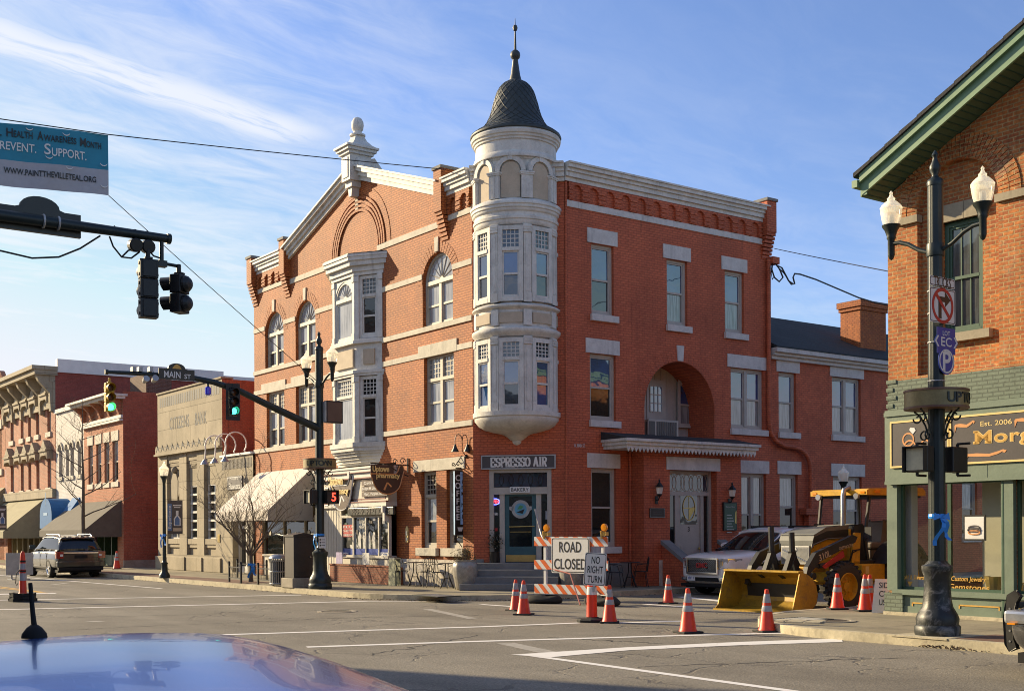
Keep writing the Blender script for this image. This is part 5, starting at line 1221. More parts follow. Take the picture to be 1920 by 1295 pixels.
for q in range(6): xx = f0 + .6 + (f1 - f0 - 1.2)*q/5; m.box(xx - .2, .2, .15, xx + .2, .52, 3.8)
m.xf(X); m.build('mullion', M['brick_old'], sh)
aw_ = awning(t, f0 + 1, f1 - .2, 4.8, 3.2, 2.0, M['awning_tan'], M['awning_tan'], None, 0, .4); aw_.matrix_local = X
# ================================================================== jeweller's shop on the right
J = Fr(gnd(1668, 1150, .15)[:2], -DA)
jb = thing('jewellers_shop', 'orange brick gabled shop with sage green storefront at right', 'building', J.w(0, 0, .15), J.rz)
RJ = Matrix.Translation((0, 0, -.15))
jx = lambda px, py=700, y=0.: J.X(px, y, py)
jz = lambda px, py, y=0.: J.Z(px, py, y)
def PJ(mb, name, mat, parent=None, **kw):
    if parent is None: mb.xf(RJ)
    return mb.build(name, mat, parent or jb, **kw)
JW = 9.4; OV = -.62
e0 = J.px(1617, 370, OV); e1 = J.px(1918, 104, OV); sl_ = (e1[1] - e0[1])/(e1[0] - e0[0]); APj = JW/2
zw_l = e0[1] + sl_*(0 - e0[0]) + .03
zap = zw_l + sl_*APj
za_, zb_ = jz(1665, 716), jz(1700, 775)
jw = (jx(1766, 500, .1), jx(1841, 500, .1), jz(1800, 624, .1), jz(1800, 411, .1))
rL, rR = jx(1720, 450), jx(1872, 380); imz = jz(1700, 420); ra = (rR - rL)/2; rcx = (rL + rR)/2; rz_ = min(imz, jz(1824, 292) - ra) 
rz_ = jz(1824, 290) - ra
m = MB().wall([(0, .15), (JW, .15), (JW, zw_l), (APj, zap), (0, zw_l)], [archloop(rL, rR, za_ + .05, rz_, 28), rect(.18, jx(1885, 1000), .55, jz(1720, 903)), rect(jx(1906, 1000), JW - .4, .55, jz(1720, 903))], 0, .13)
sw_ = MB().wall([(0, .15), (16, .15), (16, zw_l), (0, zw_l)], [rect(.35, 3.6, .72, 3.35), rect(4.2, 6.2, .72, 3.35)], 0, .13).xf(Matrix.Rotation(pi/2, 4, 'Z'))
k = len(m.v); m.v += [Vector((-p.x if False else p.x + .0, p.y, p.z)) for p in sw_.v]; m.f += [tuple(i + k for i in f) for f in sw_.f]; m.m += sw_.m
m.quad((JW, 0, .15), (JW, 16, .15), (JW, 16, zw_l), (JW, 0, zw_l))
PJ(m, 'brick_wall', M['brick_jewel'])
PJ(MB().wall([(rL, za_ + .05)] + archloop(rL, rR, za_ + .05, rz_, 28)[1:], [rect(*jw)], .13, .2), 'recessed_wall', M['brick_jewel'])
v = MB(); n = 40
for j, rr in enumerate((ra + .01, ra + .24)):
    for k in range(n):
        a0, a1 = pi*k/n + .006, pi*(k+1)/n - .006; v.prism([(rcx + q*cos(a), rz_ + q*sin(a)) for q, a in ((rr, a0), (rr + .215, a0), (rr + .215, a1), (rr, a1))], -.012 - .008*j, .02)
PJ(v, 'brick_arch', M['brick_jewel'])
m = MB().box(rL - .42, -.07, rz_ - .14, rL + .04, .1, rz_).box(rR - .04, -.07, rz_ - .14, rR + 1.6, .1, rz_)
m.box(jw[0] - .02, .07, jw[3], jw[1] + .14, .25, jw[3] + .32).box(jw[0] - .06, .0, jw[2] - .16, jw[1] + .2, .25, jw[2]); PJ(m, 'stone_block', M['limestone'])
fo = window(None, *jw, y=.2, up='g_shade', low='g_shade', fm='green_dk', parent=jb, xf=RJ, bars=(3, 2), bw=.09)
PJ(MB().box(0, .13, .2, JW, .15, .5).box(.2, 5.9, .2, JW - .2, 6.0, zw_l).box(.2, .35, 4.2, JW - .2, 6, 4.25), 'floor', M['cream_wall'])
# roof: two slopes, soffit boards, green fascias
ux = 1/sqrt(1 + sl_*sl_); nx_, nz_ = -sl_*ux, ux
EXT = -e0[0]
def slope(m, side, h0, h1, y0, y1, a0=0.0, ext=None):
    ext = EXT + (ext or 0)
    pts = []
    for (x, h) in ((-ext, h0), (APj, h0), (APj, h1), (-ext, h1)): 
        z = zw_l + sl_*x + h; xx = x if side < 0 else JW - x; pts.append((xx, z))
    m.prism(pts, y0, y1)
so_ = MB(); 
for s_ in (-1, 1): slope(so_, s_, .02, .06, OV + .02, 16)
PJ(so_, 'soffit', M['green_soffit'])
bd = MB()
for k in range(42):
    x = -EXT + .03 + k*.13
    bd.box(x, OV + .05, zw_l + sl_*x + .006, x + .012, -.002, zw_l + sl_*x + .03)
PJ(bd, 'soffit_joint', M['green_dk'])
fa = MB()
for s_ in (-1, 1): slope(fa, s_, .0, .30, OV - .03, OV + .02); slope(fa, s_, .06, .26, OV - .03, 16) if False else None
PJ(fa, 'barge_board', M['green_md'])
fb = MB()
for s_ in (-1, 1): slope(fb, s_, .24, .40, OV - .10, OV - .03)
PJ(fb, 'gutter_edge', M['green_md'])
ef = MB(); xe = -EXT; ze_ = zw_l + sl_*xe
ef.box(xe - .03, OV - .02, ze_ - .02, xe, 16, ze_ + .30).box(xe - .16, OV - .12, ze_ + .16, xe - .03, 16, ze_ + .30).prism([(xe, ze_ - .0), (.0, ze_ - .0), (0, zw_l + .0)], OV - .02, OV + .02)
PJ(ef, 'eave_board', M['green_md'])
rf = MB()
for s_ in (-1, 1): slope(rf, s_, .40, .46, OV - .12, 16, ext=.11)
ro = PJ(rf, 'shingle_roof', M['shingle'])
ed = MB(); k = 0; x = -EXT - .11
while x < APj:
    w = .3 + .12*random.random(); z = zw_l + sl_*x + .46; ed.prism([(x, z - .05), (x + w*1.04, z - .05 + sl_*w*1.04), (x + w*1.04, z + .02 + sl_*w), (x, z + .035)], OV - .14, OV + .1); x += w
PJ(ed, 'shingle_edge', M['tar'])
# green painted storefront
PJ(MB().box(-.008, -.012, zb_ - .1, JW, 0, za_).box(-.012, -.01, zb_ - .1, 0, 1, za_), 'painted_band', M['brick_green'])
q = MB()
for k in range(5): q.box(-.03, -.03, zb_ - .02 + k*.155, .19 - .07*(k % 2), .3, zb_ + .055 + k*.155)
PJ(q, 'quoin', M['brick_green'])
FY = -.16; z0_, z1_ = jz(1680, 905, FY), jz(1680, 778, FY); fx0 = jx(1659, 840, FY)
o = PJ(MB().box(fx0, FY, z0_, JW, .05, z1_).box(fx0, FY - .03, z1_ - .02, JW, .05, z1_ + .06).box(fx0, FY, z1_ + .06, JW, .02, z1_ + .1), 'fascia', M['green'])
MB().box(fx0, FY - .015, z0_ - .03, JW, FY, z0_ + .03).box(jx(1850, 840, FY), FY - .004, z0_, jx(1850, 840, FY) + .012, FY, jz(1850, 866, FY)).xf(RJ).build('fascia_moulding', M['green'], o)
pz0, pz1 = jz(1700, 1104), jz(1720, 904)
p0, p1 = jx(1669, 1000), jx(1688, 1000); p2_, p3_ = jx(1883, 1000), jx(1906, 1000)
o = PJ(MB().box(p0, -.1, .62, p1, .12, pz1).box(p2_, -.1, .2, p3_, .12, pz1), 'storefront_post', M['green'])
MB().box(p2_ + .02, -.105, .25, p2_ + .05, -.1, pz1).xf(RJ).build('post_painted_shade', M['green_dk'], o)  # raised dark green strip paints the shade of a joint in the post
o = PJ(MB().box(p1, -.08, .3, JW, .12, pz0 - .1).box(p1 - .1, -.14, pz0 - .1, JW, .12, pz0).box(p1, -.1, .15, JW, .12, .33), 'bulkhead', M['green'])
gl_ = MB()
for (a, b) in ((jx(1715, 1130), jx(1788, 1130)), (jx(1803, 1130), jx(1880, 1130)), (p3_ + .1, p3_ + 1.2)):
    za, zc = jz(1720, 1142), jz(1720, 1128)
    for r in ((a, za, b, za + .025), (a, zc - .025, b, zc), (a, za, a + .025, zc), (b - .025, za, b, zc)): gl_.box(r[0], -.092, r[1], r[2], -.08, r[3])
gl_.xf(RJ).build('gilt_panel_line', M['gold'], o)
PJ(MB().box(-.015, -.14, .2, .40, .1, jz(1700, 1111)), 'painted_brick_pier', M['brick_green']); PJ(MB().box(-.03, -.16, .14, JW, .1, .21), 'stone_base', M['kerb'])
for (a, b) in ((p1, p2_), (p3_, JW - .45)):
    wo = PJ(MB().box(a, .03, pz0, a + .05, .1, pz1).box(b - .05, .03, pz0, b, .1, pz1).box(a, .03, pz1 - .05, b, .1, pz1).box(a, .03, pz0, b, .1, pz0 + .05), 'shop_window', M['green_dk'])
    MB().quad((a + .05, .06, pz0 + .05), (b - .05, .06, pz0 + .05), (b - .05, .06, pz1 - .05), (a + .05, .06, pz1 - .05)).xf(RJ).build('pane', M['g_clear'], wo)
    lt = MB().mat(0)
    if a == p1:
        for sx_, s1_ in ((jx(1715, 1090), 'Gold & Silversmiths'), (jx(1812, 1090), 'Custom Jewelry')): txt(lt, s1_, .085, sx_, .055, jz(1720, 1086), .01, .004, align='C', slant=.2, w=.72)
        txt(lt, 'Gemstones', .105, jx(1812, 1098), .054, jz(1720, 1102), .01, .004, slant=.2, w=.85)
        lt.prism([(jx(1703, 1090) - .06, jz(1720, 1090)), (jx(1703, 1090) + .06, jz(1720, 1090)), (jx(1703, 1090), jz(1720, 1100))], .05, .056)
    else: txt(lt, 'Diamonds', .16, a + .35, .055, jz(1720, 1100), .014, .004, slant=.2)
    lt.xf(RJ).build('gilt_lettering', M['gold'], wo)
# inside: white pillar, cream wall, door, shelf, basket
inn = PJ(MB().box(jx(1693, 1000, .3), .3, .3, jx(1709, 1000, .3), .5, pz1), 'inside_pillar', M['white'])
MB().box(jx(1845, 1000, .6), .55, .3, p2_ + .6, .65, pz1).xf(RJ).build('cream_partition', M['cream_wall'], inn)
MB().box(p1, .2, pz0 - .2, p2_, 1.2, pz0 - .12).xf(RJ).build('window_shelf', M['cream_wall'], inn)
for (ya, yb) in ((.35, 3.6), (4.2, 6.2)):
    wo = PJ(MB().box(-.02, ya, .72, .06, ya + .06, 3.35).box(-.02, yb - .06, .72, .06, yb, 3.35).box(-.02, ya, 3.28, .06, yb, 3.35).box(-.02, ya, .72, .06, yb, .79).box(-.02, (ya+yb)/2 - .03, .79, .06, (ya+yb)/2 + .03, 3.28), 'side_window', M['green_dk']); MB().quad((.02, ya, .72), (.02, yb, .72), (.02, yb, 3.35), (.02, ya, 3.35)).xf(RJ).build('pane', M['g_clear'], wo)
MB().box(1.6, .9, .3, 2.5, 1.3, 1.5).box(2.9, 2.4, .3, 4.5, 2.9, 1.35).xf(RJ).build('display_case', M['brown'], inn)
m = MB().cyl((jx(1862, 1085, .4), .45, pz0 - .12), (jx(1862, 1085, .4), .45, pz0 + .28), .1, .19, 14, False).xf(RJ); m.build('basket', M['brass'], inn)
# ================================================================== buildings across the street, behind and beside the camera
def opposite(label, s0, s1, t0, h, mat, nx):
    OF = Fr(G(s0, t0)[:2], DA * -1); t = thing('street_building', label, 'building', G(s0, t0, .15), A.rz, None); L = s1 - s0; D = 15.0
    ops = [rect(.8 + (L - 1.0)*k/nx, .8 + (L - 1.0)*k/nx + 1.1, z, z + 2.0) for k in range(nx) for z in ([4.6, 8.4] if h > 11 else [4.6])]
    m = MB().wall([(0, 0), (L, 0), (L, h), (0, h)], [], 0, .0); m.quad((0, 0, 0), (0, -D, 0), (0, -D, h), (0, 0, h)).quad((L, 0, 0), (L, -D, 0), (L, -D, h), (L, 0, h)).quad((0, -D, 0), (L, -D, 0), (L, -D, h), (0, -D, h)).quad((0, 0, h - .3), (L, 0, h - .3), (L, -D, h - .3), (0, -D, h - .3))
    m.build('brick_wall', mat, t); MB().box(-.1, -.3, h - .2, L + .1, .4, h + .2).box(-.05, -.1, h - .6, L + .05, .2, h - .2).build('cornice', M['stone'], t); MB().box(0, -.1, 3.5, L, .25, 4.0).build('shop_cornice', M['frame'], t); MB().box(.4, -.05, .3, L - .4, .04, 3.4).build('shop_front', M['g_dark'], t)
    for o in ops:
        (a, z0), (b, _), (_, z1), _ = o; f = MB().box(a - .1, -.02, z0 - .15, b + .1, .06, z1 + .25).build('window', M['stone'], t); MB().box(a, .06, z0, b, .07, z1).build('pane', M['g_dark'], f)
opposite('tall brick corner block across the main street, outside the picture at left', -12.4, 8.6, 24.5, 13.2, M['brick_pale'], 7)
opposite('lower brick shop building across the main street behind the camera', 16.5, 46, 24.8, 9.0, M['brick_old'], 9)
# ================================================================== lamp posts and signal poles
def globe_lamp(t, x, z0, mats=True):
    st = MB().lathe([(.0001, z0 - .03), (.035, z0), (.055, z0 + .06), (.055, z0 + .30), (.075, z0 + .33), (.07, z0 + .36), (.105, z0 + .46), (.14, z0 + .51), (.15, z0 + .54)], (x, 0), 14).build('lamp', M['iron'], t, smooth=50)
    MB().lathe([(.12, z0 + .54), (.145, z0 + .62), (.165, z0 + .74), (.168, z0 + .80)], (x, 0), 20, flute=.012, fn=20).build('globe', M['g_globe'], st, smooth=60)
    MB().lathe([(.175, z0 + .79), (.178, z0 + .82), (.15, z0 + .86), (.10, z0 + .91), (.06, z0 + .94), (.065, z0 + .97), (.035, z0 + 1.0), (.02, z0 + 1.04), (.028, z0 + 1.06), (.0001, z0 + 1.1)], (x, 0), 16).build('cap', M['g_globe'], st, smooth=40)
    MB().lathe([(.05, z0 + .54), (.05, z0 + .70), (.0001, z0 + .72)], (x, 0), 10).build('bulb', M['white'], st)
BASE = [(.335, 0), (.345, .05), (.345, .14), (.315, .17), (.325, .26), (.30, .33), (.27, .38), (.235, .44), (.212, .55), (.20, .72), (.20, .93), (.225, .99), (.235, 1.02), (.235, 1.08), (.18, 1.11), (.165, 1.13), (.14, 1.16)]
def scroll(m, c, r0, a0, turns, sgn, z0):
    pts = []
    for k in range(17):
        f = k/16; r = r0*(1 - .72*f); a = a0 + sgn*turns*2*pi*f; pts.append((c + r*cos(a), 0, z0 + r*sin(a)))
    m.tube(pts, .014, 5)
def ring_sign(t, z, rz_world, ang0, step, text='UPTOWN'):
    r = .48
    m = MB().mat(0).lathe([(r - .03, z + .02), (r, z), (r, z + .26), (r - .03, z + .24)], n=40, cap=False).mat(1).lathe([(r - .02, z + .24), (r + .012, z + .245), (r + .012, z + .275), (r - .02, z + .275)], n=40).lathe([(r - .02, z - .02), (r + .01, z - .02), (r + .01, z + .01), (r - .02, z + .01)], n=40).lathe([(.1, z + .26), (r, z + .262)], n=40)
    ro = m.build('ring_sign', [M['bronze'], M['bronze_dk']], t, smooth=40)
    l = MB()
    for i, ch in enumerate(text):
        a = ang0 + step*i - rz_world; X = Matrix.Rotation(a, 4, 'Z') @ Matrix.Translation((r + .001, 0, 0)) @ Matrix.Rotation(pi/2, 4, 'Z'); txt(l, ch, .15, 0, 0, z + .055, .02, .01, xf=X)
    l.build('lettering', M['iron'], ro)
    b = MB()
    for s_ in (-1, 1):
        bb = MB(); scroll(bb, .34*s_, .085, pi*(0 if s_ > 0 else 1), .9, -s_, z - .14); scroll(bb, .22*s_, .085, pi/2, .95, -s_, z - .43)
        bb.tube([(.40*s_, 0, z - .03), (.3*s_, 0, z - .10), (.2*s_, 0, z - .26), (.14*s_, 0, z - .44)], .016, 5)
        k = len(b.v); b.v += bb.v; b.f += [tuple(i + k for i in f) for f in bb.f]; b.m += bb.m
        q = MB(); q.v = [Vector((-p.y, p.x, p.z)) for p in bb.v]; k = len(b.v); b.v += q.v; b.f += [tuple(i + k for i in f) for f in bb.f]; b.m += bb.m
    b.build('scroll_bracket', M['iron'], ro)
def ribbon(parent, r, z, side, rz):
    m = MB().lathe([(r + .004, z), (r + .012, z + .03), (r + .004, z + .07)], n=16)
    a = side
    for q, (dx, L) in enumerate(((-.03, .42), (.05, .34))):
        c = Vector((cos(a), sin(a), 0)); p = Vector((-sin(a), cos(a), 0)); pts = []
        for k in range(7): f = k/6; w = .035; b = c*(r + .03 + .05*sin(f*5 + q)) + p*(dx*3*f + .03*sin(f*6)) + Vector((0, 0, z - L*f)); pts += [b - p*w, b + p*w]
        m.add(pts, [(2*k, 2*k + 1, 2*k + 3, 2*k + 2) for k in range(6)])
    for q in (-1, 1):
        c = Vector((cos(a), sin(a), 0))*(r + .02); p = Vector((-sin(a), cos(a), 0)); m.add([c + Vector((0, 0, z + .02)), c + p*q*.12 + Vector((0, 0, z + .09)), c + p*q*.14 + Vector((0, 0, z - .03))], [(0, 1, 2)])
    return m.build('ribbon', M['ribbon'], parent)
def big_post(name, label, cat, loc, ang0, step, group, lamps=True, base='iron_worn'):
    t = thing(name, label, cat, loc, A.rz, group)
    MB().lathe(BASE, n=32, flute=.018, fn=8).build('base', M[base], t, smooth=50)
    m = MB().lathe([(.128, 1.14), (.122, 3.0), (.114, 7.02)], n=40, flute=.035, fn=10).lathe([(.135, 5.9), (.14, 5.92), (.14, 6.08), (.135, 6.1)], n=20); m.build('shaft', M['iron'], t, smooth=60)
    MB().lathe([(.125, 7.0), (.13, 7.05), (.115, 7.1), (.06, 7.13), (.05, 7.17), (.085, 7.24), (.09, 7.3), (.05, 7.38), (.035, 7.44), (.055, 7.48), (.035, 7.52), (.0001, 7.57)], n=20).build('finial', M['iron'], t, smooth=50)
    if lamps:
        for s_ in (-1, 1):
            MB().tube([(s_*.1, 0, 5.98), (s_*.3, 0, 6.06), (s_*.5, 0, 6.19), (s_*.66, 0, 6.25), (s_*.82, 0, 6.26)], .034, 8).build('arm', M['iron'], t, smooth=60); globe_lamp(t, s_*.82, 6.02)
    if ang0 is not None: ring_sign(t, 3.54, A.rz, ang0, step)
    return t
gR = gnd(1758, 1190, .15); gL = gnd(600.5, 1103, .15)
tR = big_post('lamp_post', 'tall black fluted twin lamp post with traffic signs beside the jewellery shop', 'lamp post', gR, rad(-82), .27, 'black fluted lamp posts')
tL = big_post('signal_pole', 'tall twin lamp post carrying the far signal arm in front of the pharmacy', 'lamp post', gL, rad(-122), .27, 'black fluted lamp posts', base='iron')
MB().box(-.5, -.5, -.02, .5, .5, .006).build('footing', M['kerb'], tR)
ribbon(tR, .125, 1.82, rad(-80) - A.rz, 0); ribbon(tL, .125, 1.55, rad(-150) - A.rz, 0)
# ---------------- far mast arm
TF = Fr(gL[:2], DB)
zb0 = -.15
pts = [(600, 804), (560, 786), (500, 757.5), (450, 733), (400, 716), (350, 706), (290, 702), (240, 699), (198, 697)]
ap = [TF.px(*p) for p in pts]; apx = [TF.w(x, 0, z) for x, z in ap]
XT = (Matrix.Translation(tuple(tL.location)) @ Matrix.Rotation(A.rz, 4, 'Z')).inverted()
ao_ = MB().tube(apx, [.12 - .075*k/8 for k in range(9)], 12).cyl(apx[-1] - Vector((DB.x, DB.y, 0))*.02, apx[-1] + Vector((DB.x, DB.y, 0))*.06, .07).xf(XT).build('mast_arm', M['iron'], tL, smooth=60)
def wire(name, pts, r, label, cat, mat='sign_black', sag=0, n=14, parent=None, xf=None):
    P_ = []
    for i in range(len(pts) - 1):
        a, b = Vector(pts[i]), Vector(pts[i+1])
        for k in range(n + (i == len(pts) - 2)): f = k/n; P_.append(a.lerp(b, f) - Vector((0, 0, sag*4*f*(1 - f))))
    m = MB().tube(P_, r, 5)
    if xf: m.xf(xf)
    o = m.build(name, M[mat], parent)
    if label: tag(o, label, cat)
    return o
# ---------------- traffic signal heads
M['lens_dark'] = pm('unlit_lens', (.10, .035, .012), .25); M['green_lamp'] = glow('green_lamp', (.05, 1.0, .55), 3.2); M['yellow_body'] = pm('yellow_housing', (.62, .38, .03), .45, dirt=(.25, .16, .03, .3))
def signal(name, label, loc, rz, body='black', plate=True, lit=2, group='traffic signal heads', sec=.255, k=3, dome=True):
    """three section head, hangs from loc, faces local -y"""
    t = thing(name, label, 'traffic light', loc, rz, group); H = sec*k
    m2 = MB()
    for i in range(k):
        z = -.12 - sec*(i + .5); m2.box(-.115, -.02, z - sec/2 + .005, .115, .14, z + sec/2 - .005)
        if not dome:
            for sx in (-1, 1):
                for q in (-.07, .07): m2.box(sx*.115 - .012, .06, z + q - .02, sx*.115 + .012, .1, z + q + .02)
            m2.box(-.085, .14, z - sec/2 + .02, .085, .155, z + sec/2 - .02); continue
        b = MB().lathe([(.108, 0), (.105, .04), (.07, .085), (.0001, .10)], n=18).xf(Matrix.Translation((0, .139, z)) @ Matrix.Rotation(-pi/2, 4, 'X')); q = len(m2.v); m2.v += b.v; m2.f += [tuple(j + q for j in f) for f in b.f]; m2.m += b.m
    m2.cyl((0, .05, -.13), (0, .05, .02), .03); m2.box(-.05, .0, -.12, .05, .12, -.09)
    h = m2.build('housing', M[body], t, bevel=.012)
    for i in range(k):
        z = -.12 - sec*(i + .5); L = MB().lathe([(.095, 0), (.08, .02), (.0001, .035)], n=20).xf(Matrix.Translation((0, -.02, z)) @ Matrix.Rotation(pi/2, 4, 'X'))
        L.build('lens', M['green_lamp'] if i == lit else M['lens_dark'], t, smooth=40)
        v = MB()
        for j in range(20):
            a0, a1 = rad(-50 + 280*j/20), rad(-50 + 280*(j + 1)/20); l0 = .20 - .08*abs(j - 9.5)/10; r = .108
            v.quad(*[(r*cos(a), y, z + r*sin(a)) for a, y in ((a0, -.02), (a1, -.02), (a1, -.02 - l0), (a0, -.02 - l0))])
        v.build('visor', M[body], t)
    if plate:
        p = MB().wall([(-.21, -H - .25), (.21, -H - .25), (.21, .02), (-.21, .02)], [rect(-.117, .117, -H - .125, -.115)], .03, .004); p.build('back_plate', M['black'], t)
    return t
aD = atan2(DB.y, DB.x)
q = TF.px(433, 722); signal('traffic_light', 'black back plated traffic light, green lit, on the far arm beside the street sign', TF.w(q[0], -.16, q[1] + .02), aD, 'black', True)
q = TF.px(206, 712); signal('traffic_light', 'yellow traffic light with green lit hanging from the tip of the far arm', TF.w(q[0], -.0, q[1] + .04), aD, 'yellow_body', False)
def name_blade(parent, fr, x, z, y, text, back=False):
    X = XTW(fr); m = MB(); w, h = 1.0, .29
    m.mat(0).prism([(x - w/2, z), (x + w/2, z), (x + w/2, z + h), (x + .30, z + h)] + [(x + .24*cos(a), z + h + .02 + .14*sin(a)) for a in [pi*k/10 for k in range(11)]] + [(x - .30, z + h), (x - w/2, z + h)], y - .03, y + .03)
    o = m.xf(X).build('street_sign', M['blade'], parent)
    l = MB()
    if text:
        txt(l, 'MAIN', .17, x - .13, y - .031, z + .05, .012, .004, w=.46); txt(l, 'ST', .12, x + .30, y - .031, z + .05, .01, .004); l.xf(X).build('lettering', M['white'], o)
        g = MB().prism([(x - .13, z + h + .01), (x + .13, z + h + .01), (x + .08, z + h + .09), (x, z + h + .14), (x - .08, z + h + .09)], y - .036, y - .03); g.xf(X).build('crest', M['gold'], o)
    return o
M['blade'] = pm('dark_olive_sign', (.035, .036, .028), .4, var=.12)
def XTW(fr): return XTcur.inverted() @ (Matrix.Translation((fr.o.x, fr.o.y, 0)) @ Matrix.Rotation(fr.rz, 4, 'Z'))
XTcur = XT.inverted()
q = TF.px(328, 713); name_blade(tL, TF, q[0], q[1], -.12, True)
m = MB()
for px_, py_ in ((288, 712), (271, 713)):
    x, z = TF.px(px_, py_); b = MB().lathe([(.0001, -.12), (.05, -.1), (.07, .0), (.09, .12), (.0001, .12)], n=12).xf(Matrix.Translation((x, -.05, z)) @ Matrix.Rotation(rad(70), 4, 'X')); k = len(m.v); m.v += b.v; m.f += [tuple(j + k for j in f) for f in b.f]; m.m += b.m; m.cyl((x, 0, z + .03), (x, 0, z + .22), .02)
for px_ in (250, 262, 282): x, z = TF.px(px_, 693); m.box(x - .05, -.09, z - .05, x + .05, .09, z + .07)
m.xf(XTW(TF)).build('floodlight', M['galv'], tL)
x, z = TF.px(390, 727); m = MB().mat(0).cyl((x, 0, z + .18), (x, 0, z + .02), .03).mat(1).lathe([(.06, -.2), (.085, -.17), (.085, 0), (.05, .03)], n=14)
for i in range(len(m.v) - 14*4, len(m.v)): m.v[i] = Vector((m.v[i].x + x, m.v[i].y, m.v[i].z + z))
m.xf(XTW(TF)).build('blue_beacon', [M['iron'], pm('blue_beacon_lens', (.03, .03, .75), .2, coat=1)], tL)
# sign cabinet on the post
x0, z1 = TF.px(603, 752); x1, z0 = TF.px(634, 795)
m = MB().mat(0).box(x0, -.3, z0, x1, -.16, z1).mat(1).box(x0 + .04, -.304, z0 + .04, x1 - .04, -.3, z1 - .04).mat(2).box(x0 - .02, -.3, z0 + .02, x0, -.05, z1 - .02); m.xf(XTW(TF)).build('sign_cabinet', [M['black'], pm('bare_back_panel', (.13, .075, .05), .6), M['galv']], tL)
x0, z1 = TF.px(598, 1006, -.2); x1, z0 = TF.px(611, 1027, -.2)
m = MB().mat(0).box(x0, -.2, z0, x1, -.19, z1).mat(1)
for k in range(3): zz = z0 + .06 + k*(z1 - z0 - .08)/3; m.box(x0 + .02, -.204, zz, x0 + .06, -.2, zz + .05).box(x0 + .08, -.204, zz + .015, x1 - .03, -.2, zz + .03)
m.mat(1).box(x0 + .04, -.2, z0 - .2, x1 - .04, -.1, z0 - .06); m.xf(XTW(TF)).build('crossing_notice', [M['sign_white'], M['sign_black']], tL)
# ---------------- pedestrian signals
M['red_lamp'] = glow('red_lamp', (1.0, .04, .02), 3.0); M['ped_face'] = pm('pale_signal_face', (.55, .52, .36), .5, var=.15)
def ped(label, loc, rz, face, text=None, txtmat='red_lamp'):
    t = thing('pedestrian_signal', label, 'signal', loc, rz, 'pedestrian signals'); w = .2
    MB().box(-w, -.02, -w, w, .17, w).build('housing', M['black'], t, bevel=.02)
    v = MB().box(-w, -.10, w - .02, w, -.02, w).box(-w, -.10, -w, -w + .02, -.02, w - .02).box(w - .02, -.10, -w, w, -.02, w - .02); v.build('visor', M['black'], t)
    MB().box(-w + .03, -.03, -w + .03, w - .03, -.021, w - .03).build('face', M[face], t)
    if text: m = MB(); txt(m, text, .24, .06, -.03, -.12, .01, .004); m.build('numeral', M[txtmat], t)
    MB().cyl((-.05, .08, w), (-.05, .08, w + .05), .025).cyl((-.05, .08, w + .05), (-.05, .30, w + .05), .02).cyl((-.05, .08, -w - .05), (-.05, .30, -w - .05), .02).cyl((-.05, .08, -w - .05), (-.05, .08, -w), .025).build('bracket', M['black'], t)
    return t
nAa = atan2(-DA.x * 1, DA.y)   # unused helper angle
def at_post(g, s, t, z): return (g.x + DA.x*-s - DB.x*t, g.y + DA.y*-s - DB.y*t, z)
zp = lambda py, D, X=0: (HY - py)/FPX*D + 1.8
ped('pedestrian signal with pale face on the left of the near lamp post', at_post(gR, -.12, .34, zp(861, 18.9) - .03), A.rz, 'ped_face')
ped('black pedestrian signal turned away on the right of the near lamp post', at_post(gR, -.0, -.38, zp(861, 18.9) - .03), aD + pi, 'sign_black')
ped('pedestrian signal with a narrow pale face on the far signal pole', at_post(gL, -.1, .28, zp(931, 35.7) + .03), A.rz, 'ped_face')
ped('countdown pedestrian signal showing a red 5 on the far signal pole', at_post(gL, .2, -.28, zp(931, 35.7) + .03), aD, 'brown', '5')
# ---------------- signs on the near lamp post
SG = Fr(gR[:2], DB); YS = -.15
def plate(px0, px1, py0, py1, y=YS):
    x0, z1 = SG.px(px0, py0, y); x1, _ = SG.px(px1, py0, y); _, z0 = SG.px(px0, py1, y); return x0, x1, z0, z1
def sign_thing(name, label, fr, cx, y, z, cat='sign', group=None): return thing(name, label, cat, fr.w(cx, y, z), fr.rz, group)
def panel(t, w, h, mat, border=None, bw=.02, r=.03, name='plate', th=.006):
    pts = []
    for cx, cz, a in ((w/2 - r, h/2 - r, 0), (-w/2 + r, h/2 - r, 90), (-w/2 + r, -h/2 + r, 180), (w/2 - r, -h/2 + r, 270)): pts += circ(cx, cz, r, a, a + 90, 5)
    o = MB().prism(pts, 0, th).build(name, mat, t)
    if border:
        k1 = (w - 2*bw)/w; k2 = (h - 2*bw)/h; k3 = (w - 4*bw)/w; k4 = (h - 4*bw)/h
        m = MB(); n = len(pts); m.add([(a*k1, -.0015, b*k2) for a, b in pts] + [(a*k3, -.0015, b*k4) for a, b in pts], [(i, (i+1) % n, (i+1) % n + n, i + n) for i in range(n)]); m.build('border', border, t)
    return o
x0, x1, z0, z1 = plate(1743, 1790, 515, 534); w = x1 - x0; t = sign_thing('sign', 'white TRUCKS plate at the top of the near lamp post signs', SG, (x0+x1)/2, YS, (z0+z1)/2)
panel(t, w, z1 - z0, M['sign_white'], M['sign_black'], .012); m = MB(); txt(m, 'TRUCKS', .15, 0, -.001, -.075, .012, .003, w=.44); m.build('lettering', M['sign_black'], t)
x0, x1, z0, z1 = plate(1743, 1791, 536, 602); w, h = x1 - x0, z1 - z0; t = sign_thing('sign', 'white no right turn sign with a red slashed circle and black arrow', SG, (x0+x1)/2, YS, (z0+z1)/2)
panel(t, w, h, M['sign_white'], M['sign_black'], .012)
m = MB().prism([(-.11, -.2), (-.03, -.2), (-.03, .06), (.06, .06), (.06, -.02), (.2, .1), (.06, .22), (.06, .14), (-.11, .14)], -.003, 0); m.build('arrow', M['sign_black'], t)
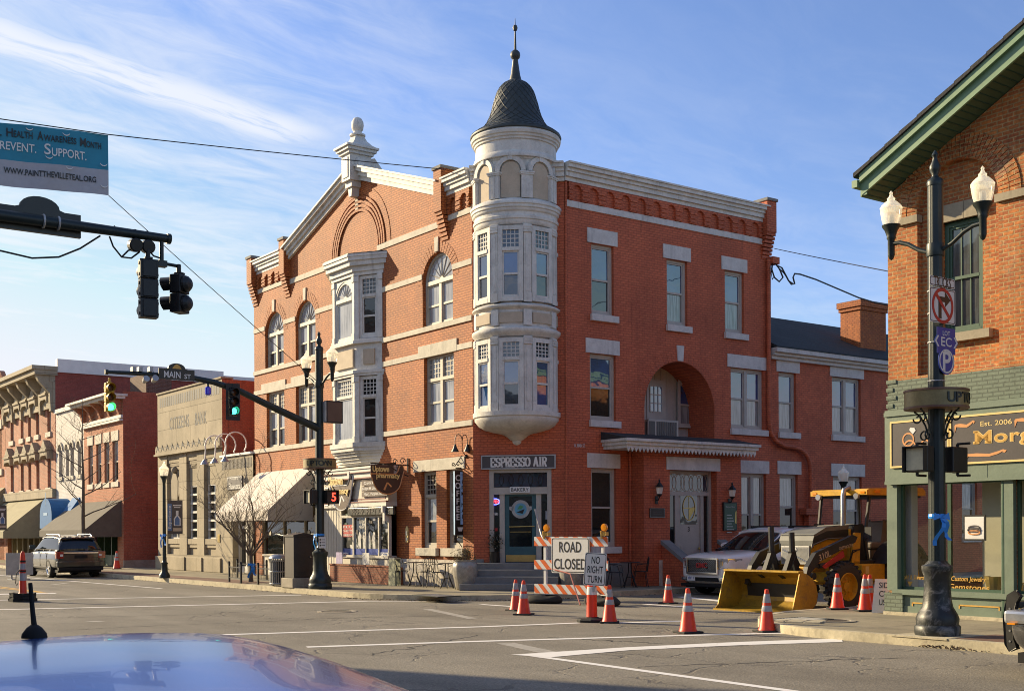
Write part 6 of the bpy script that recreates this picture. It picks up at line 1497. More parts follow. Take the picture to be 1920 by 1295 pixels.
m = MB().prism(circ(0, .0, .275, 0, 360, 32) + circ(0, 0, .225, 360, 0, 32), -.005, 0); d = .245*.7071; m.prism([(-d - .02, d - .02 + .0), (-d + .02, d + .02), (d + .02, -d + .02), (d - .02, -d - .02)], -.0055, 0); m.build('red_circle', M['sign_red'], t)
x0, x1, z0, z1 = plate(1757, 1791, 612, 700); w, h = x1 - x0, z1 - z0; t = sign_thing('sign', 'blue parking sign with LOT EC chevrons above a round white P', SG, (x0+x1)/2, YS, (z0+z1)/2)
R = (h - .31)/2; zc_ = -h/2 + R
MB().prism(rect(-w/2, w/2, zc_ + R*.55, h/2), 0, .006).prism(circ(0, zc_, R, 0, 360, 32)[:-1], -.001, .0065).prism([(-w/2 - .07, .5*h - .215), (-w/2, .5*h - .12), (-w/2, .5*h - .31)], 0, .006).prism([(w/2 + .07, .5*h - .215), (w/2, .5*h - .12), (w/2, .5*h - .31)], 0, .006).build('plate', M['sign_blue'], t)
m = MB(); txt(m, 'LOT', .07, 0, -.001, h/2 - .12, .006, .003); txt(m, 'EC', .135, 0, -.001, h/2 - .285, .008, .003, w=.27); txt(m, 'P', .30, .01, -.001, zc_ - .15, .02, .003)
m.prism(circ(0, zc_, R - .02, 0, 360, 32) + circ(0, zc_, R - .045, 360, 0, 32), -.004, 0)
for s_ in (-1, 1): m.prism([(s_*(w/2 + .02), h/2 - .215), (s_*(w/2 - .05), h/2 - .13), (s_*(w/2 - .01), h/2 - .13), (s_*(w/2 + .06), h/2 - .215), (s_*(w/2 - .01), h/2 - .3), (s_*(w/2 - .05), h/2 - .3)], -.004, 0)
m.build('lettering', M['sign_white'], t)
m = MB()
for zz in (4.55, 5.0, 5.35, 3.95): m.lathe([(.13, zz), (.134, zz + .01), (.13, zz + .02)], n=16)
m.build('sign_strap', M['galv'], tR)
# ---------------- near mast arm at upper left
tip = Vector((-4.51, 16.0)); NF = Fr(tip, DB)
poleN = NF.w(-7.6, 0); tN = big_post('signal_pole', 'nearer signal pole whose long arm carries the dark sign back and dark signal pair', 'lamp post', (poleN.x, poleN.y, .15), None, 0, 'black fluted lamp posts')
XTcur = Matrix.Translation(tuple(tN.location)) @ Matrix.Rotation(A.rz, 4, 'Z')
XN = XTW(NF); zt_arm = NF.Z(310, 447)
MB().tube([(-7.6, 0, zt_arm - 1.5), (-6.9, 0, zt_arm - .8), (-5.5, 0, zt_arm - .2), (-3.5, 0, zt_arm + .0), (0, 0, zt_arm)], [.12, .115, .10, .085, .055], 14).cyl((-.02, 0, zt_arm), (.03, 0, zt_arm), .068).xf(XN).build('mast_arm', M['iron'], tN, smooth=60)
xb = NF.X(78, 0, 420); name_blade(tN, NF, xb, zt_arm - .13, .10, False)
m = MB()
for xx in (xb + .02, xb + .2): m.lathe([(.085, -.012), (.09, 0), (.085, .012)], n=16).xf(Matrix.Translation((xx, 0, zt_arm)) @ Matrix.Rotation(pi/2, 4, 'Y'), len(m.v) - 48)
m.xf(XN).build('arm_strap', M['galv'], tN)
m = MB()
for px_ in (253, 276):
    x = NF.X(px_, 0, 450); z = zt_arm - .14; b = MB().lathe([(.0001, .1), (.06, .09), (.085, .04), (.09, -.08), (.075, -.1)], n=16).xf(Matrix.Translation((x, .02, z)) @ Matrix.Rotation(rad(-80), 4, 'X')); k = len(m.v); m.v += b.v; m.f += [tuple(j + k for j in f) for f in b.f]; m.m += b.m; m.cyl((x, 0, z + .05), (x, 0, z + .2), .02)
m.xf(XN).build('floodlight', M['black'], tN)
def npx(px_, py_, y=0): x, z = NF.px(px_, py_, y); return (x, y, z)
for pl_ in ([(0, 470), (60, 484), (110, 482), (150, 466), (188, 442)], [(205, 443), (212, 462), (228, 482), (246, 484), (262, 472)], [(225, 478), (228, 482), (240, 470), (250, 466)], [(278, 468), (288, 480), (300, 484)], [(214, 440), (209, 428), (214, 424), (220, 430)], [(-60, 440), (-40, 455), (0, 470)]):
    MB().tube([npx(*p) for p in pl_], .012, 5).xf(XN).build('cable', M['sign_black'], tN)
xh, zh_ = NF.px(303, 492)
MB().cyl((xh, 0, zt_arm), (xh, 0, zh_ + .0), .028).box(xh - .06, -.05, zh_ - .06, xh + .06, .05, zh_ + .02).cyl((NF.X(279, 0, 490), 0, zh_), (NF.X(331, 0, 495), 0, zh_ - .02), .022).xf(XN).build('signal_hanger', M['iron'], tN)
x1_ = NF.X(276, 0, 490); signal('traffic_light', 'left head of the dark near signal pair, seen side on', NF.w(x1_, 0, zh_ + .12), aD + rad(172), 'black', False, -1, dome=False)
x2_ = NF.X(330, 0, 495); signal('traffic_light', 'right head of the dark near signal pair, seen from behind', NF.w(x2_, .02, zh_ - .02), aD + rad(216), 'black', False, -1, k=2)
# ---------------- banner over the street
BY = 30.0; BN = Fr((( 207 - CX)/FPX*BY, BY), (.90, .436))
def bpx(px_, py_): return BN.px(px_, py_, 0)
zt = bpx(207, 253)[1]; zb = bpx(207, 367)[1]; Hb = zt - zb; Wb = 7.6
tb = thing('street_banner', 'teal and white awareness banner strung across the street on a wire', 'banner', BN.w(0, 0, zb), BN.rz)
M['teal_cloth'] = pm('teal_banner_cloth', (.03, .25, .36), .7, var=.1, scale=1.2); M['pale_cloth'] = pm('pale_banner_cloth', (.42, .42, .45), .7, var=.1, scale=1.2)
def cloth(x, z): return .035*sin(x*2.3 + z*1.1) + .02*sin(x*5.1 - z*3)
m = MB(); nx, nz = 44, 12; vs = [(-Wb*i/nx, cloth(-Wb*i/nx, Hb*j/nz), Hb*j/nz - .05*sin(pi*i/nx)) for j in range(nz + 1) for i in range(nx + 1)]
m.add(vs, [(j*(nx+1) + i, j*(nx+1) + i + 1, (j+1)*(nx+1) + i + 1, (j+1)*(nx+1) + i) for j in range(nz) for i in range(nx)]); sp = int(nz*.36)
m.m = [1 if j < sp + 1 else 0 for j in range(nz) for i in range(nx)]
m.build('cloth', [M['teal_cloth'], M['pale_cloth']], tb, smooth=60)
lt = MB(); lw_ = MB()
def bt(mb, s, px0, px1, py, h):
    x0 = bpx(px0, py)[0]; x1 = bpx(px1, py)[0]; k = len(mb.v); txt(mb, s, h, (x0 + x1)/2, 0, bpx((px0+px1)/2, py)[1] - zb, .012, .006, w=x1 - x0)
    for i in range(k, len(mb.v)): v = mb.v[i]; v.y += cloth(v.x, v.z) - .012
hh = Hb*.115
bt(lt, 'H', 12, 24, 256, hh*1.15); bt(lt, 'EALTH', 25.5, 61, 259, hh*.85); bt(lt, 'A', 70, 81, 263, hh*1.15); bt(lt, 'WARENESS', 82, 143, 268, hh*.85); bt(lt, 'M', 150, 161, 275, hh*1.15); bt(lt, 'ONTH', 162, 190, 277.5, hh*.85); bt(lt, 'L', -10, 3, 253, hh*.9)
bt(lt, 'WWW.PAINTTHEVILLETEAL.ORG', 7, 180, 333, hh*.78)
bt(lw_, 'REVENT.', 0, 68, 283, hh*1.1); bt(lw_, 'S', 83, 95, 290, hh*1.45); bt(lw_, 'UPPORT.', 97, 162, 297, hh*1.1)
lt.build('dark_lettering', M['sign_black'], tb); lw_.build('white_lettering', M['white'], tb)
m = MB()
for (px_, py_) in ((124, 253), (130, 316), (195, 350), (194, 310), (55, 243), (92, 296)):
    x, z = bpx(px_, py_); z -= zb; pts = circ(x, z + .05, .09, 200, 340, 10) + circ(x, z + .08, .095, 330, 210, 10); m.prism(pts, -.055, -.045)
m.build('wind_slit', M['white'], tb)
end = A.w(A.X(836, -.2, 320), -.2, A.Z(836, 318, -.2)); rt = BN.w(0, 0, zt); lt_ = BN.w(-Wb, 0, zt + .15); far = BN.w(-22, 0, zt + .9)
wire('wire', [far, lt_, rt, end], .014, 'thin span wire holding the street banner, tied to the gable pier', 'wire', sag=.02)
lp = Vector((gL.x, gL.y, zp(716, 35.7))); rb = BN.w(0, 0, zb)
wire('wire', [rb, lp], .010, 'thin guy wire from the banner corner down to the far signal pole', 'wire', sag=.03)
# power line at the right and loose cable loops
pa = B.px(1452, 466, -.2); wire('wire', [B.w(pa[0], -.2, pa[1]), J.w(-.02, .4, J.Z(1665, 517, .4))], .012, 'thin straight power line between the brick corner building and the gabled shop', 'wire', sag=.01)
c0_ = B.px(1449, 489, -.05); B0_ = B.w(c0_[0], -.05, c0_[1])
def bw_(px_, py_, y=-.3): x, z = B.px(px_, py_, y); return B.w(x, y, z)
lo_ = [B0_] + [bw_(*p) for p in ((1447, 505), (1452, 520), (1461, 528), (1468, 520), (1462, 505), (1456, 497), (1466, 502), (1478, 525), (1484, 533), (1490, 532), (1487, 520), (1490, 513), (1500, 514))]
en = [bw_(*p) for p in ((1530, 524), (1570, 541), (1610, 558), (1640, 567), (1700, 578))]
o = MB().tube(lo_ + en, .028, 6).tube([B0_] + [bw_(*p) for p in ((1458, 500), (1470, 512), (1480, 527), (1486, 531))], .02, 5).tube([B0_] + [bw_(*p) for p in ((1446, 512), (1448, 524), (1452, 517))], .018, 5).build('service_cable', M['sign_black']); tag(o, 'thick black service cable hanging in loops from the brick wall head', 'cable')
MB().box(8.62, -.22, c0_[1] - .12, 8.95, .12, c0_[1] + .1).xf(MLB).build('cable_box', M['brick_shaded'], bld)
# ---------------- small lamp posts
def small_post(label, loc, banner=0, H=4.25, fancy=True):
    t = thing('street_lamp', label, 'street lamp', loc, aD, 'single globe street lamps')
    MB().lathe([(.2, 0), (.2, .12), (.17, .16), (.12, .24), (.11, .5), (.13, .56), (.08, .6), (.07, .66)], n=20).build('base', M['iron'], t, smooth=45)
    MB().lathe([(.07, .62), (.058, H - 1.0), (.058, H - .95)], n=16, flute=.04, fn=8).build('shaft', M['iron'], t, smooth=60)
    globe_lamp(t, 0, H - 1.12)
    if banner:
        m = MB().cyl((0, -.06, H - 1.45), (banner*.72, -.06, H - 1.45), .012, None, 6).cyl((0, -.06, H - 2.75), (banner*.75, -.06, H - 2.75), .012, None, 6); m.build('banner_arm', M['iron'], t)
        a, b = sorted((banner*.1, banner*.68)); f = MB().mat(0).box(a, -.066, H - 2.72, b, -.055, H - 1.48).mat(1).box(a, -.07, H - 2.6, a + .16, -.066, H - 1.6).mat(2)
        cx = (a + b)/2 + .08; f.prism([(cx - .13, H - 2.42), (cx + .13, H - 2.42), (cx + .13, H - 2.15), (cx, H - 1.98), (cx - .13, H - 2.15)], -.0705, -.066).box(cx - .05, -.0705, H - 2.02, cx + .05, -.066, H - 1.86).mat(1).prism([(cx - .09, H - 2.40), (cx + .09, H - 2.40), (cx + .09, H - 2.17), (cx, H - 2.05), (cx - .09, H - 2.17)], -.0715, -.07).mat(2).box(cx - .16, -.07, H - 1.68, cx + .16, -.066, H - 1.64).box(cx - .12, -.07, H - 1.75, cx + .12, -.066, H - 1.72)
        f.mat(2); X = Matrix.Translation((a + .08, -.0715, H - 2.1)) @ Matrix.Rotation(-pi/2, 4, 'Y'); txt(f, 'Experience', .10, 0, 0, -.05, .005, .002, w=.85, xf=X)
        f.mat(3).box(cx - .16, -.07, H - 2.62, cx + .16, -.066, H - 2.5)
        f.build('banner', [M['charcoal'], M['banner_blue'], M['white'], M['turret_panel']], t)
    return t
M['banner_blue'] = pm('banner_blue', (.11, .19, .36), .7)
q = small_post('single globe street lamp with a dark town banner before the limestone bank', gnd(308.5, 1083, .15), 1, 4.35)
ribbon(q, .075, 1.55, rad(-120) - aD, 0)
q2 = small_post('single globe street lamp carrying a town banner at the left picture edge', gnd(-14, 1062, .15), 1, 4.6)
small_post('single globe street lamp behind the loader cab', G(4.6, -11.0, .15), 0, 3.75)
# ================================================================== signs on the corner building
cf = lambda px_, py_, y=0: C.px(px_, py_, y)
x0, z1 = cf(902, 853.5, -.06); x1, z0 = cf(1042, 878, -.06)
t = thing('shop_sign', 'long black ESPRESSO AIR sign in a grey frame over the cafe door', 'sign', C.w((x0+x1)/2, -.06, (z0+z1)/2), C.rz); w, h = x1 - x0, z1 - z0
MB().box(-w/2 + .03, -.0, -h/2 + .03, w/2 - .03, .05, h/2 - .03).build('board', M['charcoal'], t)
MB().box(-w/2, -.02, -h/2, w/2, .05, -h/2 + .035).box(-w/2, -.02, h/2 - .035, w/2, .05, h/2).box(-w/2, -.02, -h/2 + .035, -w/2 + .035, .05, h/2 - .035).box(w/2 - .035, -.02, -h/2 + .035, w/2, .05, h/2 - .035).build('sign_frame', M['galv'], t)
def slab_text(mb, s, h, x0, x1, y, z, th=.19, mat=None):
    """heavy slab serif capitals drawn as strokes"""
    G_ = {'E': [[(0,0),(0,1)], [(0,.0),(.62,0)], [(0,1),(.62,1)], [(0,.5),(.45,.5)], [(.6,0),(.6,.28)], [(.6,1),(.6,.74)]],
          'S': [[(.62,.75),(.6,.95),(.35,1),(.08,.93),(.03,.74),(.12,.57),(.5,.45),(.62,.27),(.55,.07),(.3,0),(.05,.06),(.02,.26)]],
          'P': [[(.1,0),(.1,1)], [(0,0),(.3,0)], [(0,1),(.45,1),(.62,.9),(.64,.72),(.58,.54),(.4,.47),(.1,.47)]],
          'R': [[(.1,0),(.1,1)], [(0,0),(.28,0)], [(0,1),(.45,1),(.62,.9),(.64,.74),(.56,.57),(.4,.52),(.1,.52)], [(.36,.5),(.58,.0),(.74,0)]],
          'O': [[(.36,0),(.12,.1),(.02,.35),(.02,.65),(.12,.9),(.36,1),(.6,.9),(.70,.65),(.70,.35),(.6,.1),(.36,0)]],
          'A': [[(.08,0),(.38,1),(.68,0)], [(.2,.32),(.58,.32)], [(-.04,0),(.22,0)], [(.54,0),(.82,0)]], 'I': [[(.2,0),(.2,1)], [(.04,0),(.36,0)], [(.04,1),(.36,1)]]}
    W_ = {'E': .78, 'S': .8, 'P': .8, 'R': .88, 'O': .88, 'A': .92, 'I': .52, ' ': .45}
    tot = sum(W_[c] for c in s); k = (x1 - x0)/tot; x = x0
    for c in s:
        for st in G_.get(c, []):
            for i in range(len(st) - 1):
                a, b = Vector(st[i]), Vector(st[i+1]); d = (b - a); L = d.length
                if L < 1e-6: continue
                d /= L; vert = abs(d.y) > .6; hw = (th if vert else th*.55)/2; n = Vector((-d.y, d.x))*hw; e = d*hw*.35
                q = [a - e - n, b + e - n, b + e + n, a - e + n]
                mb.prism([(x + (p.x + .03)*k, z + p.y*h) for p in q], y - .008 - .0004*(i % 3), y)
        x += W_[c]*k
    return mb
m = MB(); slab_text(m, 'ESPRESSO AIR', .25, -w/2 + .3, w/2 - .24, .0, -.125, .30); m.build('lettering', M['white'], t)
x, z = cf(975, 917.5, -.02); t = thing('bakery_plate', 'small white BAKERY plate above the teal cafe door', 'sign', C.w(x, -.04, z), C.rz)
panel(t, .6, .17, M['sign_white']); m = MB(); txt(m, 'BAKERY', .10, 0, -.001, -.05, .006, .003); m.build('lettering', M['sign_black'], t)
x, z = cf(928, 940, .08); t = thing('neon_sign', 'glowing red and blue OPEN sign in the cafe side window', 'sign', C.w(x, .09, z), C.rz)
M['neon_r'] = glow('neon_red', (1, .04, .06), 4); M['neon_b'] = glow('neon_blue', (.1, .12, 1), 4)
MB().tube([(.14*cos(a), -.01, .085*sin(a)) for a in [2*pi*k/20 for k in range(21)]], .012, 5).build('blue_ring', M['neon_b'], t); m = MB(); txt(m, 'OPEN', .075, 0, -.005, -.037, .01, .006, w=.22); m.build('lettering', M['neon_r'], t)
for (px_, py_, w_, h_, mt_, lb) in ((930, 963, .11, .08, 'sign_white', 'small white notice in the cafe side light under the neon'), (1027, 965, .15, .26, 'pale_cloth', 'pale crest notice in the right cafe side light'), (930, 992, .1, .1, 'sign_red', 'red round sticker low in the left cafe side light')):
    x, z = cf(px_, py_, .08); t = thing('notice', lb, 'notice', C.w(x, .10, z), C.rz); panel(t, w_, h_, M[mt_], M['sign_black'], .008, name='sheet')
# W MAIN ST on the wall
x, z = B.px(1087, 835, -.01); m = MB(); txt(m, 'W. MAIN ST.', .10, 0, 0, -.05, .004, .004, w=.42); o = m.build('street_lettering', M['stone_side']); o.location = B.w(x, -.003, z); o.rotation_euler = (0, 0, B.rz); tag(o, 'small white W. MAIN ST. lettering on the shaded brick wall', 'sign')
# coffee terminal hanging sign
CF = Fr(G(A.X(866, 0, 940), 0), DB); x0, z1 = CF.px(851.5, 882); x1, z0 = CF.px(872, 1003); z1 = CF.Z(862, 882)
t = thing('hanging_sign', 'tall black and blue COFFEE TERMINAL sign hanging by the cafe corner', 'sign', CF.w(0, 0, z0), CF.rz); H_ = z1 - z0
MB().mat(0).box(x0, -.04, 0, x1, .04, H_).mat(1).box((x0 + x1)/2 - .0, -.043, .32, x1 - .01, -.04, H_ - .04).box(x0 - .004, -.035, .02, x0, .035, H_ - .02).build('panel', [M['sign_black'], M['coffee_blue'] if 'coffee_blue' in M else pm('sign_light_blue', (.40, .62, .90), .5)], t)
m = MB(); 
for i, c in enumerate('COFFEE'): txt(m, c, .17, x0 + (x1 - x0)*.27, -.041, H_ - .30 - i*(H_ - .62)/5.6, .02, .004)
m.prism([(x0 + .12, .12), (x1 - .14, .12), (x1 - .1, .24), (x0 + .08, .24)], -.044, -.04); m.build('white_lettering', M['white'], t)
m = MB()
for i, c in enumerate('TERMINAL'): txt(m, c, .11, x0 + (x1 - x0)*.74, -.044, H_ - .22 - i*(H_ - .62)/7.6, .012, .004)
m.build('dark_lettering', M['sign_black'], t)
m = MB().tube([(0.02, 0, H_ + .08), (x0 + .05, 0, H_ + .08)], .018, 6).tube([(x0 + .1, 0, H_ + .08), (x0 + .1, 0, H_)], .012, 5).tube([(x1 - .06, 0, H_ + .08), (x1 - .06, 0, H_)], .012, 5).tube([(0, 0, H_ + .45), (-.1, 0, H_ + .3), (-.25, 0, H_ + .12)], .014, 5).tube([(0, 0, -.08), (x0 + .1, 0, -.05)], .016, 5).tube([(0, 0, -.35), (-.12, 0, -.2), (-.3, 0, -.08)], .014, 5)
scroll(m, -.12, .08, 0, 1, 1, H_ + .2); scroll(m, -.3, .06, 0, 1, 1, H_ + .17); m.build('iron_bracket', M['black'], t)
# twin gooseneck lamps over it
GN = Fr(G(A.X(874, 0, 850), 0), DB); bx_, bz_ = GN.px(866, 855)
t = thing('gooseneck_lamp', 'pair of small black bell shade gooseneck lamps at the cafe corner', 'wall lamp', GN.w(0, 0, bz_), GN.rz); m = MB().ball((0, -.02, 0), .06).tube([(0, -.02, 0), (-.1, -.1, .03)], .02, 5)
for px_ in (849, 872):
    x, z = GN.px(px_, 833); z -= bz_
    m.tube([(-.1, -.1, .03), (-.22, -.12, .15), (-.22, -.12, .45)] + [((-.22 + x)/2 + (-.22 - x)/2*cos(a), -.12, .45 + .18*sin(a)) for a in [pi*k/8 for k in range(1, 9)]] + [(x, -.12, z)], .013, 5)
    MB().lathe([(.03, z), (.05, z - .08), (.11, z - .2), (.115, z - .22)], (x, -.12), 14).build('lamp_shade', M['black'], t, smooth=40)
m.build('iron_pipe', M['black'], t)
# ---------------- pharmacy signs
def mortar(m, m2, s, cx, cz, y, shadow=None):
    """bowl and pestle outline sign, s wide"""
    pts = [(cx - .5*s, cz + .05*s), (cx - .44*s, cz - .14*s)] + [(cx + .42*s*cos(a), cz - .12*s + .36*s*sin(a)) for a in [pi + pi*k/12 for k in range(1, 12)]] + [(cx + .45*s, cz - .05*s), (cx + .52*s, cz + .16*s), (cx + .47*s, cz + .30*s), (cx + .38*s, cz + .27*s), (cx + .33*s, cz + .14*s), (cx + .26*s, cz + .05*s)]
    m.prism(pts, y - .03, y)
    m2.tube([(a, y - .034, b) for a, b in pts + pts[:1]], .014*s/.9, 4); m2.prism([(cx - .12*s, cz - .36*s), (cx - .02*s, cz - .17*s), (cx + .03*s, cz - .17*s), (cx + .14*s, cz - .27*s), (cx + .11*s, cz - .30*s), (cx + .01*s, cz - .2*s), (cx - .07*s, cz - .38*s)], y - .036, y - .03)
    return pts
PF = Fr(A.w(ax(662, 910), PY - .08), -DA); zc_ = A.Z(650, 914, PY - .08)
x_ = lambda px_: A.X(px_, PY - .08, 914) - ax(662, 910)
t = thing('shop_sign', 'mortar shaped Uptown pharmacy sign mounted on the pharmacy fascia', 'sign', PF.w(0, 0, zc_), PF.rz); xa, xb_ = x_(620), x_(664); s_ = (xb_ - xa)
m, m2, m3 = MB(), MB(), MB(); mortar(m, m2, s_*.95, (xa + xb_)/2, .0, 0)
txt(m3, 'Uptown', .26, (xa + xb_)/2 - .22*s_, -.05, .13, .03, .02, w=s_*.62); txt(m3, 'pharmacy', .2, (xa + xb_)/2 - .06*s_, -.05, -.2, .03, .02, w=s_*.78)
m.build('board', M['sign_brown'], t); m2.build('white_outline', M['white'], t); m3.build('lettering', M['gold_lt'], t)
x0, x1 = x_(677), x_(725); z1 = A.Z(700, 889, PY) ; z0 = A.Z(700, 931, PY)
t = thing('name_board', 'brown board listing the pharmacists in white letters', 'sign', PF.w((x0 + x1)/2, .02, (z0 + z1)/2), PF.rz); w, h = x1 - x0, z1 - z0
m = MB(); l = MB()
for k, s in enumerate(('Jarrett L. Bl', 'Cara D. Hoyt', 'Bridget M. Lloyd, PharmD.', 'Max J. Peoples, R.Ph.')):
    zz = h/2 - h*(k + 1)/4; m.box(-w/2, 0, zz + .01, w/2, .03, zz + h/4 - .01); txt(l, s, h/4*.45, 0, -.001, zz + h*.08, .012, .004, w=w*(.8 if k in (1, 3) else .94))
m.build('board', M['sign_brown'], t); l.build('lettering', M['white'], t)
xa, xb_ = x_(652), x_(738); zz = A.Z(700, 958, PY - .04)
t = thing('shop_sign', 'weathered dark PRESCRIPTIONS board under the pharmacy fascia', 'sign', PF.w((xa + xb_)/2, .0, zz), PF.rz); w = xb_ - xa
MB().box(-w/2, -.02, -.13, w/2, .06, .13).build('board', M['blade'], t, bevel=.02); m = MB(); txt(m, 'PRESCRIPTIONS', .19, .06, -.021, -.095, .012, .008, w=w*.82); m.build('lettering', M['brown'], t)
HF = Fr(G(A.X(766, 0, 880), 0), DB); xa, xb_ = HF.X(694, 0, 890), HF.X(757, 0, 890); zc_ = HF.Z(725, 890); s_ = (xb_ - xa)*.98
t = thing('hanging_sign', 'brown mortar shaped Uptown pharmacy sign hanging from a scrolled iron bracket', 'sign', HF.w(0, 0, zc_), HF.rz)
m, m2, m3 = MB(), MB(), MB(); c_ = (xa + xb_)/2; mortar(m, m2, s_, c_, -.03, .02); m.prism(rect(c_ - .5*s_, c_ + .2*s_, .03, .32), -.008, .0)
txt(m3, 'Uptown', .17, c_ - .2*s_, -.02, .1, .03, .012, w=s_*.5); txt(m3, 'pharmacy', .14, c_ + .02*s_, -.02, -.09, .03, .012, w=s_*.72)
m.build('board', M['sign_brown'], t); m2.build('white_outline', M['copper'], t); m3.build('lettering', M['gold_lt'], t)
m = MB().tube([(.0, 0, .32), (xa, 0, .36)], .022, 6).tube([(-.03, 0, .55), (-.03, 0, .1)], .025, 6).tube([(-.02, 0, -.02), (-.35, 0, .1), (-.75, 0, .3)], .018, 5); scroll(m, -.22, .11, 0, 1.1, 1, .45); scroll(m, -.5, .09, 0, 1.1, 1, .43)
m.tube([(xa + .2, 0, .34), (xa + .2, 0, .26)], .01, 4).tube([(xb_ - .25, 0, .34), (xb_ - .25, 0, .2)], .01, 4); m.build('iron_bracket', M['black'], t)
def poster(name, label, fr, px0, px1, py0, py1, y, mat, lines_, lm, cat='poster'):
    x0, z1 = fr.px(px0, py0, y); x1 = fr.X(px1, y, py0); z0 = fr.Z((px0+px1)/2, py1, y); z1 = fr.Z((px0+px1)/2, py0, y)
    t = thing(name, label, cat, fr.w((x0+x1)/2, y, (z0+z1)/2), fr.rz); w, h = x1 - x0, z1 - z0; MB().box(-w/2, 0, -h/2, w/2, .008, h/2).build('sheet', M[mat], t); m = MB(); n = len(lines_)
    for k, s in enumerate(lines_): txt(m, s, h/n*.55, 0, -.001, h/2 - h*(k + .8)/n, .008, .003, w=w*.8)
    m.build('lettering', M[lm], t); return t
poster('poster', 'red FLU SHOTS poster in the pharmacy window', A, 642, 663, 983, 1006, PY + .03, 'sign_red', ('FLU', 'SHOTS', 'AVAILABLE NOW'), 'white')
poster('poster', 'white and red notice low in the left pane of the pharmacy window', A, 639, 653, 1035, 1046, PY + .03, 'sign_white', ('Care', 'Rewards'), 'sign_red'); poster('poster', 'white and blue notice low in the right pane of the pharmacy window', A, 713, 727, 1035, 1047, PY + .03, 'sign_white', ('Care', 'Rewards'), 'sign_blue')
m, m2 = MB(), MB(); t = thing('window_decal', 'white Uptown pharmacy mortar decal on the pharmacy glass', 'decal', A.w(ax(681, 990, PY), PY + .035, A.Z(681, 993, PY)), A.rz)
txt(m2, 'Uptown', .15, -.12, 0, .22, .008, .003, w=.42); txt(m2, 'pharmacy', .14, -.02, 0, .04, .008, .003, w=.6); mortar(m, m2, .62, 0, .05, .03); m2.build('lettering', M['galv'], t)
MB().mat(0).box(-.07, -.03, -.22, .07, 0, .22).prism([(-.07, .22), (.07, .22), (0, .3)], -.03, 0).mat(1).box(-.045, -.04, -.17, .045, -.03, -.07).box(-.03, -.05, .0, .03, -.03, .14).build('brass_box', [M['gold_lt'], M['steel']]); o = bpy.data.objects['brass_box']; o.location = A.w(ax(764, 1003), 0, A.Z(764, 1003)); o.rotation_euler = (0, 0, A.rz); tag(o, 'small brass wall box with a lamp on the sunny brick by the pharmacy', 'wall box')
x0, x1 = ax(430, 905), ax(458, 905); z0, z1 = A.Z(446, 917), A.Z(446, 892); t = thing('shop_sign', 'small dark grey shop sign on the single storey stone shop', 'sign', A.w((x0 + x1)/2, -.1, (z0+z1)/2), A.rz)
panel(t, x1 - x0, z1 - z0, M['charcoal'], M['galv'], .03, name='board', th=.05); m = MB(); txt(m, 'House of', .16, 0, -.001, .12, .006, .003); txt(m, 'Flowers', .24, 0, -.001, -.25, .008, .003); m.build('lettering', M['galv'], t)
# ---------------- porch fittings
def lantern(label, px_, py_):
    x, z = B.px(px_, py_, PD - .15); t = thing('wall_lantern', label, 'wall lamp', B.w(x, PD - .15, z), B.rz, 'porch lanterns')
    MB().tube([(0, .15, -.3), (0, .05, -.3), (0, 0, -.2)], .02, 6).box(-.05, .12, -.42, .05, .15, -.18).lathe([(.03, -.2), (.085, -.14), (.09, -.12)], n=6).lathe([(.12, .08), (.13, .1), (.05, .2), (.02, .24), (.035, .28), (.0001, .34)], n=6).build('iron_frame', M['black'], t); MB().lathe([(.08, -.12), (.115, .08)], n=6).build('glass', M['g_globe'], t); MB().ball((0, 0, -.02), .045).build('bulb', M['white'], t)
lantern('black wall lantern left of the porch door', 1236.5, 918); lantern('black wall lantern right of the porch door over the menu board', 1373, 923)
x0, z1 = B.px(1218.5, 952, PD - .03); x1, z0 = B.px(1247, 970, PD - .03); t = thing('plaque', 'dark bronze plaque on the porch brick left of the door', 'plaque', B.w((x0+x1)/2, PD - .03, (z0+z1)/2), B.rz); panel(t, x1 - x0, z1 - z0, M['brown'], M['steel'], .008, th=.03)
m = MB()
for k in range(4): m.box(-.18, -.002, -.09 + k*.05, .18, 0, -.08 + k*.05)
m.build('raised_text', M['charcoal'], t)
x0, z1 = B.px(1357, 942, PD - .06); x1, z0 = B.px(1382, 995, PD - .06); z1 = B.Z(1369, 941, PD - .06); z0 = B.Z(1369, 994, PD - .06)
t = thing('menu_board', 'green framed menu case with white lines on the porch wall', 'menu board', B.w((x0+x1)/2, PD - .06, (z0+z1)/2), B.rz); w, h = x1 - x0, z1 - z0
MB().box(-w/2, 0, -h/2, w/2, .06, h/2).build('case', M['black'], t); MB().mat(0).box(-w/2 + .03, -.003, -h/2 + .04, w/2 - .03, 0, h/2 - .04).mat(1).prism([(w/2 - .1, -.2), (w/2 - .03, -.24), (w/2 - .03, .2), (w/2 - .08, .12)], -.006, -.003).build('sheet', [M['green_dk'], M['brass']], t)
m = MB(); txt(m, 'Doctors Diner', .05, 0, -.004, h/2 - .17, .002, .002, w=w*.7)
for k in range(7): m.box(-w*.28, -.005, h/2 - .42 - k*.09, w*(.1 + .08*(k % 3)), -.003, h/2 - .405 - k*.09 + .012)
m.build('lettering', M['galv'], t)
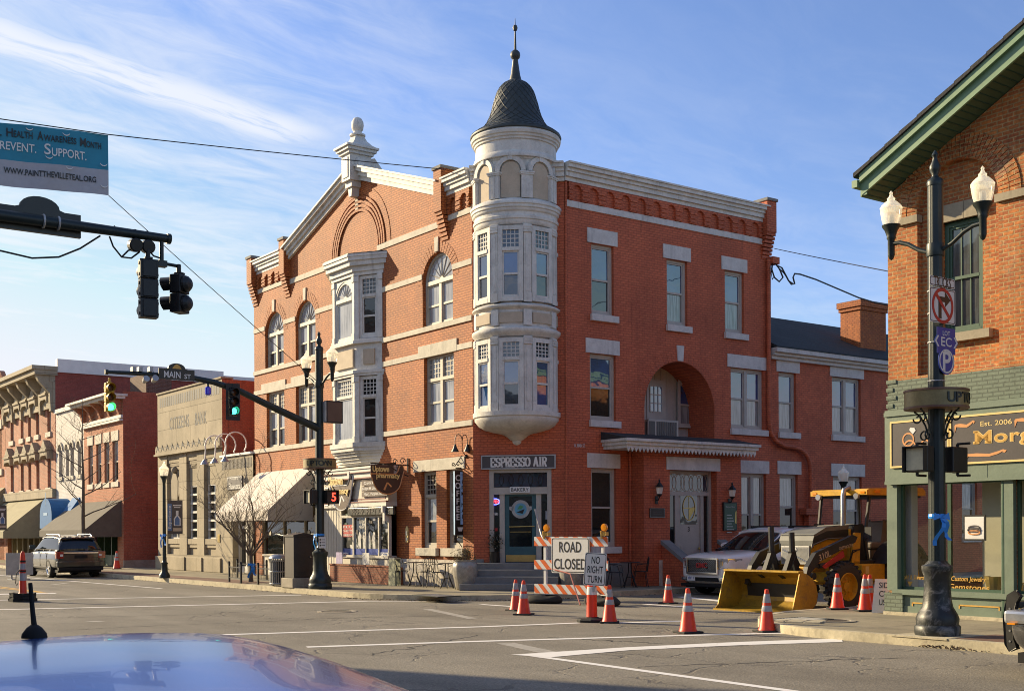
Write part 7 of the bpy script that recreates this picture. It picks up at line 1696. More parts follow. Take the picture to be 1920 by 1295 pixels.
# air conditioner on the porch roof
x0, x1 = B.X(1216, .3, 800), B.X(1272, .3, 800); z0 = B.Z(1245, 823, .3); z1 = B.Z(1245, 787, .3)
t = thing('air_conditioner', 'grey window air conditioner resting on the porch roof under the arch', 'air conditioner', B.w((x0+x1)/2, .3, z0), B.rz); w, h = (x1 - x0)/2, z1 - z0
MB().box(-w, 0, 0, w, .55, h).build('casing', M['frame_b'], t, bevel=.01); m = MB()
for k in range(9): xx = -w + .34 + k*(2*w - .4)/9; m.box(xx, -.015, .08, xx + .07, .0, h - .06)
for k in range(5): m.box(-w - .01, .08 + k*.09, .08, -w, .12 + k*.09, h - .08)
m.box(-w + .03, -.012, .08, -w + .26, 0, h - .06).build('grille', M['charcoal'], t)
MB().box(-w, .05, -.05, w, .5, 0).build('foot', M['steel'], t)
# ---------------- jeweller's signs
FYs = FY - .03
def jsign(label, px0, px1, name='shop_sign'):
    x0 = jx(px0, 830, FYs); x1 = px1 if isinstance(px1, float) else jx(px1, 830, FYs); z1 = jz(1671, 794, FYs); z0 = jz(1671, 874, FYs)
    t = thing(name, label, 'sign', J.w(x0, FYs, z0), J.rz); w, h = x1 - x0, z1 - z0
    MB().box(0, 0, 0, w, .03, h).build('board', M['charcoal'], t); MB().box(-.03, -.012, -.035, w + .03, .02, 0).box(-.03, -.012, h, w + .03, .02, h + .035).box(-.035, -.011, -.03, 0, .02, h + .03).box(w, -.011, -.03, w + .035, .02, h + .03).build('gilt_frame', M['gold_lt'], t)
    return t, w, h, x0, z0
t, w, h, xo, zo = jsign('dark jewellery sign board painted with two gold rings and a diamond', 1672, 1776)
px2 = lambda px_, py_: (jx(px_, py_, FYs) - xo, jz(px_, py_, FYs) - zo)
m = MB(); c1 = px2(1703, 824); c2 = px2(1706, 838)
m.prism(circ(c1[0], c1[1], .135, 0, 360, 28) + circ(c1[0], c1[1], .105, 360, 0, 28), -.006, 0); m.prism(circ(c2[0] + .0, c2[1] - .0, .14, 20, 160, 20) + circ(c2[0], c2[1], .11, 160, 20, 20), -.009, 0)
c3 = px2(1735, 834); m.prism(circ(c3[0], c3[1], .11, 10, 170, 20) + circ(c3[0], c3[1], .08, 170, 10, 20), -.006, 0); m.build('gold_ring', M['copper'], t)
d = px2(1711, 807); MB().mat(0).prism([(d[0] - .07, d[1] + .02), (d[0] - .045, d[1] + .06), (d[0] + .045, d[1] + .05), (d[0] + .075, d[1] + .0), (d[0] + .01, d[1] - .07)], -.008, 0).build('diamond', M['white'], t)
t, w, h, xo, zo = jsign("dark jewellery sign board with gold lettering of the shop's name", 1784, JW - .3)
m, m2, m3 = MB(), MB(), MB(); a = px2(1839, 793); b = px2(1897, 785); txt(m, 'Est. 2006', .085, (a[0] + b[0])/2, -.001, h - .19, .006, .003, w=.62)
a = px2(1828, 824); W1 = px2(1925, 815)[0] - a[0]
for (mm, bo, dp) in ((m2, .034, .004), (m3, .006, .007)):
    txt(mm, 'Morg', .215, a[0], -.001, h*.40, bo, dp, w=W1*1.10, align='L', spacing=1.08); txt(mm, 'an', .215*.74, a[0] + W1*1.13, -.001, h*.40, bo, dp, w=.36, align='L') if False else None
    k = .018 if mm is m2 else .008
    for f in (.0, .235): cx = a[0] + W1*(f + .03); mm.prism(rect(cx - .05 - k, cx + .05 + k, h*.40 - .01, h*.40 + .02 + k), -dp - .001, 0); 
    mm.prism(rect(a[0] + W1*.02 - .05, a[0] + W1*.06, h*.40 + .19, h*.40 + .222 + k*.3), -dp - .001, 0)
m.build('small_lettering', M['gold_lt'], t); m2.build('pale_outline', M['gold_lt'], t); m3.build('lettering', M['gold'], t)
m = MB()
def flour(m, x, z, sx, sz):
    pts = [(0, 0), (.05, .05), (.3, .06), (.6, .02), (.8, .09), (.92, .14), (1, .1), (.96, .03), (.9, .05), (.93, .09), (.8, .0), (.6, -.07), (.3, -.05), (.1, -.03), (.02, -.2)]
    m.prism([(x + a*sx, z + b*sz) for a, b in pts], -.006, 0)
a = px2(1788, 793); flour(m, a[0] + .02, h - .15, .42, .6); a = px2(1808, 856); flour(m, a[0], .12, .85, .55); flour(m, a[0] + 1.0, h - .14, .5, .6); m.build('gilt_scroll', M['copper'], t)
# framed ring picture in the shop window
x0, x1, z1, z0 = jx(1806, 990, .0), jx(1847, 990, .0), jz(1826, 965), jz(1826, 1013); t = thing('framed_picture', 'small black framed picture of dark rings in the jewellery window', 'picture', J.w((x0+x1)/2, .02, (z0+z1)/2), J.rz); w, h = x1 - x0, z1 - z0
MB().mat(0).box(-w/2, -.01, -h/2, w/2, .02, h/2).mat(1).box(-w/2 + .03, -.014, -h/2 + .03, w/2 - .03, -.01, h/2 - .03).build('frame', [M['sign_black'], M['white']], t)
m = MB().mat(0)
for k, (zz, rr) in enumerate(((-.04, .13), (-.085, .12), (-.0, .11))): m.mat(1 if k == 1 else 0).tube([(rr*cos(a), -.016, zz + .035*sin(a)) for a in [2*pi*j/20 for j in range(21)]], .016, 5)
m.build('dark_ring', [M['charcoal'], M['copper']], t)
# ================================================================== vehicles
def paint(name, col, metal=.3, rough=.3, coat=1.0):
    m, t, p, out = newmat(name); tc = t.new('ShaderNodeTexCoord')
    n = t.noise(tc.outputs['Object'], 2.5, 4); k = t.ramp(n, .3, .7, .93, 1.06)
    t.l.new(t.mix(1.0, (*col, 1), t.vec(k, k, k), 'MULTIPLY'), p.inputs['Base Color']); p.inputs['Metallic'].default_value = metal; p.inputs['Roughness'].default_value = rough
    p.inputs['Coat Weight'].default_value = coat; p.inputs['Coat Roughness'].default_value = .02; p.inputs['Coat IOR'].default_value = 1.35 if coat < 1 else 1.5; return m
M['pearl'] = paint('pearl_white_paint', (.86, .83, .79), 0, .35); M['grey_car'] = paint('dark_grey_metallic', (.042, .043, .04), .5, .3); M['blue_car'] = paint('blue_metallic', (.016, .11, .46), .85, .22, .3); M['dark_car'] = paint('charcoal_metallic', (.05, .05, .052), .5, .25)
M['car_glass'] = glass('car_glass', (.012, .014, .015), 1.7, .01, wave=0.0002); M['tail'] = pm('tail_lamp_red', (.30, .008, .008), .15, coat=1); M['head'] = pm('headlamp_glass', (.5, .52, .54), .12, .5); M['trim'] = pm('black_trim', (.014, .014, .015), .7, var=.2, spec=.25); M['amber'] = pm('amber_lens', (.85, .30, .01), .2, coat=1)
def evalmesh(o):
    dg = bpy.context.evaluated_depsgraph_get(); me = bpy.data.meshes.new_from_object(o.evaluated_get(dg), depsgraph=dg); return me
def loft(stations, closed_ends=True):
    """stations: list of (x, [(y,z)...]) half sections, mirrored in y"""
    m = MB(); n = len(stations[0][1]); vs = []
    for x, sec in stations:
        full = [(y, z) for y, z in sec] + [(-y, z) for y, z in reversed(sec[1:-1])]; k = len(full); vs += [(x, y, z) for y, z in full]
    fs = [(i*k + j, i*k + (j+1) % k, (i+1)*k + (j+1) % k, (i+1)*k + j) for i in range(len(stations) - 1) for j in range(k)]
    if closed_ends: fs += [tuple(range(k)), tuple(reversed([(len(stations)-1)*k + j for j in range(k)]))]
    return m.add(vs, fs)
def body_part(t, name, stations, mat, wells=(), lv=2):
    o = loft(stations).build(name, mat); sd = o.modifiers.new('s', 'SUBSURF'); sd.levels = lv; sd.render_levels = lv; cut = None
    if wells:
        c = MB()
        for x, z, r, y0, y1 in wells:
            for s_ in (-1, 1): c.cyl((x, s_*y0, z), (x, s_*y1, z), r, None, 32)
        cut = c.build('cutter', mat); b = o.modifiers.new('b', 'BOOLEAN'); b.operation = 'DIFFERENCE'; b.object = cut; b.solver = 'EXACT'
    bpy.context.view_layer.update(); me = evalmesh(o); o.modifiers.clear(); o.data = me
    me.polygons.foreach_set('use_smooth', [True]*len(me.polygons)); me.update(); me.set_sharp_from_angle(angle=rad(38))
    if cut: bpy.data.objects.remove(cut)
    o.parent = t; return o
def wheel(t, x, y, r, w, side, spokes=6, rimmat='chrome', rr=.66):
    m = MB().lathe([(r*rr, -w/2), (r*.93, -w/2 - .005), (r, -w/2 + .03), (r, w/2 - .03), (r*.93, w/2 + .005), (r*rr, w/2)], n=36, cap=False); m.xf(Matrix.Translation((x, y, r)) @ Matrix.Rotation(pi/2, 4, 'X')); o = m.build('wheel', M['rubber'], t, smooth=40)
    s_ = side; q = MB().lathe([(r*rr, -w/2), (r*rr*.96, -w/2 + .02), (r*rr*.9, 0), (r*rr*.9, w/2 - .02), (r*rr, w/2)], n=32, cap=False)
    for k in range(spokes):
        a = 2*pi*k/spokes; q.prism([(r*.1*cos(a + 1.2), r*.1*sin(a + 1.2)), (r*rr*.96*cos(a + .16), r*rr*.96*sin(a + .16)), (r*rr*.96*cos(a - .16), r*rr*.96*sin(a - .16)), (r*.1*cos(a - 1.2), r*.1*sin(a - 1.2))], w*.34, w*.44, 'z')
    q.lathe([(.0001, w*.47), (r*.16, w*.45), (r*.17, w*.2)], n=16)
    X = Matrix.Translation((x, y, r)) @ Matrix.Rotation(pi/2 * (-1 if s_ > 0 else 1), 4, 'X'); q.xf(X).build('rim', M[rimmat], o, smooth=40); return o
def sec_lower(w, zb, zm, zt, crown=.02): return [(0, zb), (w*.72, zb), (w*.95, zb + .07), (w, zb + .22), (w*1.0, zm), (w*.985, zm + (zt - zm)*.55), (w*.93, zt - .03), (w*.6, zt), (0, zt + crown)]
def sec_upper(wb, zb, wr, zr): return [(0, zb - .05), (wb, zb - .05), (wb*.985, zb + .05), (wb + (wr - wb)*.62, zb + (zr - zb)*.68), (wr*1.03, zr - .06), (wr*.86, zr - .008), (wr*.5, zr + .01), (0, zr + .02)]
def vehicle(name, label, cat, fr, L, W, spec, group=None):
    """origin on the ground under the front bumper, x forward"""
    t = thing(name, label, cat, fr.w(0, 0, 0), fr.rz, group); S_ = spec; r = S_['r']
    wells = [(-S_['ax'], r, r*1.13, .62, 1.4), (-S_['ax'] - S_['wb'], r, r*1.13, .62, 1.4)]
    body_part(t, 'body', [(x, sec_lower(w*W/2, zb, zm, zt)) for x, w, zb, zm, zt in S_['low']], M[S_['paint']], wells)
    gh = body_part(t, 'windows', [(x, sec_upper(wb*W/2, S_['belt'], wr*W/2, zr)) for x, wb, wr, zr in S_['up']], M['car_glass'])
    # painted roof skin and pillars standing a little proud of the glass
    up = S_['up']; a, b = S_['roof']
    def top(x):
        for (x0, b0, r0, z0), (x1, b1, r1, z1) in zip(up, up[1:]):
            if x <= x0 and x >= x1: f = (x0 - x)/(x0 - x1); return b0 + (b1-b0)*f, r0 + (r1-r0)*f, z0 + (z1-z0)*f
        return up[-1][1:]
    n = 14; vs = []
    for i in range(n + 1):
        x = a + (b - a)*i/n; _, wr, zr = top(x); hw = wr*W/2; vs.append((x, [(0, zr - .05), (hw*1.0, zr - .06), (hw*1.055, zr - .075), (hw*1.03, zr - .015), (hw*.86, zr + .018), (hw*.5, zr + .034), (0, zr + .042)]))
    body_part(t, 'roof', vs, M[S_['paint']], lv=1)
    for (xb, xt, wd) in S_['pillars']:
        wbx, _, _ = top(xb); _, wrx, zrx = top(xt); m = MB()
        for s_ in (-1, 1):
            pts = []; wbh, wrh = wbx*W/2, wrx*W/2
            for f in (0, .25, .5, .68, .85, 1.0):
                y = wbh*.99 + (wrh - wbh)*(f*.62/.68 if f <= .68 else .62 + (f - .68)/.32*.38); z = S_['belt'] - .04 + (zrx - .05 - S_['belt'] + .04)*f; pts.append((xb + (xt - xb)*f, s_*(y + .012), z))
            for i in range(len(pts) - 1):
                p, q = pts[i], pts[i+1]; m.add([(p[0] - wd/2, p[1], p[2]), (p[0] + wd/2, p[1], p[2]), (q[0] + wd/2, q[1], q[2]), (q[0] - wd/2, q[1], q[2]), (p[0] - wd/2, p[1] - s_*.04, p[2]), (p[0] + wd/2, p[1] - s_*.04, p[2]), (q[0] + wd/2, q[1] - s_*.04, q[2]), (q[0] - wd/2, q[1] - s_*.04, q[2])], [(0, 1, 2, 3), (0, 3, 7, 4), (1, 5, 6, 2)])
        m.build('pillar', M[S_['paint'] if wd > .09 else 'trim'], t)
    for i, x in enumerate((-S_['ax'], -S_['ax'] - S_['wb'])):
        for s_ in (-1, 1): wheel(t, x, s_*(W/2 - .13), r, .25, s_, S_.get('spokes', 6), S_.get('rim', 'chrome'))
    MB().box(-L + .2, -W/2 + .12, .22, -.2, W/2 - .12, .34).build('underbody', M['trim'], t)
    for s_ in (-1, 1):
        x = S_['mirror']; z = S_['belt'] + .12; m = body_part(t, 'mirror', [(x + .09, [(0, z - .06), (.07, z - .06), (.1, z), (.07, z + .06), (0, z + .06)]), (x + .02, [(0, z - .10), (.11, z - .10), (.13, z), (.11, z + .09), (0, z + .1)]), (x - .08, [(0, z - .10), (.11, z - .10), (.13, z), (.11, z + .09), (0, z + .1)])], M[S_['paint']], lv=1); m.location = (0, s_*(W/2 + .10), 0)
        MB().box(x - .06, s_*(W/2 - .04), z - .06, x + .02, s_*(W/2 + .04), z - .02).build('mirror_arm', M['trim'], t)
        for xd in S_['doors']:
            MB().box(xd - .006, s_*(W/2 + .001) - .01, .45, xd + .006, s_*(W/2 + .001) + .004, S_['belt'] - .02).build('door_seam', M['trim'], t)
        for xh in S_['handles']: MB().cyl((xh, s_*(W/2 + .02), S_['belt'] - .12), (xh - .2, s_*(W/2 + .02), S_['belt'] - .12), .016, None, 8).build('door_handle', M['chrome'], t)
    return t
# ---- big white vehicle parked along the shaded side
YK = Fr(G(5.4, -4.0), -DB)
sp = dict(paint='pearl', r=.41, ax=.98, wb=2.95, belt=1.24, mirror=-2.02, doors=(-1.72, -2.85, -3.85), handles=(-2.5, -3.5), spokes=6, rim='chrome',
          low=[(0, .70, .5, .78, 1.03), (-.05, .86, .36, .78, 1.10), (-.22, .975, .27, .78, 1.15), (-.6, 1.0, .27, .8, 1.19), (-1.3, 1.005, .28, .82, 1.24), (-1.8, 1.0, .28, .82, 1.25), (-3.2, 1.0, .28, .82, 1.25), (-4.7, .99, .3, .82, 1.25), (-5.08, .96, .36, .82, 1.22), (-5.17, .86, .5, .82, 1.12)],
          up=[(-1.36, .86, .80, 1.25), (-1.55, .90, .82, 1.36), (-2.25, .92, .78, 1.76), (-2.6, .92, .76, 1.85), (-3.6, .92, .75, 1.88), (-4.7, .91, .74, 1.86), (-5.0, .90, .74, 1.74), (-5.12, .88, .76, 1.3)], roof=(-2.28, -5.0), pillars=[(-1.46, -2.42, .12), (-3.0, -2.98, .10), (-3.95, -3.98, .10), (-4.85, -4.75, .3)])
yk = vehicle('white_suv', 'pearl white full size sport utility parked behind the yellow loader bucket', 'car', YK, 5.18, 2.04, sp)
f = MB().mat(0).box(.0, -.56, .62, .05, .56, 1.02).mat(1)
for k in range(12):
    for j in range(27): y = -.5 + k*0 + j*1.0/26; z = .67 + k*.31/11; f.box(.048, y - .014, z - .009, .058, y + .014, z + .009) if (j + k) % 2 else None
f.mat(2).box(.02, -.60, .60, .075, .60, .65).box(.02, -.60, 1.0, .075, .60, 1.05).box(.02, -.60, .65, .075, -.55, 1.0).box(.02, .55, .65, .075, .60, 1.0)
gr = f.build('grille', [M['trim'], M['chrome'], M['chrome']], yk, bevel=.008)
m = MB(); txt(m, 'GMC', .13, 0, 0, -.065, .02, .02, w=.42); m.xf(Matrix.Translation((.062, 0, .84)) @ Matrix.Rotation(pi/2, 4, 'Z')).build('badge', M['sign_red'], gr)
for s_ in (-1, 1):
    h = MB().mat(0).prism([(.015, .60), (-.01, .74), (-.07, .86), (-.26, .965), (-.5, .99), (-.5, .9), (-.2, .6)], .77, 1.02, 'z').mat(1).prism([(.022, .66), (.004, .74), (-.1, .74), (-.1, .66)], .82, .97, 'z').prism([(.02, .60), (-.004, .745), (-.064, .867), (-.25, .972), (-.3, .9), (-.2, .6)], .755, .775, 'z').mat(2).prism([(.02, .60), (-.004, .745), (-.064, .867), (-.25, .972), (-.3, .9), (-.2, .6)], 1.015, 1.03, 'z')
    if s_ < 0: h.v = [Vector((p.x, -p.y, p.z)) for p in h.v]
    h; h.build('headlight', [M['head'], M['chrome'], M['chrome']], yk, bevel=.02)
    MB().mat(0).box(-.1, s_*.73 - .14, .42, .0, s_*.73 + .14, .52).mat(1).box(-.02, s_*.73 - .07, .44, .006, s_*.73 + .07, .5).build('fog_lamp', [M['chrome'], M['head']], yk, bevel=.01)
MB().box(-.1, -.55, .40, .012, .55, .51).build('lower_intake', M['trim'], yk); MB().box(-.5, -.93, .25, -.04, .93, .33).build('air_dam', M['trim'], yk)
m = MB().mat(0).box(.012, -.62, .41, .02, -.31, .56).mat(1); txt(m, '8F1', .07, 0, 0, 0, .004, .004, w=.2, xf=Matrix.Translation((.02, -.465, .45)) @ Matrix.Rotation(pi/2, 4, 'Z')); m.build('licence_plate', [M['white'], M['sign_blue']], yk)
MB().box(-5.0, .70, 1.885, -2.7, .74, 1.93).box(-5.0, -.74, 1.885, -2.7, -.70, 1.93).box(-2.9, .69, 1.86, -2.7, .74, 1.9).box(-2.9, -.74, 1.86, -2.7, -.69, 1.9).build('roof_rail', M['trim'], yk)
for q in (-.35, .35): MB().cyl((-1.42, q - .4, 1.275), (-1.5, q + .3, 1.33), .012, None, 6).build('wiper', M['trim'], yk)
MB().prism(circ(-.98, .41, .5, 8, 172, 18) + circ(-.98, .41, .47, 172, 8, 18), 1.022, 1.03).prism(circ(-.98, .41, .5, 8, 172, 18) + circ(-.98, .41, .47, 172, 8, 18), -1.03, -1.022).build('arch_lip', M['pearl'], yk)
# ---- dark grey vehicle seen from behind on the left
g = gnd(152, 1082.5); ex_s = g.x, g.y; EX = Fr(Vector(ex_s) + DA * 4.96, DA)
sp = dict(paint='grey_car', r=.38, ax=.95, wb=2.86, belt=1.13, mirror=-1.75, doors=(-1.5, -2.6, -3.55), handles=(-2.35, -3.3), spokes=5, rim='chrome',
          low=[(0, .68, .45, .7, .85), (-.08, .86, .32, .72, .93), (-.4, .98, .25, .74, 1.02), (-1.2, 1.0, .25, .76, 1.11), (-2.5, 1.0, .26, .76, 1.14), (-4.0, 1.0, .28, .78, 1.16), (-4.72, .985, .34, .78, 1.14), (-4.9, .95, .42, .74, 1.10), (-4.97, .85, .5, .74, .98)],
          up=[(-1.15, .85, .78, 1.14), (-1.4, .88, .78, 1.3), (-2.05, .9, .72, 1.66), (-2.5, .9, .71, 1.72), (-3.5, .9, .70, 1.72), (-4.4, .89, .68, 1.66), (-4.68, .88, .72, 1.5), (-4.85, .87, .80, 1.18)], roof=(-2.1, -4.5), pillars=[(-1.3, -2.25, .11), (-2.75, -2.7, .09), (-3.7, -3.75, .10), (-4.55, -4.35, .34)])
e = vehicle('grey_suv', 'dark grey sport utility parked at the left kerb, seen from behind', 'car', EX, 4.98, 2.0, sp)
for s_ in (-1, 1): MB().mat(0).box(-4.98, min(s_*.70, s_*.99), .80, -4.80, max(s_*.70, s_*.99), 1.08).mat(1).box(-4.985, min(s_*.72, s_*.84), .88, -4.97, max(s_*.72, s_*.84), .97).build('tail_lamp', [M['tail'], M['white']], e, bevel=.03)
MB().box(-4.99, -.70, 1.0, -4.9, .70, 1.055).build('chrome_strip', M['chrome'], e); MB().box(-5.03, -.96, .43, -4.85, .96, .70).build('rear_bumper', M['grey_car'], e, bevel=.05); MB().box(-5.02, -.9, .30, -4.8, .9, .43).build('bumper_lower', M['trim'], e, bevel=.02)
MB().box(-4.985, -.26, .80, -4.95, .26, .93).build('plate_recess', M['trim'], e); MB().prism([(-4.30, 1.70), (-4.62, 1.66), (-4.64, 1.62), (-4.3, 1.6)], -.66, .66).build('spoiler', M['grey_car'], e)
MB().box(-4.655, -.25, 1.63, -4.645, .25, 1.65).build('brake_light', M['tail'], e)
for s_ in (-1, 1): MB().tube([(-2.2, s_*.66, 1.70), (-2.4, s_*.66, 1.79), (-4.1, s_*.64, 1.78), (-4.3, s_*.64, 1.70)], .025, 6).build('roof_rail', M['chrome'], e)
m = MB().tube([(-4.62, -.5, 1.1), (-4.9, -.5, 1.14)], .01, 4); m.build('rear_wiper', M['trim'], e)
# ---- blue car in front of the camera
gB = Vector((-.62, 3.10)); BC = Fr(gB - DA*2.05, -DA)
sp = dict(paint='blue_car', r=.32, ax=.9, wb=2.62, belt=.93, mirror=-1.62, doors=(-1.4, -2.5), handles=(-2.2, -3.2), spokes=10, rim='galv',
          low=[(0, .62, .4, .55, .66), (-.1, .85, .25, .57, .74), (-.5, .98, .2, .6, .86), (-1.2, 1.0, .2, .62, .93), (-2.5, 1.0, .2, .62, .95), (-3.8, .99, .24, .64, .98), (-4.2, .94, .3, .64, .96), (-4.3, .8, .42, .64, .85)],
          up=[(-.95, .82, .78, .95), (-1.2, .85, .77, 1.03), (-1.85, .87, .70, 1.255), (-2.3, .88, .665, 1.32), (-2.8, .88, .66, 1.37), (-3.25, .88, .65, 1.40), (-3.6, .87, .64, 1.405), (-3.8, .87, .64, 1.37), (-4.0, .86, .68, 1.2), (-4.2, .85, .78, .98)], roof=(-2.05, -3.8), pillars=[(-1.15, -2.1, .10), (-2.55, -2.55, .085), (-3.55, -3.5, .085), (-4.0, -3.75, .2)])
bc = vehicle('blue_car', 'glossy blue car close to the camera, its roof reflecting sky and buildings', 'car', BC, 4.3, 1.86, sp)
m = MB().lathe([(.044, 0), (.041, .015), (.026, .035), (.013, .045)], n=14).tube([(0, 0, .04), (-.02, 0, .09), (-.05, 0, .19)], [.010, .0085, .0075], 8); m.xf(Matrix.Translation((-3.62, -.17, 1.436))).build('antenna', M['trim'], bc, smooth=40)
for s_ in (-1, 1):
    MB().tube([(-1.98, s_*.645, 1.235), (-2.3, s_*.622, 1.287), (-2.8, s_*.617, 1.337), (-3.25, s_*.608, 1.367), (-3.6, s_*.60, 1.37)], .012, 6).build('drip_rail', M['trim'], bc)
MB().box(-.3, -.85, .52, -.05, -.5, .7).build('headlight', M['head'], bc, bevel=.03); MB().box(-.3, .5, .52, -.05, .85, .7).build('headlight', M['head'], bc, bevel=.03)
# ---- dark car with push bar at the right edge
PC = Fr(G(21.15, 5.9), DA)
sp = dict(paint='dark_car', r=.36, ax=.92, wb=2.9, belt=1.05, mirror=-1.8, doors=(-1.55, -2.65), handles=(-2.4, -3.4), spokes=5, rim='galv',
          low=[(0, .66, .5, .62, .80), (-.10, .88, .35, .64, .88), (-.45, .99, .26, .66, .96), (-1.2, 1.0, .25, .7, 1.05), (-2.5, 1.0, .25, .7, 1.07), (-4.2, .99, .3, .72, 1.08), (-4.7, .95, .38, .72, 1.05), (-4.85, .85, .5, .7, .95)],
          up=[(-1.15, .83, .78, 1.07), (-1.4, .86, .77, 1.2), (-2.1, .88, .70, 1.50), (-2.6, .88, .68, 1.56), (-3.4, .88, .67, 1.55), (-4.1, .87, .67, 1.42), (-4.6, .86, .72, 1.1)], roof=(-2.2, -4.0), pillars=[(-1.3, -2.25, .1), (-2.8, -2.8, .09), (-3.8, -3.6, .12), (-4.4, -3.95, .25)])
pc = vehicle('dark_car', 'dark metallic car with a black push bar just entering the right edge', 'car', PC, 4.87, 1.95, sp)
m = MB()
for y in (-.36, .36): m.prism([(.10, .34), (.20, .30), (.26, .38), (.28, .70), (.22, .98), (.12, 1.04), (.05, .98), (.10, .9), (.15, .7), (.14, .45)], y - .025, y + .025)
m.box(.17, -.36, .50, .22, .36, .58).box(.14, -.36, .82, .2, .36, .90); pb = m.build('push_bar', M['black'], pc, bevel=.012)
m = MB()
for zz in (.42, .55, .68, .82): m.cyl((.19, .384, zz), (.19, .392, zz), .014, None, 8)
m.build('bolt', M['steel'], pb)
MB().box(-.24, .90, .675, -.14, .982, .695).build('marker_lamp', M['amber'], pc); 
for s_ in (-1, 1): MB().box(-.38, min(s_*.58, s_*.94), .68, -.06, max(s_*.58, s_*.94), .84).build('headlight', M['head'], pc, bevel=.04)
# ================================================================== backhoe loader
M['cat'] = pm('machine_yellow', (.66, .37, .02), .42, var=.16, scale=3, dirt=(.30, .17, .03, .45)); M['bucket'] = pm('scuffed_yellow_steel', (.44, .27, .03), .42, .25, var=.3, scale=2.2, dirt=(.20, .13, .06, .65)); M['cat_blk'] = pm('machine_black', (.022, .023, .024), .5, var=.25); M['cat_grey'] = pm('hood_grey', (.16, .165, .15), .55, var=.2); M['tyre'] = pm('dusty_tyre', (.05, .046, .04), .85, var=.35, bmp=.004, bscale=30)
KF = Fr(G(12.0, 0), DB)                     # px plane through the near flank; x = -t
SF = 12.0
bh = thing('backhoe_loader', 'yellow backhoe loader with its front bucket lowered beside the orange cones', 'loader', G(10.9, -3.2, 0), A.rz - pi/2)
# loader frame: x forward (out along +t), y left (towards larger s), z up
def kp(px_, py_, y=0.): x, z = KF.px(px_, py_, y); return (-x + 3.2 - 0.0, z)
# note forward distance from the loader origin (t=-3.2): f = t + 3.2 = -x + 3.2
def side(m, pts, y0, y1, yy=0.): return m.prism([kp(a, b, yy) for a, b in pts], y0, y1)
YL = 1.1
bt = 2.75; 
# bucket: curved shell with side plates
def bprof(o=0.0): return [(3.2, .02), (2.72, .03), (2.50, .09), (2.38, .22), (2.34, .40), (2.39, .60), (2.52, .76), (2.72, .86), (2.86, .89)]
m = MB(); p = bprof(); n = len(p)
for i in range(n - 1):
    (x0, z0), (x1, z1) = p[i], p[i+1]; m.quad((x0, -YL, z0), (x0, YL, z0), (x1, YL, z1), (x1, -YL, z1)); m.quad((x0 - .02, -YL, z0 - .015), (x0 - .02, YL, z0 - .015), (x1 - .03, YL, z1), (x1 - .03, -YL, z1))
bk_ = m.build('bucket', M['bucket'], bh, smooth=50)
for s_ in (-1, 1): MB().prism(p + [(2.92, .86), (3.14, .12), (3.22, .05)], s_*YL - .012, s_*YL + .012).build('side_plate', M['bucket'], bk_)
MB().box(3.08, -YL - .02, .0, 3.27, YL + .02, .035).build('cutting_edge', M['bucket'], bk_); MB().prism([(2.78, .87), (2.95, .88), (2.95, .92), (2.78, .92)], -YL, YL).build('top_lip', M['bucket'], bk_)
MB().prism([(2.36, .3), (2.40, .6), (2.25, .58), (2.25, .35)], -.9, .9).build('back_bracket', M['cat_blk'], bk_)
# chassis, hood, fenders
m = MB().box(-2.2, -.45, .55, 1.2, .45, .95).box(-.2, -.62, .62, 1.4, .62, .85); m.build('chassis', M['cat'], bh, bevel=.02)
h0 = [kp(1520, 1013, .67), kp(1523, 1002, .67), kp(1548, 990, .67), kp(1588, 986, .67)]
zl = 1.02
hood = [(h0[0][0], zl), h0[0], (h0[1][0], h0[1][1]), h0[2], h0[3], (h0[3][0], zl)]
fx = h0[0][0]; rx = h0[3][0]
MB().prism(hood[:1] + [(fx - .02, h0[0][1] - .06)] + [(a, b - .22 if i else b - .1) for i, (a, b) in enumerate(h0)][1:] + hood[-1:], -.44, .44).build('hood_side', M['cat'], bh, bevel=.02)
m = MB().prism([(fx, h0[0][1] - .14), h0[0], h0[1], h0[2], h0[3], (rx, h0[3][1] - .26), (h0[2][0], h0[2][1] - .24), (h0[1][0], h0[1][1] - .22)], -.46, .46); m.build('hood_top', M['cat_grey'], bh, bevel=.03)
m = MB()
for s_ in (-1, 1): m.prism([(fx - .05, h0[0][1] - .17), (h0[1][0], h0[1][1] - .06), (h0[2][0], h0[2][1] - .06), (rx, h0[3][1] - .07), (rx, h0[3][1] - .24), (h0[2][0], h0[2][1] - .25), (h0[1][0], h0[1][1] - .24)], s_*.462 - .004, s_*.462 + .004)
m.build('hood_stripe', M['cat_blk'], bh)
g_ = MB().box(fx - .02, -.41, zl, fx + .03, .41, h0[0][1] - .12); go = g_.build('grille', M['galv'], bh, bevel=.01)
m = MB(); zt2 = h0[0][1] - .12
for k in range(14): m.box(fx + .03, -.38, zl + .06 + k*(zt2 - zl - .1)/14, fx + .034, .38, zl + .075 + k*(zt2 - zl - .1)/14)
m.cyl((fx + .05, .36, zl + .06), (fx + .05, -.36, zt2 - .08), .014, None, 6); m.build('grille_bar', M['steel'], go)
MB().disc((fx + .03, 0, zt2 - .08), .055, 'x', .012).build('round_badge', M['white'], go)
MB().box(rx - .1, -.50, .95, rx - .02 + .02, .50, h0[3][1] - .06).box(rx - .65, -.5, .80, rx, .5, 1.0).build('cowl', M['cat'], bh, bevel=.02)
MB().prism([(rx - .55, 1.0), (rx - .55, h0[3][1] - .1), (rx - .38, h0[3][1] + .03), (rx - .06, h0[3][1] + .03), (rx - .06, 1.0)], -.56, .56).build('dash', M['cat_blk'], bh, bevel=.03)
ev = MB(); ex_, ez = kp(1588, 985, .75); e2x, e2z = kp(1589, 926, .75); e3 = kp(1599, 913, .75)
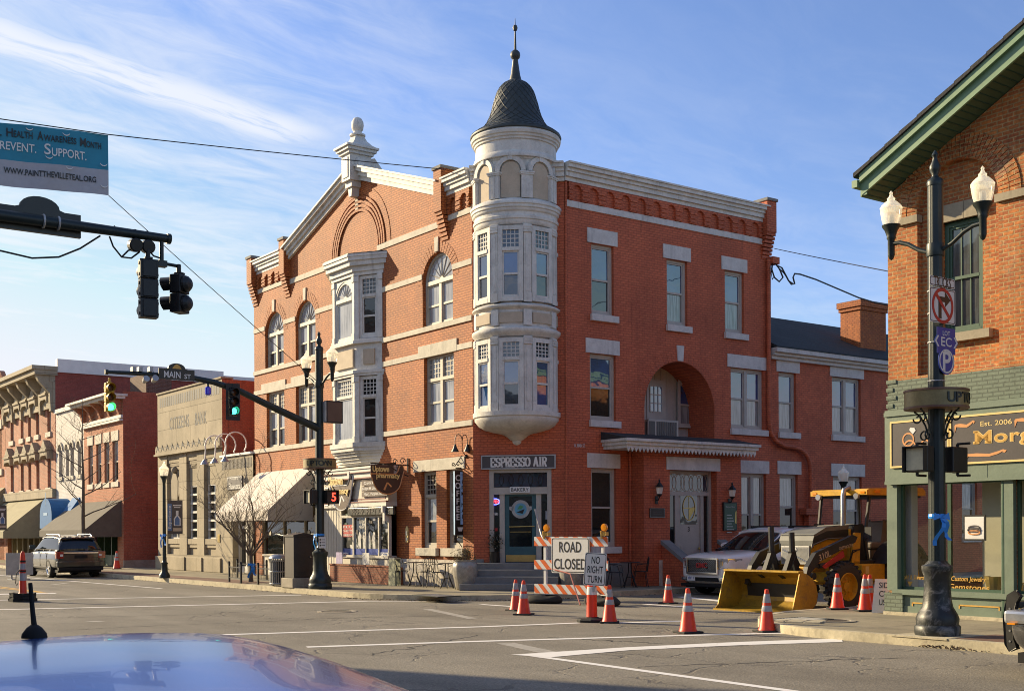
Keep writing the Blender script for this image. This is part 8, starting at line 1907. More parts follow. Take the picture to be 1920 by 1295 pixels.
ev.tube([(ex_, .25, ez - .1), (ex_, .25, e2z - .02), (ex_ - .03, .25, e2z + .09), (e3[0], .25, e3[1])], [.07, .062, .062, .055], 14); ev.build('exhaust_stack', M['steel'], bh, smooth=40)
# loader arms, tower, cylinders, on both flanks
armp = [kp(a, b, .28) for a, b in ((1604, 1006), (1600, 1016), (1534, 1052), (1517, 1072), (1512, 1102), (1504, 1098), (1511, 1062), (1526, 1036), (1596, 1003))]
for s_ in (-1, 1):
    y = s_*.82
    ar = MB().prism(armp, y - .055, y + .055).build('loader_arm', M['cat_blk'], bh, bevel=.012)
    if s_ > 0:
        l = MB(); a = kp(1541, 1043, .28); b = kp(1570, 1029, .28); X = Matrix.Translation((a[0] - .05, y + .058, a[1] - .04)) @ Matrix.Rotation(pi, 4, 'Z') @ Matrix.Rotation(-atan2(b[1] - a[1], a[0] - b[0]), 4, 'Y'); txt(l, '310L', .14, 0, 0, 0, .012, .004, xf=X); a = kp(1563, 1033, .28); X2 = Matrix.Translation((a[0] - .12, y + .058, a[1] + .02)) @ Matrix.Rotation(pi, 4, 'Z') @ Matrix.Rotation(-atan2(b[1] - kp(1541,1043)[1], kp(1541,1043)[0] - b[0]), 4, 'Y'); txt(l, 'OUTRIGGER', .07, .25, 0, 0, .006, .004, w=.5, xf=X2)
        l.build('number', M['turret_panel'], ar)
        rp = [kp(1576, 1031, .28), kp(1579, 1043, .28), kp(1542, 1066, .28), kp(1537, 1061, .28)]; l = MB().prism(rp, y + .06, y + .075); ro_ = l.build('red_plate', M['sign_red'], ar)
    c0, c1 = kp(1553, 1061), kp(1597, 1055); MB().cyl((c0[0], y - .0, c0[1]), (c1[0], y, c1[1]), .055, None, 12).cyl((c0[0] + .3, y, c0[1] - .02), (c0[0], y, c0[1]), .03, None, 10).build('lift_cylinder', M['cat_blk'], bh)
    lb = [kp(1466, 1030), kp(1476, 1028), kp(1487, 1072), kp(1478, 1074), kp(1468, 1048), kp(1452, 1074), kp(1442, 1072)]
    MB().prism([(2.62, .80), (2.52, .84), (2.28, 1.30), (2.20, 1.32), (2.16, 1.24), (2.45, .7)], s_*.30 - .05, s_*.30 + .05).prism([(2.30, 1.32), (2.17, 1.35), (2.02, .85), (2.14, .82)], s_*.30 - .045, s_*.30 + .045).build('bucket_link', M['cat_blk'], bh, bevel=.01)
    a = kp(1467, 985, .75); MB().cyl((2.22, s_*.30, 1.30), (2.24, s_*.30, 1.88 if s_ < 0 else 1.75), .065, None, 14).cyl((2.22, s_*.30, 1.32), (2.0, s_*.30, 1.02), .035, None, 8).build('tilt_cylinder', M['cat_blk'], bh)
for y in (.82, -.82): MB().prism([(rx - .02, .95), (rx + .25, .95), (rx + .12, kp(1603, 1003)[1] + .05), (rx - .08, kp(1603, 1003)[1] + .05)], y - .12, y - .07).build('loader_tower', M['cat'], bh, bevel=.01)
m = MB()
for k in range(4): m.tube([(rx - .05, .62 + .05*k, 1.35), (rx + .1 + .06*k, .66 + .05*k, 1.18 + .05*k), (rx + .28, .70, 1.02), (rx + .15, .72, .92)], .018, 5)
m.build('hydraulic_hose', M['rubber'], bh)
MB().cyl((2.1, -.82, .78), (2.1, .82, .78), .08, None, 12).build('cross_tube', M['cat_blk'], bh)
# wheels
def bigwheel(x, y, r, w, s_, lugs):
    m = MB().lathe([(r*.58, -w/2 + .03), (r*.80, -w/2), (r*.97, -w/2 + .04), (r, -w/2 + .08), (r, w/2 - .08), (r*.97, w/2 - .04), (r*.80, w/2), (r*.58, w/2 - .03)], n=40, cap=False)
    for k in range(lugs):
        a = 2*pi*k/lugs
        for q in (-1, 1):
            b = MB().box(-.035, 0, -.02, .035, w*.52, .03).xf(Matrix.Rotation(a + q*pi/lugs/2, 4, 'Z') @ Matrix.Translation((r, 0, 0)) @ Matrix.Rotation(pi/2, 4, 'Y') @ Matrix.Rotation(pi/2, 4, 'Z')) if False else MB().box(r*.95, -.03, q*.02 if q > 0 else -w/2 + .02, r + .03, .035, w/2 - .02 if q > 0 else -.02).xf(Matrix.Rotation(a + (q*.5)*pi/lugs, 4, 'Z'))
            i = len(m.v); m.v += b.v; m.f += [tuple(j + i for j in f) for f in b.f]; m.m += b.m
    X = Matrix.Translation((x, y, r)) @ Matrix.Rotation(pi/2*(-1 if s_ > 0 else 1), 4, 'X'); o = m.xf(X).build('wheel', M['tyre'], bh, smooth=40)
    q = MB().lathe([(r*.60, w/2 - .02), (r*.57, w/2 - .01), (r*.52, w*.1), (r*.2, w*.12), (r*.2, w*.3), (.0001, w*.32)], n=32, cap=False)
    for k in range(8): a = 2*pi*k/8; q.cyl((r*.3*cos(a), r*.3*sin(a), w*.1), (r*.3*cos(a), r*.3*sin(a), w*.2), .022, None, 8)
    q.xf(X).build('rim', M['cat'], o, smooth=40)
wx = kp(1594, 1100)[0] 
for s_ in (-1, 1): bigwheel(wx, s_*.93, .53, .30, s_, 22); bigwheel(wx - 2.15, s_*.86, .70, .45, s_, 18)
# steps, tanks, fenders
for s_ in (-1, 1):
    MB().box(wx - 1.45, min(s_*.5, s_*.95), .55, wx - .62, max(s_*.5, s_*.95), 1.02).box(wx - 1.35, min(s_*.5, s_*1.05), .62, wx - .95, max(s_*.5, s_*1.05), .68).build('side_tank', M['cat'], bh, bevel=.03)
    MB().prism([(wx - 1.3, 1.02)] + circ(wx - 2.15, .70, .86, 30, 150, 12) + circ(wx - 2.15, .70, .80, 150, 30, 12), min(s_*.62, s_*1.08), max(s_*.62, s_*1.08)).build('rear_fender', M['cat_blk'], bh)
    dk = MB().box(wx - .86, s_*.951 - .002, .8, wx - .74, s_*.951 + .004, .97); dk.build('warning_label', M['gold_lt'], bh)
MB().box(wx - 2.4, -.75, 1.0, wx - .55, .75, 1.10).build('cab_floor', M['cat_blk'], bh, bevel=.02)
# canopy on four posts
zc0 = kp(1560, 928, 1.0)[1]; zc1 = kp(1560, 918, 1.0)[1]; cfx = kp(1560, 923, 1.2)[0] - .1
m = MB().prism([(cfx, zc0 + .0), (cfx, zc1 - .02), (cfx - .1, zc1 + .02), (cfx - 2.1, zc1 + .06), (cfx - 2.2, zc1 - .02), (cfx - 2.2, zc0)], -.82, .82); m.build('canopy', M['cat'], bh, bevel=.04)
MB().box(cfx - 2.1, -.76, zc0 - .05, cfx - .08, .76, zc0).build('canopy_lining', M['cat_blk'], bh)
for s_ in (-1, 1):
    MB().tube([(rx - .45, s_*.66, 1.1), (rx - .32, s_*.68, 1.6), (cfx - .25, s_*.70, zc0)], .045, 6).build('canopy_post', M['cat_blk'], bh); MB().tube([(cfx - 1.75, s_*.72, 1.1), (cfx - 1.65, s_*.72, zc0)], .045, 6).build('canopy_post', M['cat_grey'], bh)
    MB().disc((cfx + .0, s_*.55, zc0 - .03), .07, 'x', .07).build('work_lamp', M['head'], bh); MB().box(cfx - .45, s_*.83 - .01, zc0 + .04, cfx - .25, s_*.83 + .012, zc0 + .11).build('amber_marker', M['amber'], bh); MB().box(cfx - .02, s_*.7 - .06, zc0 + .03, cfx + .015, s_*.7 + .06, zc0 + .08).build('amber_marker', M['amber'], bh)
m = MB().tube([(rx - .25, .72, 1.55), (rx - .05, .92, 1.6), (rx - .05, .95, 1.62)], .015, 5).box(rx - .08, .88, 1.55, rx - .06, 1.06, 1.86); m.build('mirror', M['cat_blk'], bh); MB().tube([(rx - .25, -.72, 1.55), (rx - .05, -.92, 1.6)], .015, 5).box(rx - .08, -1.06, 1.55, rx - .06, -.88, 1.86).build('mirror', M['cat_blk'], bh)
sx = cfx - 1.15
MB().box(sx - .28, -.26, 1.35, sx + .26, .26, 1.5).box(sx - .25, -.2, 1.1, sx + .2, .2, 1.35).prism([(sx - .3, 1.48), (sx - .14, 1.48), (sx - .22, 2.0), (sx - .34, 2.0)], -.25, .25).build('seat', pm('tan_grey_vinyl', (.16, .135, .11), .6), bh, bevel=.04)
MB().tube([(rx - .75 + .17*cos(a)*.6, .19*sin(a), 1.72 + .17*cos(a)*.7) for a in [2*pi*k/18 for k in range(19)]], .015, 5).cyl((rx - .75, 0, 1.72), (rx - .5, 0, 1.4), .025).build('steering_wheel', M['cat_blk'], bh)
# rear digging arm folded upright
MB().prism([(wx - 3.0, .7), (wx - 2.8, .7), (wx - 3.15, 2.2), (wx - 3.5, 2.75), (wx - 3.65, 2.7), (wx - 3.3, 2.1)], -.12, .12).build('boom', M['cat_blk'], bh, bevel=.02); MB().prism([(wx - 3.45, 2.8), (wx - 3.6, 2.75), (wx - 3.95, 1.2), (wx - 3.8, 1.15)], -.1, .1).build('dipper_stick', M['cat'], bh, bevel=.02)
MB().prism([(wx - 3.8, 1.2), (wx - 4.0, 1.15), (wx - 4.15, .7), (wx - 3.8, .45), (wx - 3.4, .55), (wx - 3.5, .75), (wx - 3.75, .75)], -.3, .3).build('digging_bucket', M['cat_blk'], bh, bevel=.01)
MB().box(wx - 3.0, -1.0, .55, wx - 2.7, 1.0, .95).build('stabiliser_frame', M['cat_blk'], bh, bevel=.02)
# ================================================================== cones, barricade and other street things
def make_cone():
    t = thing('traffic_cone', 'orange traffic cone', 'traffic cone')
    MB().box(-.19, -.19, 0, .19, .19, .035).build('base', M['rubber'], t, bevel=.012)
    def r(z): return .145 - (.145 - .035)*(z - .03)/.70
    MB().lathe([(.155, .035), (.15, .05), (r(.07), .07), (r(.7), .7), (r(.73), .735), (.02, .745), (.0001, .745)], n=24).build('cone_body', M['cone'], t, smooth=40)
    for a, b in ((.36, .46), (.51, .66)): MB().lathe([(r(a) + .002, a), (r(a) + .0035, a + .005), (r(b) + .0035, b - .005), (r(b) + .002, b)], n=24).build('band', M['cone_band'], t, smooth=40)
    return t
cone0 = make_cone(); bpy.context.view_layer.update()
cones = [(967, 1144, 0, 'orange cone left of the road barricade, the farther of the pair', .95), (982, 1152, 0, 'orange cone left of the road barricade, the nearer of the pair', 1.0), (1143, 1167, 0, 'orange cone right beside the no right turn post', 1.0), (1253, 1131, 0, 'orange cone in front of the white vehicle bumper', .95),
         (1290, 1186, 0, 'orange cone standing alone in the crossing, nearest to the camera', 1.06), (1438, 1184, 0, 'orange cone with scuffed bands in front of the loader bucket', 1.02), (1570, 1141.5, .15, 'orange cone in front of the loader wheel', 1.0), (1622, 1145, .15, 'orange cone next to the white sidewalk notice board, front one', 1.0), (1631, 1142, .15, 'orange cone half hidden behind another by the white notice board', .97), (219, 1066, .15, 'tall orange cone against the dark brick wall at left', 1.12)]
for i, (px_, py_, z, lb, sc) in enumerate(cones):
    c = cone0 if i == 0 else dup(cone0); g = gnd(px_, py_, z); c.location = g; c.rotation_euler = (0, 0, random.random()*1.5); c.scale = (sc, sc, sc); c['label'] = lb; c['group'] = 'orange traffic cones'
# ---- channelizer with the no right turn sign
g = gnd(1110, 1165); t = thing('channelizer_post', 'orange and white drum post holding up the no right turn sign', 'traffic post', g, SG.rz)
MB().lathe([(.3, 0), (.31, .04), (.28, .07), (.14, .08), (.13, .1)], n=8).build('rubber_base', M['rubber'], t)
MB().lathe([(.112, .08), (.108, .1), (.10, .5), (.102, .52), (.085, .86), (.075, .98), (.05, 1.02)], n=20).build('tube', M['cone'], t, smooth=40); MB().lathe([(.103, .54), (.088, .78)], n=20).build('white_band', M['sign_white'], t, smooth=40); MB().lathe([(.0875, .80), (.08, .96)], n=20).build('orange_band', M['orange'], t, smooth=40)
NR = Fr(Vector(g[:2]) + Vector((.03, -.12)), Vector((.99, .12))); x0, z1 = NR.px(1093, 1036, 0); x1, z0 = NR.px(1139, 1097, 0); w = NR.X(1133, 0, 1060) - NR.X(1092, 0, 1060); h = z1 - z0
t = thing('sign', 'white NO RIGHT TURN sign leaning on a drum post before the barricade', 'sign', NR.w((x0+x1)/2, 0, (z0+z1)/2), NR.rz); t.rotation_euler = (0, rad(4), NR.rz)
panel(t, w, h, M['sign_white'], M['sign_black'], .012, .04); m = MB()
for k, s in enumerate(('NO', 'RIGHT', 'TURN')): txt(m, s, .135, .0, -.001, h/2 - .21 - k*.19, .012, .003, w=(.17, .31, .29)[k])
m.build('lettering', M['sign_black'], t)
MB().box(-.02, .005, -h/2 - .12, .02, .02, h/2 - .1).build('stake', M['steel'], t)
# ---- slim marker on the left
g = gnd(43, 1127); t = thing('channelizer_post', 'slim orange and white striped marker post on stacked rubber weights at left', 'traffic post', g, .4)
m = MB()
for k in range(3): m.prism([(a + .02*random.uniform(-1, 1), b + .02*random.uniform(-1, 1)) for a, b in circ(0, 0, .36 - .02*k, 0, 315, 7)], .005 + k*.075, .07 + k*.075, 'z')
m.build('rubber_weight', M['rubber'], t, bevel=.02)
MB().lathe([(.13, .2), (.10, .24), (.075, .95), (.065, 1.2), (.05, 1.3), (.03, 1.34)], n=18).build('tube', M['cone'], t, smooth=40)
for a, b in ((.56, .76), (.86, 1.02)): MB().lathe([(.112 - .036*a, a), (.112 - .036*b, b)], n=18).build('white_band', M['cone_band'], t, smooth=40)
MB().lathe([(.087, .79), (.085, .84)], n=18).lathe([(.077, 1.05), (.075, 1.1)], n=18).build('black_band', M['rubber'], t, smooth=40); MB().tube([(-.08, 0, .85), (-.16, 0, .75), (-.18, 0, .5), (-.15, 0, .42), (-.12, 0, .5)], .012, 5).build('strap', M['rubber'], t)
# ---- barricade
g = gnd(1074, 1131.5); BF = Fr(g[:2], (.74, -.67)); t = thing('road_barricade', 'three rail orange and white striped road barricade with two amber lamps', 'barricade', BF.w(0, 0, 0), BF.rz)
def stripes(x0, x1, z0, z1, y, ph=0, sl=1):
    m = MB().mat(0).box(x0, y, z0, x1, y + .02, z1).mat(1); h = z1 - z0; x = x0 - h - .3 + ph
    while x < x1:
        q = [(x, z1), (x + .15, z1), (x + .15 + h*sl, z0), (x + h*sl, z0)]; cl = []
        for (a, b), (c, d) in zip(q, q[1:] + q[:1]):
            pass
        poly = q
        for lim, sg in ((x0, 1), (x1, -1)):
            out = []
            for i in range(len(poly)):
                a, b = poly[i], poly[(i+1) % len(poly)]; ia, ib = (a[0] - lim)*sg >= 0, (b[0] - lim)*sg >= 0
                if ia: out.append(a)
                if ia != ib: f = (lim - a[0])/(b[0] - a[0]); out.append((lim, a[1] + (b[1] - a[1])*f))
            poly = out
            if not poly: break
        if len(poly) > 2: m.add([(a, y - .003, b) for a, b in poly], [tuple(range(len(poly)))])
        x += .30
    return m
def bz(py, px_=1074): return BF.Z(px_, py, 0)
xl, xr = BF.X(1003, 0, 1030), BF.X(1141, 0, 1030)
zt_, r_h = bz(1005.5), .235
for k, (zz, a) in enumerate(((bz(1005.5), 0), (bz(1050), .12), (bz(1096), .05))): stripes(xl, xr, zz - r_h, zz, -.03, a).build('rail', [M['sign_white'], M['orange']], t)
p0, p1 = BF.X(1022, 0, 1080), BF.X(1130, 0, 1080)
for p in (p0, p1): MB().box(p - .04, -.008, .02, p + .04, .055, zt_ + .02).box(p - .035, -.5, .0, p + .035, .5, .05).build('upright', M['white'], t, bevel=.006); 
for p in (p0, p1):
    m = MB().lathe([(.03, zt_ + .0), (.05, zt_ + .02), (.05, zt_ + .06), (.03, zt_ + .08)], (p + .06, .0), 12); o = MB().mat(0).box(p - .02, -.05, zt_ + .02, p + .14, .06, zt_ + .11).cyl((p, -.03, zt_ - .05), (p, -.05, zt_ + .14), .03, None, 10).mat(1)
    k0 = len(o.v); o.lathe([(.0001, -.045), (.08, -.04), (.095, -.02), (.095, .02), (.08, .04), (.0001, .045)], n=20); 
    for i in range(k0, len(o.v)): v = o.v[i]; o.v[i] = Vector((p + .06 + v.x, v.z, zt_ + .22 + v.y))
    o.build('amber_lamp', [M['gold'], M['amber']], t, smooth=40)
st = MB().tube([(p0 - .0, .0, .9), (p0 + .9, -.1, .75), (p0 + 1.5, -.45, .02)], .02, 5).build('brace', M['pink'], t)
x0, x1 = BF.X(1034, -.05, 1040), BF.X(1105, -.05, 1040); z1, z0 = BF.Z(1070, 1007, -.05), BF.Z(1070, 1074, -.05)
t2 = thing('sign', 'large white ROAD CLOSED sign mounted on the striped barricade', 'sign', BF.w((x0+x1)/2, -.05, (z0+z1)/2), BF.rz); w, h = x1 - x0, z1 - z0
panel(t2, w, h, M['sign_white'], M['sign_black'], .02, .04); m = MB(); txt(m, 'ROAD', .25, 0, -.001, .08, .012, .003, w=w*.58); txt(m, 'CLOSED', .25, 0, -.001, -.34, .012, .003, w=w*.86); m.build('lettering', M['sign_black'], t2)
def sandbag(label, x, y, s, rz, fr=BF):
    t = thing('sandbag', label, 'sandbag', fr.w(x, y, 0), fr.rz + rz, 'sandbags on the barricade feet')
    m = MB(); n = 18; vs = []
    for j in range(9):
        v = j/8*pi
        for i in range(n):
            u = 2*pi*i/n; r_ = sin(v)**.6; vs.append((s*(.55*cos(u)*r_), s*(.30*sin(u)*r_), max(.006, s*(.10 + .13*cos(v) + .03*sin(3*u + j)))))
    m.add(vs, [(j*n + i, j*n + (i+1) % n, (j+1)*n + (i+1) % n, (j+1)*n + i) for j in range(8) for i in range(n)]); m.build('bag', M['rubber'], t, smooth=70); MB().prism([(-.3*s, -.05), (.35*s, -.08), (.32*s, .06), (-.25*s, .07)], s*.235, s*.255, 'z').build('pale_side', M['galv'], t)
sandbag('dark rubber sandbag over the left foot of the barricade', p0 + .15, -.25, .95, .3); sandbag('dark rubber sandbag over the right foot of the barricade', p1 + .1, -.15, 1.05, -.2)
# thin pole leaning behind the barricade
o = MB().cyl(BF.w(BF.X(1012, .3, 990), .3, bz(990)), BF.w(BF.X(1003, .3, 952), .3, bz(952)), .022, None, 8).cyl(BF.w(p0, .06, zt_ - .4), BF.w(BF.X(1012, .3, 990), .3, bz(990)), .022, None, 8).build('leaning_pole', M['galv']); tag(o, 'thin grey pole tied upright and leaning at the left end of the barricade', 'pole')
# ---- sidewalk closed board
g = gnd(1652, 1148.5, .15); SB = Fr(g[:2], (.93, -.36)); t = thing('notice_board', 'white sidewalk closed notice board leaning by the green storefront corner', 'sign', SB.w(0, 0, .15), SB.rz)
w = 1.0; h = .68; x_l = SB.X(1640, 0, 1120)
X = Matrix.Rotation(rad(-10), 4, 'X'); m = MB().prism([(x_l - .06, 0), (x_l + w, 0), (x_l + w, h), (x_l, h)], 0, .02).xf(X); m.build('board', M['sign_white'], t); l = MB()
for k, s in enumerate(('SIDEWALK', 'CLOSED', 'USE OTHER SIDE')): txt(l, s, .11, x_l + .08, -.001, h - .18 - k*.17, .008, .003, w=(.62, .5, .8)[k], align='L')
txt(l, 'HERE BY SIGN', .05, x_l + .18, -.001, .07, .01, .003, align='L'); l.xf(X).build('lettering', M['sign_black'], t); MB().box(x_l + .1, .02, 0, x_l + .14, .3, .03).box(x_l + .1, .1, .0, x_l + .13, .28, .4).build('prop', M['steel'], t)
# ---- grey board, left
g = gnd(36, 1086); GBd = Fr(g[:2], DB); t = thing('sign_board', 'plain grey back of a temporary sign board behind the slim marker post', 'sign', GBd.w(0, 0, 0), GBd.rz); x0 = GBd.X(11, 0, 1050); x1 = GBd.X(62, 0, 1050); z0 = GBd.Z(36, 1077); z1 = GBd.Z(36, 1036)
MB().box(x0, 0, z0, x1, .02, z1).build('board', M['galv'], t); MB().box(-.3, .03, 0, -.24, .08, z1 - .1).box(.24, .03, 0, .3, .08, z1 - .1).box(-.35, -.3, 0, -.2, .4, .04).box(.2, -.3, 0, .35, .4, .04).build('stand', M['steel'], t)
# ---- utility cabinet
g = gnd(570, 1101, .15); CB = Fr(g[:2], DB); t = thing('utility_cabinet', 'tall dark brown utility cabinet on a concrete block beside the signal pole', 'cabinet', CB.w(0, 0, .15), CB.rz)
x0, x1 = CB.X(551, 0, 1040), CB.X(587, 0, 1040); z1 = CB.Z(565, 1005) - .15; z0 = CB.Z(565, 1083) - .15
MB().box(x0 - .08, -.08, 0, x1 + .05, .72, z0).build('concrete_block', M['conc'], t, bevel=.02); MB().box(x0, 0, z0, x1, .62, z1).build('cabinet', M['brown'], t, bevel=.015); MB().box(x0 - .03, -.03, z1, x1 + .03, .65, z1 + .04).prism([(x0 - .02, z1 + .04), (x1 + .02, z1 + .04), ((x0+x1)/2, z1 + .11)], -.02, .64).build('lid', M['brown'], t)
MB().box(x0 + .03, -.008, z0 + .04, x1 - .03, 0, z1 - .05).build('door', M['brown'], t, bevel=.004); MB().cyl((x1 - .1, -.01, (z0+z1)/2), (x1 - .1, -.04, (z0+z1)/2), .025).build('handle', M['steel'], t)
# ---- litter bin
g = gnd(523, 1098, .15); t = thing('litter_bin', 'round slatted metal litter bin between the bare tree and the cabinet', 'bin', g, 0); m = MB()
for k in range(26): a = 2*pi*k/26; c, s = cos(a), sin(a); m.tube([(.27*c, .27*s, .05), (.27*c, .27*s, .72), (.31*c, .31*s, .86)], .016, 4)
for z in (.08, .45, .78): m.lathe([(.275, z - .02), (.29, z), (.275, z + .02)], n=26)
m.build('slats', M['galv'], t); MB().lathe([(.25, .04), (.255, .8)], n=20).build('liner', M['rubber'], t); MB().lathe([(.31, .85), (.3, .9), (.2, .98), (.12, .99), (.12, .96)], n=24).build('lid', M['steel'], t, smooth=40)
# ---- bare trees
def bare_tree(label, loc, h, spread, seed, r0, levels=4, stem=.25, upright=.5, nb=(5, 8), cut=None):
    rnd = random.Random(seed); t = thing('bare_tree', label, 'tree', loc, 0, 'leafless street trees'); tr_m = MB(); br_m = MB(); tw = MB()
    def grow(p, d, L, r, lv, mb):
        pts = [p.copy()]; rs = [r]; n = 5 if lv < 3 else 3; q = p.copy(); dd = d.copy()
        for i in range(n):
            dd = (dd + Vector((rnd.uniform(-1, 1), rnd.uniform(-1, 1), rnd.uniform(-.3, .7)))*(.16 if lv < 2 else .24)).normalized(); q = q + dd*L/n; pts.append(q.copy()); rs.append(max(.0035, r*(1 - .62*(i + 1)/n)))
        mb.tube(pts, rs, 7 if lv < 2 else 4, False); return pts, rs, dd
    def rec(p, d, L, r, lv):
        mb = br_m if lv < 3 else tw; pts, rs, dd = grow(p, d, L, r, lv, mb)
        if lv >= levels: return
        k = rnd.randint(*nb) if lv < 2 else rnd.randint(3, 5)
        for j in range(k):
            i = rnd.randint(1, len(pts) - 1); f = rnd.uniform(.4, .68); az = rnd.uniform(0, 2*pi); ax_ = Vector((cos(az), sin(az), rnd.uniform(-.05, .8))); nd = (dd*.62 + ax_*.75).normalized(); rec(pts[i], nd, L*f, max(.004, rs[i]*.62), lv + 1)
    trunk_h = h*stem; tr_m.tube([(0, 0, -.02), (.01, 0, .15), (.02, .01, trunk_h*.5), (0, .02, trunk_h)], [r0*1.35, r0, r0*.92, r0*.8], 12, False); tr_m.build('trunk', M['bark'], t, smooth=60)
    return t, rec, br_m, tw, trunk_h, rnd
g = gnd(470, 1090, .15); t, rec, b1m, twm, th_, rnd = bare_tree('small leafless multi stemmed tree before the white awning', g, 3.9, 1.6, 11, .075, stem=.27)
for k in range(7):
    az = 2*pi*k/7 + rnd.uniform(-.3, .3); el = rnd.uniform(.55, 1.5); rec(Vector((0, .02, th_ - rnd.random()*.25)), Vector((cos(az)*.85, sin(az)*.85, el)).normalized(), rnd.uniform(1.75, 2.3), .034, 1)
c = MB(); c.v = b1m.v + twm.v; c.f = b1m.f + [tuple(i + len(b1m.v) for i in f) for f in twm.f]; c.m = b1m.m + twm.m; c.build('crown', M['bark'], t); ribbon(t, .085, .55, rad(-60), 0)
g = G(-21.0, 3.2, .15); g = gnd(156, 1071, .15); t, rec, b1m, twm, th_, rnd = bare_tree('tall slender leafless street tree behind the grey vehicle at left', g, 7.6, 2, 5, .10, stem=.30)
pts = [Vector((0, .02, th_)), Vector((.03, 0, th_ + 1.6)), Vector((-.03, .02, th_ + 3.2)), Vector((.02, 0, 7.7))]; b1m.tube(pts, [.082, .06, .035, .006], 8, False)
for k in range(15):
    f = .02 + .9*k/15; z = th_ + (7.4 - th_)*f; az = k*2.4 + rnd.uniform(-.3, .3); rec(Vector((0, 0, z)), Vector((cos(az), sin(az), .42)).normalized(), 2.5*(1 - .72*f), .032*(1 - .6*f), 2)
c = MB(); c.v = b1m.v + twm.v; c.f = b1m.f + [tuple(i + len(b1m.v) for i in f) for f in twm.f]; c.m = b1m.m + twm.m; c.build('crown', M['bark'], t)
# ---- railings round the tree pit
def railing(label, p, q, n):
    a, b = gnd(*p, .15), gnd(*q, .15); d = (b - a); L = d.length; t = thing('tree_railing', label, 'railing', a, atan2(d.y, d.x), 'black railings round the tree pit'); m = MB()
    for x in (0, L): m.box(x - .03, -.03, 0, x + .03, .03, .62).prism([(x - .035, .62), (x + .035, .62), (x, .70)], -.035, .035)
    m.build('post', M['black'], t); r_ = MB()
    for z in (.14, .5): r_.box(0, -.012, z, L, .012, z + .03)
    for i in range(1, n): r_.box(L*i/n - .008, -.008, .16, L*i/n + .008, .008, .5)
    r_.build('rail', M['black'], t)
railing('low black railing left of the small bare tree', (430, 1090), (452, 1093), 4); railing('low black railing right of the small bare tree', (484, 1095), (512, 1097), 5); railing('low black railing behind the small bare tree trunk', (445, 1082), (500, 1086), 8)
# ---- cafe chairs and tables
def chair(name, label, loc, rz, group, mat='black'):
    t = thing(name, label, 'chair', loc, rz, group)
    MB().lathe([(.0001, .44), (.19, .44), (.2, .45), (.19, .465), (.0001, .47)], n=18).build('seat', M[mat], t)
    m = MB(); pts = [(-.19, .19, .45), (-.20, .23, .7), (-.17, .25, .84), (0, .26, .89), (.17, .25, .84), (.20, .23, .7), (.19, .19, .45)]; m.tube(pts, .012, 6)
    for x in (-.1, -.03, .04, .11): m.tube([(x, .20, .46), (x*1.05, .24, .68), (x*1.1, .255, .865)], .006, 4)
    m.tube([(-.16, .23, .66), (-.08, .245, .74), (0, .25, .76), (.08, .245, .74), (.16, .23, .66)], .007, 4); m.build('backrest', M[mat], t)
    for sx in (-1, 1):
        for sy in (-1, 1): MB().tube([(sx*.15, sy*.15, .45), (sx*.17, sy*.18, .25), (sx*.21, sy*.22, 0)], .012, 6).build('leg', M[mat], t)
        MB().tube([(sx*.2, .22, .68), (sx*.25, .05, .68), (sx*.24, -.12, .64), (sx*.2, -.17, .46)], .011, 5).build('arm', M[mat], t)
    return t
def table(label, loc, rz, group, r=.33):
    t = thing('cafe_table', label, 'table', loc, rz, group); MB().lathe([(.0001, .715), (r, .715), (r + .008, .725), (r, .738), (.0001, .74)], n=26).build('table_top', M['black'], t); m = MB()
    for k in range(4): a = pi/4 + pi*k/2; m.tube([(.05*cos(a), .05*sin(a), .71), (.06*cos(a), .06*sin(a), .45), (.16*cos(a), .16*sin(a), .2), (.27*cos(a), .27*sin(a), .0)], .012, 5)
    m.lathe([(.11, .28), (.118, .29), (.11, .3)], n=16).build('iron_legs', M['black'], t); return t
spots = [(752, 'black iron cafe chair nearest the pharmacy corner', 'c', pi/2), (778, 'small round black cafe table nearer the pharmacy', 't', 0), (797, 'black iron cafe chair right of the pharmacy side table', 'c', -pi/2), (818, 'black iron cafe chair left of the planter side table', 'c', pi/2), (838, 'small round black cafe table nearer the grey planter', 't', 0), (857, 'black iron cafe chair beside the large grey planter', 'c', -pi/2)]
proto = None; bpy.context.view_layer.update()
for px_, lb, kd, rz in spots:
    x = ax(px_, 1090, -.62); loc_ = A.w(x, -.62, .15)
    if kd == 't': table(lb, loc_, 0, 'cafe tables on the sunny pavement')
    elif proto is None: proto = chair('cafe_chair', lb, loc_, A.rz + rz, 'iron cafe chairs on the sunny pavement'); bpy.context.view_layer.update()
    else: dup(proto, loc_, A.rz + rz, lb)
for x, y, rz, lb in ((1.25, -.75, .6, 'black iron cafe chair in the shade right behind the barricade'), (2.25, -.7, -2.2, 'black iron cafe chair in the shade beside the porch stonework')): dup(proto, B.w(x, y, .15), B.rz + rz, lb, 'iron cafe chairs in the shade')
table('small round black cafe table in the shade between two chairs', B.w(1.8, -.75, .15), 0, 'cafe tables in the shade', .3)
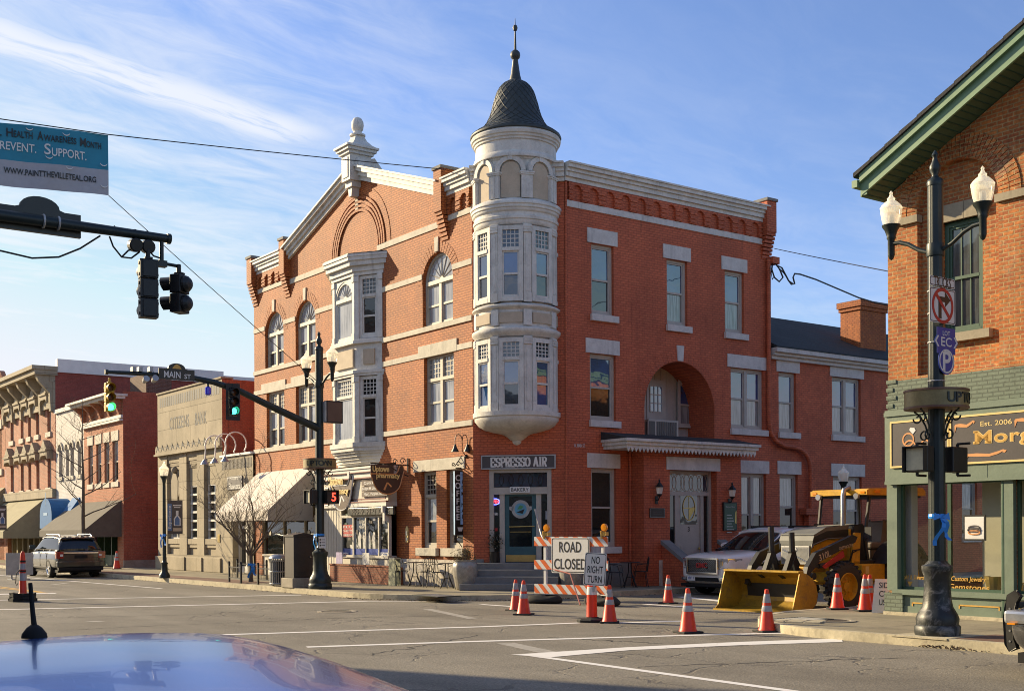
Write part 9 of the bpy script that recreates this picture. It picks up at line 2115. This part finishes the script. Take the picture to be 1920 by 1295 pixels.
# ---- planters
def planter(label, loc, s, leaves, seed):
    t = thing('planter', label, 'planter', loc, 0, 'ribbed grey planters'); MB().lathe([(.22, 0), (.26, .04), (.34, .42), (.365, .62), (.34, .76), (.30, .80), (.31, .84), (.27, .85), (.25, .78)], n=40, flute=.02, fn=14).build('pot', pm('glazed_grey_pot' + str(seed), (.33, .31, .27), .35, var=.3, scale=6, coat=.4, dirt=(.18, .15, .11, .4)), t, smooth=50); MB().lathe([(.0001, .77), (.27, .77)], n=20).build('soil', M['earth'], t)
    rnd = random.Random(seed); st = MB(); lf = MB()
    for k in range(70):
        az = rnd.uniform(0, 2*pi); rr = rnd.uniform(.05, .36); hh = rnd.uniform(.1, .42) - rr*.25; p = Vector((rr*cos(az), rr*sin(az), .78 + hh)); st.tube([(p.x*.3, p.y*.3, .77), (p.x*.8, p.y*.8, .78 + hh*.7), p], .004, 3, False)
        for j in range(9):
            q = p + Vector((rnd.gauss(0, .05), rnd.gauss(0, .05), rnd.gauss(0, .05))); a = Vector((rnd.uniform(-1, 1), rnd.uniform(-1, 1), rnd.uniform(-.5, 1))).normalized()*.035; b = Vector((-a.y, a.x, rnd.uniform(-.01, .01)))*.45; lf.add([q - a, q + b, q + a, q - b], [(0, 1, 2, 3)])
    st.build('stem', M['bark'], t); lf.build('foliage', leaves, t); t.scale = (s, s, s)
planter('large ribbed grey planter with dry brown shrub left of the cafe steps', A.w(ax(872, 1098, -.75), -.75, .15), 1.0, M['plant'], 3); planter('ribbed grey planter in the shade behind the road barricade', C.w(CW + .25, -.95, .15), .95, M['plant'], 4)
t = thing('potted_flowers', 'black pot of dried flowers standing in the cafe doorway', 'plant', C.w(C.X(928, -.05, 1050), -.10, dz0), 0); MB().lathe([(.12, 0), (.15, .3), (.16, .32)], n=16).build('pot', M['black'], t); lf = MB(); rnd = random.Random(9)
for k in range(240):
    q = Vector((rnd.gauss(0, .11), rnd.gauss(0, .07), .42 + abs(rnd.gauss(0, .22)))); a = Vector((rnd.uniform(-1, 1), rnd.uniform(-1, 1), rnd.uniform(-1, 1))).normalized()*.04; b = Vector((-a.y, a.x, .01))*.6; lf.mat(0 if k % 6 else 1).add([q - a, q + b, q + a, q - b], [(0, 1, 2, 3)])
lf.build('foliage', [pm('dark_foliage', (.035, .04, .02), .8, var=.4), M['turret_panel']], t)
# ---- brick planter box in front of the pharmacy
x0, x1 = ax(621, 1085, -.7), ax(736, 1085, -.7); t = on('brick_planter', 'low brick planter wall under the pharmacy window', 'planter', A, (x0+x1)/2, -.75, .15); w = (x1 - x0)/2
MB().wall([(-w, 0), (w, 0), (w, .55), (-w, .55)], [], 0, .0).box(-w, .005, 0, w, .12, .55).box(-w, .12, 0, -w + .12, .42, .55).box(w - .12, .12, 0, w, .42, .55).build('brick_wall', M['brick_planter'], t); MB().box(-w - .02, -.03, .55, w + .02, .14, .60).build('coping', M['brick_planter'], t)
for px_, lb, c in ((628, 'small purple and white lawn sign in the brick planter', (.35, .3, .5)), (678, 'small white lawn sign in the brick planter', (.6, .6, .57))):
    x = ax(px_ + 8, 1060, -.55); t = thing('lawn_sign', lb, 'sign', A.w(x, -.55, .15), A.rz); MB().box(-.22, 0, .52, .22, .012, .98).build('sheet', pm('lawn_sign_' + str(px_), c, .6, var=.3, scale=8), t); m = MB().box(-.12, .002, .05, -.1, .01, .55).box(.1, .002, .05, .12, .01, .55); m.build('stake', M['steel'], t)
# ---- backrest panel by the pharmacy: small folding sign
t = thing('folding_sign', 'small pale green folding board standing at the pharmacy corner', 'sign', A.w(ax(737, 1090, -.9), -.85, .15), A.rz); MB().prism([(-.2, .0), (.2, .0), (.17, .85), (-.17, .85)], -.1, -.08).prism([(-.2, .0), (.2, .0), (.17, .85), (-.17, .85)], .1, .12).build('board', pm('pale_olive_board', (.33, .34, .22), .6), t); MB().box(-.17, -.1, .82, .17, .12, .86).build('hinge', M['steel'], t)
